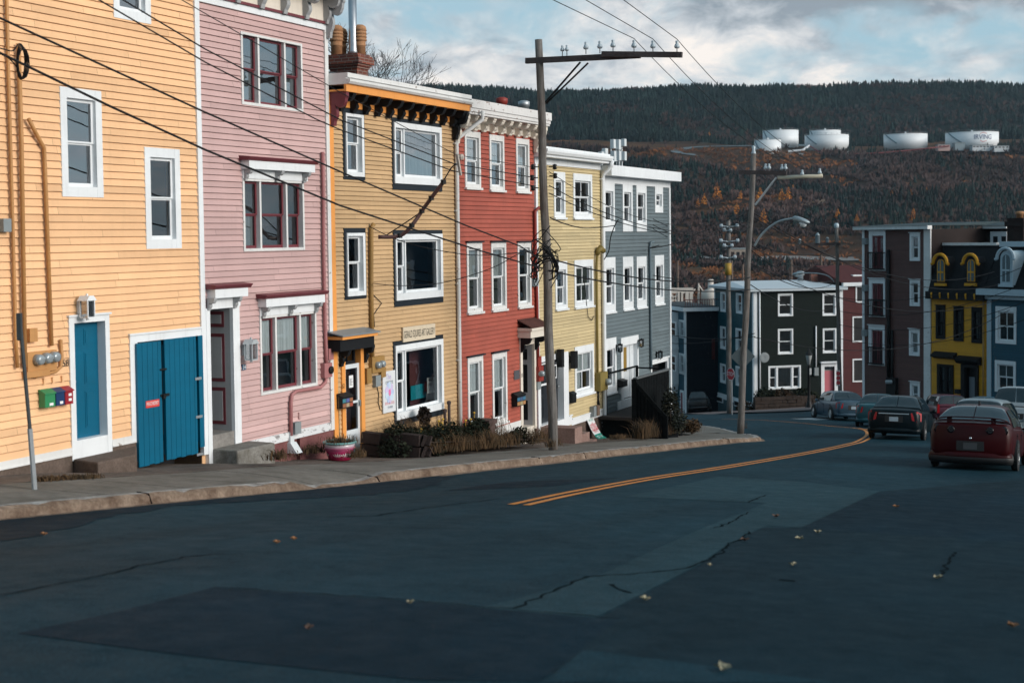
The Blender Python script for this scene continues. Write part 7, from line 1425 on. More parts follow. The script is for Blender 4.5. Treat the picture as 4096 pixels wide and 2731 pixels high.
tc = N(t, 'ShaderNodeTexCoord'); sp = N(t, 'ShaderNodeSeparateXYZ'); t.links.new(tc.outputs['Object'], sp.inputs[0]); mr_ = N(t, 'ShaderNodeMapRange'); t.links.new(sp.outputs[2], mr_.inputs[0]); mr_.inputs[1].default_value = 73; mr_.inputs[2].default_value = 84; col = mixc(t, ramp(t, sp.outputs[2], [(0, 0)]).outputs[0], col, col) if False else col; m2_ = N(t, 'ShaderNodeMapRange'); t.links.new(sp.outputs[2], m2_.inputs[0]); m2_.inputs[1].default_value = 8; m2_.inputs[2].default_value = 26; m3_ = N(t, 'ShaderNodeMapRange'); t.links.new(sp.outputs[2], m3_.inputs[0]); m3_.inputs[1].default_value = 58; m3_.inputs[2].default_value = 50; mm_ = N(t, 'ShaderNodeMath', operation='MULTIPLY'); t.links.new(m2_.outputs[0], mm_.inputs[0]); t.links.new(m3_.outputs[0], mm_.inputs[1]); mk = N(t, 'ShaderNodeMath', operation='MULTIPLY'); t.links.new(mm_.outputs[0], mk.inputs[0]); mk.inputs[1].default_value = .75; col = mixc(t, mk.outputs[0], col, (.032, .026, .022)); col = mixc(t, mr_.outputs[0], col, (.018, .024, .022))
t.links.new(col, b.inputs['Base Color']); b.inputs['Roughness'].default_value = .95; b.inputs['Specular IOR Level'].default_value = .05; bump(t, b, n3, .6, 1.5); SCRUB = m
sheet('hillside', lambda u, v: (-420 + 1500 * u, 330 + (1700 - 330) * v), 190, 170, SCRUB, 0, hf=hill)
rt = random.Random(11)
def conifer(mb, x, y, z, h, r):
    n = 6; a0 = rt.uniform(0, 1); vs = []; lean = (rt.uniform(-.04, .04) * h, rt.uniform(-.04, .04) * h)
    for zz, rr in ((0.04, 1.0), (.34, .72), (.62, .42)):
        vs += [(x + r * rr * rt.uniform(.65, 1.15) * math.cos(a0 + k * 6.283 / n), y + r * rr * rt.uniform(.65, 1.15) * math.sin(a0 + k * 6.283 / n), z + h * zz + rt.uniform(-.04, .03) * h) for k in range(n)]
        vs.append((x + lean[0] * zz, y + lean[1] * zz, z + h * min(1, zz + .44 + rt.uniform(-.03, .03))))
    mb.add(vs, [(i * 7 + k, i * 7 + (k + 1) % n, i * 7 + 6) for i in range(3) for k in range(n)])
def bare(mb, x, y, z, h, r, k=9):
    vs, fs = [], []
    for i in range(k):
        a = rt.uniform(0, 6.28); q = rt.uniform(.1, 1) * r; zt = z + h * rt.uniform(.55, 1); w = .12 * r * rt.uniform(.6, 1.6); o = len(vs); x1, y1 = x + q * math.cos(a), y + q * math.sin(a)
        vs += [(x - w * .5, y, z + h * .1), (x + w * .5, y, z + h * .15), (x1 + w, y1 + w, zt - h * .2), (x1, y1, zt), (x1 - w, y1 - w, zt - h * .25)]; fs.append((o, o + 1, o + 2, o + 3, o + 4))
    mb.add(vs, fs)
def cover(X, Y): return noise.noise(Vector((X * .009, Y * .012, 5.5))) + .5 * noise.noise(Vector((X * .03, Y * .03, 1.5)))
SPR = foliage('spruce_needles', (.007, .016, .016), (.011, .023, .020), .02); BARE = foliage('bare_thicket', (.042, .032, .033), (.065, .040, .036), .02); RUST = foliage('rust_scrub', (.19, .075, .028), (.10, .045, .025), .02)
mc, mbr, mr = MB(), MB(), MB(); cnt = 0
for i in range(34000):
    Y = rt.uniform(400, 1560); hw = Y * .40; X = rt.uniform(-Y * .12, hw); Yp = Y - .10 * (X - 150) + 14 * math.sin(X * .011 + 1.3); cv = cover(X, Y)
    if 972 < Yp < 1085:
        if not (rt.random() < .035 and cv > 0): continue
    z = hill(X, Y) - .3; g = rt.uniform(.7, 1.3) * (1 + .55 * noise.noise(Vector((X * .012, Y * .02, 9.1))))
    if Yp >= 1085:
        if rt.random() < .02 + (.5 if cv > .33 else 0): mbr.tint = g * .8; bare(mbr, X, Y, z, rt.uniform(3.5, 6), rt.uniform(2, 3.5))
        elif cv < .62: mc.tint = g; h = rt.choice((rt.uniform(3, 6), rt.uniform(4, 9))) * (1 if Yp < 1380 else .8); conifer(mc, X, Y, z, h, h * rt.uniform(.26, .42))
    else:
        low = Y / 900.0; u = rt.random()
        cv += .42 * (smooth(760, 560, Yp) if False else (1 - smooth(520, 760, Yp))) - .16 - .22 * smooth(180, 330, X * 900 / Y)
        if cv > .08:
            if u < .55: mr.tint = g; bare(mr, X, Y, z, rt.uniform(1.2, 2.8) * (.6 + .5 * low), rt.uniform(1.5, 3), 7)
        elif cv > -.30:
            if u < .80: mbr.tint = g; bare(mbr, X, Y, z, rt.uniform(3, 6) * (.5 + .5 * low), rt.uniform(1.6, 3))
            elif u < .93: mc.tint = g; h = rt.uniform(2.5, 6) * (.5 + .5 * low); conifer(mc, X, Y, z, h, h * .3)
        else:
            if u < .72: mc.tint = g; h = rt.uniform(3, 7) * (.45 + .55 * low); conifer(mc, X, Y, z, h, h * rt.uniform(.24, .36))
            else: mbr.tint = g; bare(mbr, X, Y, z, rt.uniform(3, 6) * (.5 + .5 * low), rt.uniform(1.5, 3))
tag(mc.build('spruce_forest', SPR), 'dark spruce wood covering the far hillside', 'forest', kind='stuff'); tag(mbr.build('bare_thicket', BARE), 'bare purple brown thicket on the far hillside', 'thicket', kind='stuff'); tag(mr.build('rust_scrub', RUST), 'rust coloured autumn scrub on the lower hillside', 'scrub', kind='stuff')
LARCH = foliage('larch_needles', (.62, .25, .05), (.50, .18, .04), .3); TRUNK = plain('larch_bark', (.09, .06, .045), .9)
def larch(c, x, y, hp, label='orange larch standing among the dark spruces of the far hillside', group='orange larches on the hillside'):
    p = at_hill(c, x, y); q = at_y(c, x, y - hp, p.y); h = max(4.0, (q.z - p.z) * 1.35); o = empty('larch_tree', (p.x, p.y, hill(p.x, p.y) - .2), 0, label, 'tree', group); mb = MB(); mb.tube([(0, 0, 0), (.03 * h, 0, h * .95)], [.03 * h, .004 * h], 6); mb.build('trunk', TRUNK, o); mb = MB()
    for i in range(150):
        u = rt.random() ** .8; z = h * (.16 + .84 * u); r = h * .27 * (1 - u) ** .8 * rt.uniform(.3, 1.05) + .02 * h; a = rt.uniform(0, 6.28); s = h * .075 * rt.uniform(.5, 1.3) * (1.15 - u); cx, cy = r * math.cos(a) + .03 * h * u, r * math.sin(a); mb.tint = rt.uniform(.55, 1.4)
        d = Vector((rt.uniform(-1, 1), rt.uniform(-1, 1), rt.uniform(-.3, .9))).normalized(); e = d.cross(Vector((rt.uniform(-1, 1), rt.uniform(-1, 1), rt.uniform(-1, 1)))).normalized(); c0 = Vector((cx, cy, z)); mb.add([c0 - d * s, c0 + e * s * .8, c0 + d * s, c0 - e * s * .8], [(0, 1, 2, 3)])
    mb.build('crown', LARCH, o)
for x, y, hp in ((340, 590, 32), (418, 652, 98), (440, 640, 50), (570, 632, 48), (340, 665, 60), (868, 655, 82), (945, 672, 52), (1655, 772, 70), (828, 645, 70), (690, 640, 70), (545, 735, 70), (1520, 612, 34), (712, 785, 80), (900, 590, 44), (372, 238, 30), (1300, 770, 40), (1180, 760, 60), (300, 690, 50), (1740, 590, 24), (1640, 605, 30)): larch('D4', x, y, hp)
# shrubs along the harbour road
# tanks
TANK = paint('white_tank_paint', (.74, .77, .79), .45, .04, 0, grime=.12)
def tank(x0, x1, y0, y1, Y, label, name='storage_tank'):
    a = at_y('D4', x0, y1, Y); b_ = at_y('D4', x1, y1, Y); c = at_y('D4', (x0 + x1) / 2, y0, Y); base = (a + b_) / 2; R = (b_ - a).length / 2; h = c.z - base.z; o = empty(name, base, 0, label, 'storage tank', 'white storage tanks on the hill shelf'); mb = MB(); mb.smooth = True; n = 48
    mb.lathe([(R, -4), (R, h)], n); mb.build('shell', TANK, o); mb = MB(); mb.lathe([(R * 1.005, h), (R * 1.005, h + .35), (R * .96, h + .4), (R * .3, h + .9), (.2, h + 1.0)], n); rf = mb.build('roof', TANK, o); mb = MB()
    mb.tube([(R * 1.0 * math.cos(i * 6.2832 / n), R * 1.0 * math.sin(i * 6.2832 / n), h + 1.3) for i in range(n + 1)], .07, 4); [mb.box(R * math.cos(i * .2618) - .05, R * math.cos(i * .2618) + .05, R * math.sin(i * .2618) - .05, R * math.sin(i * .2618) + .05, h + .3, h + 1.3) for i in range(24)]; mb.build('rim_railing', GREYBOX, o); mb = MB(); mb.lathe([(.6, h + .8), (.6, h + 2.0), (.1, h + 2.3)], 10); mb.build('roof_hatch', TANK, rf)
    mb = MB(); k = 14; pts = [((R + .4) * math.cos(math.pi + .25 + i * .5 / k * 1.3), (R + .4) * math.sin(math.pi + .25 + i * .5 / k * 1.3), h * (1 - i / k)) for i in range(k + 1)]; mb.tube(pts, .45, 4); mb.build('spiral_stair', plain('stair_grey', (.12, .18, .21), .6), o); return o, R, h
tank(658, 823, 257, 330, 985, 'small squat white tank standing in front, leftmost of the tanks'); tank(710, 932, 197, 285, 1035, 'tall white tank behind the smallest one'); tank(975, 1247, 226, 285, 1010, 'wide white tank with a taller one rising behind it'); tank(1005, 1197, 197, 270, 1060, 'white tank rising behind the wide one')
tank(1473, 1740, 221, 278, 1000, 'low white tank standing alone in the middle'); o, R, h = tank(1863, 2185, 211, 278, 985, 'largest low white tank with dark blue lettering between red chevrons, rightmost')
# lettering follows the curved shell
d = -(o.location); ang = math.atan2(d.y, d.x) + math.asin(.42)
mb = MB(); mb.text('IRVING', 4.6, 0, 0, h * .50, 12.5); o_ = [(R + .12, v[0] / R, v[2]) for v in mb.v]; mb.v = [(r * math.cos(ang + a), r * math.sin(ang + a), z) for r, a, z in o_]; mb.build('lettering', plain('navy_lettering', (.02, .05, .16), .5, bmp=0), o)
mb = MB()
for sg in (1, -1):
    P = [(-.30, .0), (0, 1.0), (.30, .0), (.30, .35), (0, 1.42), (-.30, .35)]; pl = []
    for u, v_ in P: a = ang + u * 8.0 / R; z = h * .5 + sg * (2.15 + v_ * .85); pl.append(((R + .12) * math.cos(a), (R + .12) * math.sin(a), z))
    mb.add(pl, [(0, 1, 4, 5), (1, 2, 3, 4)])
mb.build('chevron_emblem', plain('chevron_red', (.5, .03, .05), .5, bmp=0), o)
def hbox(x0, x1, y0, y1, Y, name, label, mat, cat, wins=0):
    a = at_y('D4', x0, y1, Y); b_ = at_y('D4', x1, y0, Y); o = empty(name, a, 0, label, cat); w = b_.x - a.x; h = b_.z - a.z; mb = MB(); mb.box(0, w, 0, 6, -2, h); mb.build('body', mat, o); mb = MB(); mb.box(-.2, w + .2, -.2, 6.2, h, h + .4); mb.build('roof', GREYBOX, o)
    for i in range(wins): mb = MB(); x = w * (i + .5) / wins; mb.box(x - .7, x + .7, -.1, 0, h * .4, h * .75); mb.build('window', BLACKP, o)
TW_ = plain('site_hut_white', (.55, .58, .60), .6)
hbox(808, 928, 340, 361, 965, 'site_hut', 'long white hut below the leftmost tanks', TW_, 'hut', 4); hbox(930, 965, 338, 352, 966, 'site_hut', 'short white hut right of the long hut', TW_, 'hut', 1); hbox(1812, 1887, 282, 302, 960, 'site_hut', 'red and white hut left of the grey block below the lettered tank', plain('hut_pinkish', (.45, .3, .28), .6), 'hut', 3); hbox(1918, 1980, 272, 300, 962, 'site_hut', 'grey block below the lettered tank', plain('hut_grey', (.22, .28, .31), .6), 'hut'); hbox(2028, 2156, 285, 304, 958, 'site_hut', 'long white hut with small windows below the lettering', TW_, 'hut', 6); hbox(2165, 2258, 290, 308, 955, 'site_hut', 'rightmost white hut at the end of the tank shelf', TW_, 'hut', 4); hbox(1222, 1250, 326, 342, 950, 'tank_truck', 'white truck parked on the red pipeline track', TW_, 'truck', 1)
def hpipe(pts, r, label, mat, name='pipeline'):
    P = [at_y('D4', x, y, Y) for x, y, Y in pts]; o = empty(name, P[0], 0, label, 'pipeline'); mb = MB(); mb.tube(P, r, 6); part(o, mb, 'pipe', mat)
RP = plain('red_pipe', (.16, .025, .03), .6); hpipe(((1005, 290, 990), (1090, 345, 960), (1280, 340, 950), (1450, 333, 950), (1640, 316, 955), (1760, 303, 955), (1880, 290, 960)), .4, 'red pipeline running along the hill shelf', RP); hpipe(((565, 370, 955), (800, 337, 960)), .9, 'white pipe bridge below the smallest tank', TW_); hpipe(((870, 324, 975), (960, 316, 975), (1000, 288, 990)), .8, 'white pipe bridge between the two groups of tanks', TW_); hpipe(((930, 285, 1000), (1000, 288, 990)), .6, 'short white pipe beside the tall tank', TW_)
# grey access road on the shelf, and the lower roads
def hroad(pts, w, name, mat, dz=.6):
    Q = spline([at_hill('D4', *p) for p in pts], 10); mb = MB(); vs = []
    for i, p in enumerate(Q):
        d = (Q[min(len(Q) - 1, i + 1)] - Q[max(0, i - 1)]); d.z = 0; d.normalize(); u = Vector((-d.y, d.x, 0))
        for sg in (-1, -.33, .33, 1): q = p + u * sg * w; vs.append((q.x, q.y, hill(q.x, q.y) + dz))
    mb.add(vs, [(4 * i + k, 4 * i + k + 1, 4 * i + 5 + k, 4 * i + 4 + k) for i in range(len(Q) - 1) for k in range(3)]); o = mb.build(name, mat); bmesh_sub(o); tag(o, kind='structure')
hroad(((290, 352), (200, 342), (170, 328), (230, 308), (330, 299), (450, 296), (640, 292)), 4, 'gravel_road', plain('blue_grey_gravel', (.09, .125, .14), .9, scale=.2)); TAN = plain('sandy_track', (.20, .13, .085), .9, scale=.1); hroad(((980, 672), (1100, 640), (1250, 628), (1330, 640)), 3.5, 'sandy_track', TAN)
GRY = plain('grey_lane', (.15, .15, .15), .9, scale=.1); hroad(((60, 1010), (300, 1000), (560, 1015), (900, 1005), (1300, 1010)), 3, 'lower_road', GRY); hroad(((60, 960), (330, 955), (600, 950)), 2.2, 'lower_road', GRY)
# pale building at the foot of the hill
a = at_hill('D1', 525, 392); p1_ = at_y('D1', 640, 325, a.y); o = empty('hillside_building', a, 0, 'pale flat roofed building at the foot of the hill', 'building'); w, h = p1_.x - a.x, p1_.z - a.z; mb = MB(); mb.box(0, w, 0, 8, -4, h); mb.build('wall', plain('pale_render', (.34, .28, .23), .8), o); mb = MB(); mb.box(-.3, w + .3, -.3, 8.3, h, h + .5); mb.build('roof', GREYBOX, o)
for k in range(3): mb = MB(); mb.box(w * (.1 + .3 * k), w * (.28 + .3 * k), -.1, 0, h * .35, h * .75); mb.build('window', BLACKP, o)
# ship's gantry and masts in the harbour behind the roofs
SHIPW = plain('ship_white', (.55, .50, .45), .5); YS = 300
def hy(x, y, Y=YS): return at_y('E6', x, y, Y)
o = empty('ship_gantry', hy(210, 390), 0, 'white lattice gantry of a ship behind the low black gable', 'gantry'); mb = MB()
for y in (255, 285): mb.bar(hy(70, y), hy(322, y), .5, .5)
for i in range(9): x = 80 + i * 29; mb.bar(hy(x, 255), hy(x, 285), .3, .3); mb.bar(hy(x, 285), hy(x + 29, 255), .25, .25)
for x in (90, 185, 205, 260, 300): mb.bar(hy(x, 285), hy(x, 460), .7, .7)
for x0, x1 in ((95, 180), (180, 95)): mb.bar(hy(x0, 290), hy(x1, 400), .4, .4)
part(o, mb, 'lattice', SHIPW); mb = MB(); a = hy(40, 380); c = hy(600, 460); mb.box(a.x, c.x, YS + 1, YS + 8, c.z - 12, a.z - 1); part(o, mb, 'deck_house', plain('ship_red', (.2, .06, .05), .6))
o = empty('ship_mast', hy(372, 390), 0, 'thin mast with a slanting boom in the harbour', 'mast'); mb = MB(); mb.tube([hy(372, 460), hy(372, 200)], [.4, .15], 6); mb.tube([hy(375, 220), hy(460, 340)], .15, 5); part(o, mb, 'spars', SHIPW)
o = empty('harbour_light', hy(490, 390), 0, 'white lamp housing on a ship behind the black gable', 'ship lamp'); mb = MB(); mb.smooth = True; mb.lathe([(1.6, -12), (1.6, -.5), (2.2, 0), (2.0, 2), (.6, 2.6), (.6, 4.5), (.2, 4.6)], 12, tuple(hy(490, 370))); part(o, mb, 'housing', SHIPW)
for c, x, y0, y1, lb in (('D1', 182, 500, 400, 'thin pole at the foot of the hill by the grey house corner'), ('D1', 540, 500, 400, 'thin pole right of the yellow sleeve'), ('D1', 612, 490, 425, 'thin pole just left of the leaning corner pole'), ('D1', 933, 505, 395, 'thin pole above the flat white roof'), ('D1', 1130, 470, 365, 'thin pole above the roof vent')):
    a = at_y(c, x, y0, 330); q = at_y(c, x, y1, 330); o = empty('distant_pole', a, 0, lb, 'pole'); mb = MB(); mb.tube([(0, 0, -8), (0, 0, q.z - a.z)], .28, 6); mb.build('shaft', plain('distant_pole_wood', (.14, .10, .08), .9), o)
# ---------------------------------------------------------------- planting along the forecourt
rp = random.Random(21)
LEAFD = foliage('ivy_leaves', (.008, .012, .008), (.017, .021, .011), 2); GRASSB = foliage('dead_grass', (.085, .05, .025), (.035, .025, .014), 1.5); YFL = plain('yellow_flower', (.6, .36, .03), .6, bmp=0)
def leaves(mb, c, R, n, s, lo=.5, hi=1.6):
    for i in range(n):
        d = Vector((rp.gauss(0, 1), rp.gauss(0, 1), rp.gauss(0, 1))).normalized() * rp.uniform(.55, 1.05); p = Vector((c[0] + d.x * R[0], c[1] + d.y * R[1], c[2] + d.z * R[2])); a = Vector((rp.gauss(0, 1), rp.gauss(0, 1), rp.gauss(0, .6))).normalized(); b = a.cross(Vector((rp.gauss(0, 1), rp.gauss(0, 1), rp.gauss(0, 1)))).normalized(); q = s * rp.uniform(.6, 1.4); mb.tint = rp.uniform(lo, hi)
        mb.add([p - a * q, p + b * q * .6, p + a * q, p - b * q * .6], [(0, 1, 2, 3)])
def blades(mb, c, R, n, h, lean=1.0):
    for i in range(n):
        x, y = c[0] + rp.gauss(0, R * .6), c[1] + rp.gauss(0, R * .45); hh = h * rp.uniform(.4, 1.2); a = rp.uniform(0, 6.28); l = hh * rp.uniform(.1, lean); w = .008 * rp.uniform(.7, 1.6); dx, dy = l * math.cos(a), l * math.sin(a); mb.tint = rp.uniform(.45, 1.7); z = c[2]
        mb.add([(x - w, y, z), (x + w, y, z), (x + dx * .35 + w, y + dy * .35, z + hh * .65), (x + dx * .35 - w, y + dy * .35, z + hh * .65), (x + dx, y + dy, z + hh * (.95 - .2 * rp.random()))], [(0, 1, 2, 3), (3, 2, 4)])
F = GOLDF; q = F.pt
def gl(x, n): return Gsn(F.s0 + x, n) - F.O.z
# stone edged bed
bx0 = q('E2', 960, 400, .5)[0]; bx1 = F.W + 2.1
L = thing_on(F, 'planter_edging', 'low dark stone edging round the shrub bed before the mustard house', 'edging', bx0, 0, 0); mb = MB(); xk = q('E2', 1390, 400, 1.7)[0]
n_ = 5
for i in range(n_):
    for r_ in range(2):
        a, c = i / n_, (i + 1) / n_; mb2 = []; x0, x1 = (bx0 + (xk - bx0) * a), (bx0 + (xk - bx0) * c); y0, y1 = -(.25 + 1.45 * min(1, a * 1.6)), -(.25 + 1.45 * min(1, c * 1.6)); z0 = gl(x0, 1.2) + .0 + .26 * r_ + rp.uniform(-.02, .02)
        mb.bar((x0 - bx0 + .02, y0, z0 + .13), (x1 - bx0 - .02, y1, z0 + .13 - .03), .24, .24)
L.add(mb, 'stones', stone('black_edging_stone', (.022, .016, .015), (.045, .032, .03), 3))
mb = MB(); mb.add([(bx0, -.05, gl(bx0, .1) + .2), (bx1, -.05, gl(bx1, .1) + .25), (bx1, -1.6, gl(bx1, 1.6) + .2), (xk, -1.65, gl(xk, 1.7) + .32), (bx0 + .3, -.5, gl(bx0, .5) + .3)], [(0, 4, 3, 2, 1)]); o = F.add(mb, 'bed_soil', FOUND); o.parent = None; o.matrix_world = F.root.matrix_basis.copy(); tag(o, kind='structure')
def shrub(F, name, label, x, n, z, blobs, mat=LEAFD, s=.043, cat='shrub', group=None, stem=True):
    L = thing_on(F, name, label, cat, x, -n, z, group); mb = MB()
    for (dx, dy, dz, rx, ry, rz, k) in blobs: leaves(mb, (dx, -dy, dz), (rx, ry, rz), k, s)
    L.add(mb, 'foliage', mat); mb = MB()
    for (dx, dy, dz, rx, ry, rz, k) in blobs: mb.tube([(dx * .3, -dy * .3, 0), (dx, -dy, dz)], [.03, .01], 5)
    L.add(mb, 'stems', plain('brown_stem', (.06, .04, .03), .8)); return L
gx = lambda ex, n: q('E2', ex, 300, n)[0]
shrub(F, 'ivy_shrub', 'dark green ivy shrub at the left end of the bed', gx(1160, 1.0), 1.0, gl(gx(1160, 1), 1) + .05, [(0, 0, .32, .45, .35, .36, 800), (-.3, .1, .15, .45, .4, .25, 500), (.35, .15, .25, .4, .35, .3, 500)])
shrub(F, 'ivy_shrub', 'dark green shrub in the middle of the bed behind dry grass', gx(1430, 1.1), 1.1, gl(gx(1430, 1.1), 1.1) + .05, [(0, 0, .28, .6, .4, .32, 800), (-.5, .2, .15, .45, .4, .28, 500), (.55, .1, .32, .5, .35, .3, 700)])
shrub(F, 'ivy_shrub', 'dark green shrub below the left red window at the right end of the bed', gx(1740, .8), .9, gl(gx(1740, .9), .9) + .1, [(0, 0, .35, .55, .35, .3, 700), (.4, -.1, .3, .35, .3, .28, 400), (-.5, .1, .25, .4, .35, .28, 400)])
shrub(F, 'ivy_shrub', 'low dark shrub at the foot of the red house skirting', gx(2080, 1.2), 1.3, gl(gx(2080, 1.3), 1.3) + .1, [(0, 0, .2, .35, .25, .22, 350)])
x = gx(1340, .3); L = shrub(F, 'dark_bush', 'rounded dark brown bush rising behind the bed against the mustard wall', x, .4, gl(x, .4) + .15, [(0, 0, .70, .2, .16, .22, 500), (0.05, 0, .4, .14, .12, .26, 300)], foliage('brown_black_leaves', (.02, .014, .012), (.035, .024, .018), 2), .045)
for k, (ex, ey, hh, lb) in enumerate(((1560, 22, 0, 'taller of two rusty pipes standing behind the bed'), (1528, 85, 0, 'shorter of two rusty pipes standing behind the bed'))):
    a = q('E2', ex, ey, .25); L = thing_on(F, 'standpipe', lb, 'pipe', a[0], -.25, gl(a[0], .2)); mb = MB(); h = a[1] - gl(a[0], .2); mb.tube([(0, 0, 0), (0, 0, h)], .04, 8); mb.lathe([(.055, h - .03), (.06, h + .04), (.02, h + .06)], 8); L.add(mb, 'pipe', plain('rusty_pipe', (.06, .04, .035), .8))
# old stone post at the bed's end
x, zt_ = q('E2', 1850, 185, .55); L = thing_on(F, 'stone_post', 'squat brown stone post beside the red skirting', 'post', x, -.55, gl(x, .5)); mb = MB(); h = zt_ - gl(x, .5); mb.box(-.2, .2, -.18, .18, 0, h); mb.box(-.24, .24, -.22, .22, h, h + .12); L.add(mb, 'stone', stone('brown_post_stone', (.08, .05, .045), (.13, .09, .08), 4))
# dry grass: uncountable, one object per patch of ground would read as one mass
mb = MB()
def tuft(ex, ey, n, R, k, h, crop='E2'):
    x = q(crop, ex, ey, n)[0]; blades(mb, (x, -n, gl(x, n) + .1), R, k, h)
for ex in range(1380, 1960, 34): tuft(ex + rp.uniform(-20, 20), 400, 1.5 + rp.uniform(-.25, .2), .32, 110, rp.uniform(.2, .5))
for ex in range(1100, 1960, 45): x = q('E2', ex, 280, .6)[0]; blades(mb, (x, -.55, gl(x, .6) + .3), .3, 40, rp.uniform(.3, .65))
for ex in range(1950, 2330, 30): tuft(ex, 380, 1.3 + rp.uniform(-.3, .3), .25, 70, .42)
for ex, ey, n in ((820, 490, 1.7), (850, 485, 1.75), (230, 525, 1.7), (200, 520, 1.6), (480, 450, .3), (560, 445, .25), (1000, 330, .3), (1030, 320, .25), (2380, 400, 2.6), (2400, 405, 2.7)): tuft(ex, ey, n, .2, 60, .22)
for ex in range(0, 560, 28): x = q('E1', ex + 360, 525, 1.85)[0]; blades(mb, (x, -1.85, gl(x, 1.85) - .01), .12, 22, .10)
for ex, n, h in ((1560, 2.3, .6), (1620, 2.2, .65), (1680, 2.1, .55), (1780, 2.0, .4), (1860, 1.9, .4), (1930, 1.8, .35), (2180, 1.6, .4), (2230, 1.6, .45), (2270, 1.7, .4), (1200, 1.9, .15), (1320, 1.9, .15)): x = q('E3', ex, 1100, n)[0]; blades(mb, (x, -n, gl(x, n) + .08), .25, 130, h)
p = at_ground('E4', 975, 598); s_, n_ = sn(p.x, p.y); blades(mb, (s_ - F.s0, -n_, gl(s_ - F.s0, n_) + .15), .15, 60, .3); p = at_ground('E4', 440, 620); s_, n_ = sn(p.x, p.y); blades(mb, (s_ - F.s0, -n_, gl(s_ - F.s0, n_) + .12), .3, 160, .45)
x = q('D', 1275, 1030, 3.3)[0]; blades(mb, (x + .1, -3.15, gl(x, 3.2) + .1), .12, 70, .22)
o = F.add(mb, 'dry_grass', GRASSB); o.parent = None; o.matrix_world = F.root.matrix_basis.copy(); tag(o, 'dry brown grass growing in the bed and along the pavement edge', 'grass', kind='stuff')
mb = MB()
for ex, ey, n in ((1480, 165, .9), (1512, 150, .8), (1500, 180, .9), (1758, 100, .7), (1730, 150, .8), (1690, 160, .8), (1340, 230, .9)): a = q('E2', ex, ey, n); mb.lathe([(.005, -.03), (.035, 0), (.03, .02), (.005, .03)], 7, (a[0], -n, a[1])); mb.tube([(a[0], -n, a[1] - .4), (a[0], -n, a[1])], .006, 4)
o = F.add(mb, 'yellow_weeds', YFL); o.parent = None; o.matrix_world = F.root.matrix_basis.copy(); tag(o, 'small yellow weed flowers over the shrub bed', 'weeds', kind='stuff')
x = q('E3', 2000, 900, 2.0)[0]; shrub(F, 'porch_shrub', 'dark straggly shrub at the right end of the black porch', x, 1.9, gl(x, 1.9), [(0, 0, .9, .35, .35, .8, 700), (.25, .1, .5, .4, .35, .5, 500), (-.1, 0, 1.2, .28, .25, .35, 250)], foliage('dark_shrub_leaves', (.012, .018, .014), (.03, .028, .018), 2), .05)
p = at_ground('E4', 445, 622); shrub(F, 'pavement_weed', 'low tawny bush growing on the corner pavement', sn(p.x, p.y)[0] - F.s0, sn(p.x, p.y)[1], G(p.x, p.y) + .12 - F.O.z, [(0, 0, .2, .4, .3, .25, 300)], GRASSB, .05)
# glazed plant pot
a = q('E2', 705, 458, .75); x = a[0]; z = gl(x, .75) - .03; top = q('E2', 705, 318, .75)[1]; L = thing_on(F, 'plant_pot', 'crimson and white glazed plant pot with lotus flowers and a turquoise rim', 'plant pot', x, -.75, z); H = top - z; r = .35
m, t, b = nt('pot_glaze'); tc = N(t, 'ShaderNodeTexCoord'); sp = N(t, 'ShaderNodeSeparateXYZ'); t.links.new(tc.outputs['Object'], sp.inputs[0]); mr_ = N(t, 'ShaderNodeMapRange'); t.links.new(sp.outputs[2], mr_.inputs[0]); mr_.inputs[2].default_value = H; rr_ = ramp(t, mr_.outputs[0], [(0, (.16, .004, .02)), (.45, (.36, .02, .10)), (.62, (.42, .10, .2)), (.78, (.50, .42, .46)), (1, (.52, .5, .52))]); t.links.new(rr_.outputs[0], b.inputs['Base Color']); b.inputs['Roughness'].default_value = .2
mb = MB(); mb.smooth = True; mb.lathe([(r * .66, 0), (r * .70, .02), (r * .82, H * .4), (r * .92, H * .7), (r * .95, H * .9), (r * .9, H * .91)], 32); L.add(mb, 'bowl', m); mb = MB(); mb.smooth = True; mb.lathe([(r * .92, H * .88), (r * 1.04, H * .90), (r * 1.07, H * .96), (r * 1.02, H), (r * .9, H), (r * .88, H * .93)], 32); L.add(mb, 'rim', plain('turquoise_glaze', (.13, .30, .29), .25, bmp=0)); mb = MB()
for zz in (.60, .66): mb.lathe([(r * (.80 + zz * .185) - .01, H * zz), (r * (.80 + zz * .185) + .012, H * (zz + .01)), (r * (.80 + zz * .185) - .01, H * (zz + .025))], 32)
L.add(mb, 'glaze_bands', plain('rose_glaze', (.42, .08, .18), .25, bmp=0)); mb = MB()
for k, a0 in enumerate((-2.75, -2.15, -1.57, -.95, -.35, .6, 1.5, 2.4)):
    for j in (-2, -1, 0, 1, 2):
        u0 = a0 + j * .055; lean = j * .075; zb_, zt_ = H * .22, H * (.22 + .24 - .035 * abs(j)); rr = lambda z_: r * (.70 + .30 * z_ / H) + .008
        P = [(u0, zb_), (u0 + lean - .045, (zb_ + zt_) / 2), (u0 + lean * 1.9, zt_), (u0 + lean + .045, (zb_ + zt_) / 2)]; mb.add([(rr(z_) * math.cos(a), rr(z_) * math.sin(a), z_) for a, z_ in P], [(0, 1, 2, 3)])
L.add(mb, 'lotus_pattern', plain('white_glaze', (.62, .56, .56), .3, bmp=0)); mb = MB(); mb.lathe([(.01, H * .92), (r * .88, H * .93)], 20); L.add(mb, 'soil', FOUND); mb = MB(); blades(mb, (0, 0, H * .92), r * 1.1, 160, .16, .9); mb.tint = 1.6; mb.tube([(0, 0, H * .9), (-.02, 0, H + .95)], .008, 4); L.add(mb, 'dry_stalks', GRASSB)
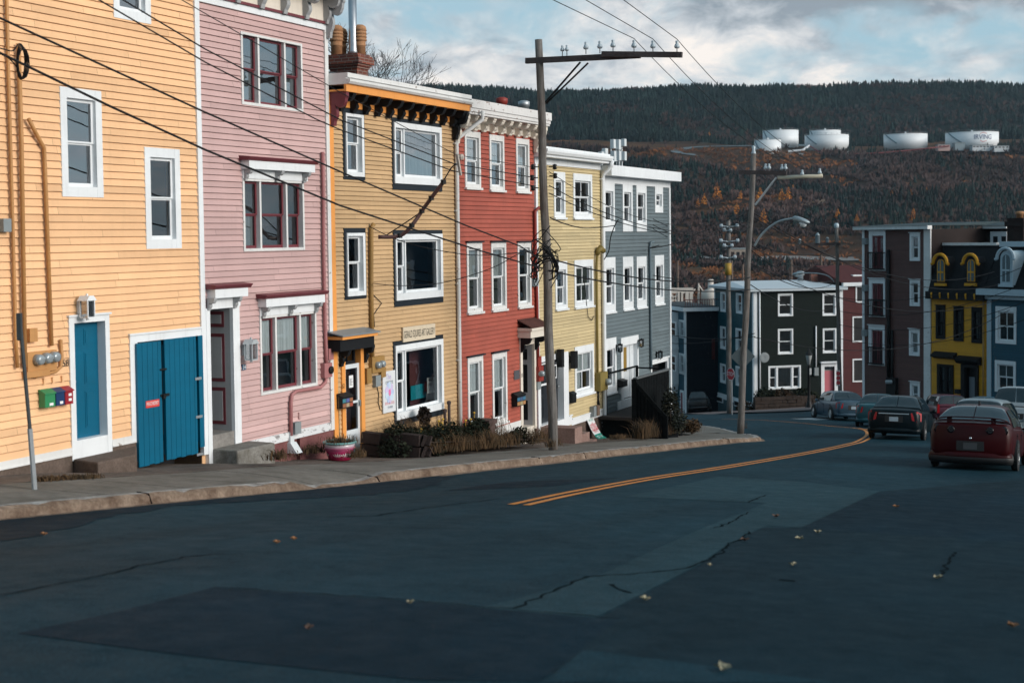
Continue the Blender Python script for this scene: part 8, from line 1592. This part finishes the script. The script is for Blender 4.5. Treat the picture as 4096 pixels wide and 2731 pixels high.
# bare tree behind the chimney
pb = at_y('D', 722, 420, 47); o = empty('bare_tree', (pb.x, pb.y, G(pb.x, pb.y)), 0, 'leafless tree rising behind the brick chimney', 'tree'); base = o.location.copy(); mbT, mbB = MB(), MB(); rb = random.Random(17); cnt_ = [0]
def grow(p, d, L_, r, dep):
    if dep > 7 or cnt_[0] > 5200: return
    cnt_[0] += 1; q_ = p; pts = [p]
    for i in range(3): d = (d + Vector((rb.gauss(0, .1), rb.gauss(0, .1), rb.gauss(0, .06) + .03))).normalized(); q_ = q_ + d * (L_ / 3); pts.append(q_)
    (mbT if dep < 2 else mbB).tube(pts, [r, r * .9, r * .8, r * .68], 6 if dep < 3 else 4, False)
    for k in range(2 if rb.random() < .55 else 3):
        a = d.cross(Vector((rb.gauss(0, 1), rb.gauss(0, 1), rb.gauss(0, 1)))).normalized(); nd = (d + a * rb.uniform(.3, .75)).normalized(); grow(pts[-1 - (k == 2)], nd, L_ * rb.uniform(.66, .86), max(.006, r * rb.uniform(.52, .7)), dep + 1)
top = at_y('D', 745, 300, 47) - base
mbT.smooth = mbB.smooth = True; mbT.tube([(0, 0, -.3), (.1, 0, top.z * .5), (0.2, 0, top.z * .8)], [.34, .28, .2], 8); 
for dx, dz in ((-1.0, .9), (-.3, 1.2), (.35, 1.1), (.9, .9), (1.5, .7), (1.9, .4), (.6, 1.3)): grow(Vector((.2, 0, top.z * .8)), Vector((dx, rb.uniform(-.6, .6), dz)).normalized(), 1.45, .09, 0)
BARK = plain('grey_bark', (.035, .032, .034), .9); mbT.build('trunk', BARK, o); mbB.build('branches', BARK, o)
# shrubs before the dark corner house
F = CORNERF
for k, (ex, ey, lb) in enumerate(((1200, 190, 'dark shrub under the corner house, left of its wide window'), (1380, 200, 'rusty low shrub under the wide window of the corner house'), (1600, 190, 'dark shrub right of the wide window of the corner house'), (1015, 335, 'low shrub at the foot of the teal flank'))):
    a = F.pt('E4', ex, ey, 1.6); shrub(F, 'garden_shrub', lb, a[0], 1.6, a[1] - .6, [(0, 0, .5, .9, .5, .55, 350), (.8, 0, .3, .6, .4, .4, 200)], foliage('brown_garden_leaves', (.03, .025, .016), (.06, .03, .016), 1) if k % 2 else LEAFD, .12)
# ---------------------------------------------------------------- camera, light
def setup():
    cd = bpy.data.cameras.new('camera'); cam = bpy.data.objects.new('camera', cd); COL.objects.link(cam)
    cam.matrix_world = Matrix.Translation(CAMP) @ CAMR.to_4x4()
    cd.sensor_width = 36; cd.lens = 36 * FPX / 2352; cd.shift_y = -(784 - PY) / 2352; cd.clip_start = .2; cd.clip_end = 12000
    cd.dof.use_dof = True; cd.dof.focus_distance = 42; cd.dof.aperture_fstop = 1.8
    scene.camera = cam
    scene.view_settings.view_transform = 'Standard'; scene.view_settings.look = 'None'; scene.view_settings.gamma = 1
    scene.view_settings.exposure = EXPO
    az = SUN_AZ; el = SUN_EL
    sl = bpy.data.lights.new('sun', 'SUN'); so = bpy.data.objects.new('sun', sl); COL.objects.link(so)
    sl.energy = SUN_E; sl.angle = R_(SUN_ANG); sl.color = (1.0, .93, .86)
    d = Vector((math.sin(az) * math.cos(el), math.cos(az) * math.cos(el), math.sin(el)))     # towards the sun
    so.rotation_euler = d.to_track_quat('Z', 'Y').to_euler()
    w = bpy.data.worlds.new('World'); scene.world = w; w.use_nodes = True; t = w.node_tree; bg = t.nodes['Background']
    sky = N(t, 'ShaderNodeTexSky', sky_type='NISHITA', sun_disc=False, sun_elevation=el, sun_rotation=az, altitude=50, air_density=1.0, dust_density=1.2, ozone_density=2.0)
    tc = N(t, 'ShaderNodeTexCoord'); sep = N(t, 'ShaderNodeSeparateXYZ'); t.links.new(tc.outputs['Generated'], sep.inputs[0])
    def M(op, a, b=None, clamp=False):
        n = N(t, 'ShaderNodeMath', operation=op, use_clamp=clamp)
        for i, v in enumerate((a, b)):
            if v is None: continue
            if isinstance(v, (int, float)): n.inputs[i].default_value = v
            else: t.links.new(v, n.inputs[i])
        return n.outputs[0]
    def lin(v, k, c): n = N(t, 'ShaderNodeMath', operation='MULTIPLY_ADD'); t.links.new(v, n.inputs[0]); n.inputs[1].default_value = k; n.inputs[2].default_value = c; return n.outputs[0]
    A = lin(M('ARCTAN2', sep.outputs[0], sep.outputs[1]), 57.3, 0); E = lin(sep.outputs[2], 57.3, 0)          # bearing and height in degrees
    def nz(ka, ke, seed, detail=7, rough=.55, dist=.6, soft=9.0):
        # clouds flatten towards the horizon and open out overhead
        cb = N(t, 'ShaderNodeCombineXYZ'); t.links.new(lin(A, ka, 0), cb.inputs[0]); t.links.new(M('DIVIDE', lin(E, ke * 12, 0), M('ADD', M('MAXIMUM', E, 0), soft)), cb.inputs[1]); cb.inputs[2].default_value = seed
        n = N(t, 'ShaderNodeTexNoise', i_Scale=1.0, i_Detail=detail, i_Roughness=rough, i_Distortion=dist); t.links.new(cb.outputs[0], n.inputs['Vector']); return n.outputs['Fac']
    def blob(a0, e0, sa, se, amp):
        x = lin(A, 1 / sa, -a0 / sa); y = lin(E, 1 / se, -e0 / se); r = M('ADD', M('MULTIPLY', x, x), M('MULTIPLY', y, y)); return M('MULTIPLY', M('POWER', 2.718, M('MULTIPLY', r, -1.0)), amp)
    def total(*v):
        o = v[0]
        for q in v[1:]: o = M('ADD', o, q)
        return o
    n1 = nz(.30, 1.35, CLOUD_SEED, 7, .55, .3); n2 = nz(.38, 1.8, CLOUD_SEED + 5.3, 7, .6, .3); n3 = nz(.06, .5, CLOUD_SEED + 2.1, 4, .5)
    cov = total(n1, blob(8.2, 7.2, 3.6, 1.0, .17), blob(1.0, 6.4, 5, 1.2, .10), blob(13.5, 9.2, 7.5, 1.2, .30), blob(18, 6.3, 4, .6, .08), blob(12.6, 6.9, 2.6, .55, -.16), blob(-3, 9.2, 4, .6, -.10), blob(-2.5, 6.9, 3.5, 1.2, .14), blob(18.5, 7.5, 2, .5, -.08))
    mask = ramp(t, cov, [(.38, 0), (.62, 1)]).outputs[0]
    lum = total(n2, blob(8.0, 6.9, 3.2, 1.2, .14), blob(14.5, 9.4, 7, 1.2, -.40), blob(20, 7.2, 3, 1.0, -.10), blob(2, 6.5, 5, 1.2, .03))
    shade = ramp(t, lum, [(.28, (3.3, 3.9, 4.5)), (.43, (5.6, 6.1, 6.6)), (.56, (8.2, 8.3, 8.4)), (.70, (10.8, 10.1, 9.5))]).outputs[0]
    blue = mixc(t, .8, sky.outputs[0], (4.6, 6.9, 8.1))
    low = mixc(t, mask, blue, shade)
    over = mixc(t, ramp(t, n3, [(.35, 0), (.65, 1)]).outputs[0], (1.2, 2.6, 3.6), (2.5, 3.9, 4.9))            # overhead sky, out of view, dimmed and blued to darken the ground
    ab = N(t, 'ShaderNodeMapRange', interpolation_type='SMOOTHSTEP'); t.links.new(M('ABSOLUTE', A), ab.inputs[0]); ab.inputs[1].default_value = 30; ab.inputs[2].default_value = 70; low = mixc(t, ab.outputs[0], low, mixc(t, .55, over, low))     # unseen low sky to the sides and behind dimmed likewise
    hi = N(t, 'ShaderNodeMapRange', interpolation_type='SMOOTHSTEP'); t.links.new(E, hi.inputs[0]); hi.inputs[1].default_value = 10.5; hi.inputs[2].default_value = 26
    colr = mixc(t, hi.outputs[0], low, over)
    # glow added round the low sun, out of view, to light the facades
    dot = N(t, 'ShaderNodeVectorMath', operation='DOT_PRODUCT'); t.links.new(tc.outputs['Generated'], dot.inputs[0]); dot.inputs[1].default_value = d
    g = M('POWER', M('MAXIMUM', dot.outputs['Value'], 0.0), 5.0)
    gl = N(t, 'ShaderNodeVectorMath', operation='SCALE'); gl.inputs[0].default_value = (11.5, 10.6, 9.6); t.links.new(M('MULTIPLY', g, GLOW), gl.inputs['Scale'])
    vm = N(t, 'ShaderNodeVectorMath', operation='ADD'); t.links.new(colr, vm.inputs[0]); t.links.new(gl.outputs[0], vm.inputs[1])
    t.links.new(vm.outputs[0], bg.inputs['Color']); bg.inputs['Strength'].default_value = SKY_S
    scene.cycles.max_bounces = 6; scene.cycles.diffuse_bounces = 3; scene.cycles.glossy_bounces = 3; scene.cycles.transmission_bounces = 4; scene.cycles.transparent_max_bounces = 12
    scene.cycles.use_denoising = True; scene.cycles.caustics_reflective = False; scene.cycles.caustics_refractive = False
SUN_AZ, SUN_EL, SUN_E, SUN_ANG, SKY_S, GLOW, EXPO, CLOUD_SEED = R_(116), R_(19), 2.0, 26, .082, 1.7, 0.22, 3.7
setup()
# ---------------------------------------------------------------- sea air over the harbour
def haze():
    mb = MB(); mb.box(-3200, 3250, -3150, 3200, -60, 185); m = bpy.data.materials.new('sea_haze'); m.use_nodes = True; t = m.node_tree; t.nodes.clear()
    out = t.nodes.new('ShaderNodeOutputMaterial'); v = N(t, 'ShaderNodeVolumePrincipled', i_Density=HAZE_D); v.inputs['Color'].default_value = (.62, .84, 1.0, 1); v.inputs['Anisotropy'].default_value = .2; t.links.new(v.outputs[0], out.inputs['Volume'])
    o = mb.build('haze', m); tag(o, 'thin blue sea haze over the street and harbour', 'haze', kind='stuff')
HAZE_D = .00006
haze()
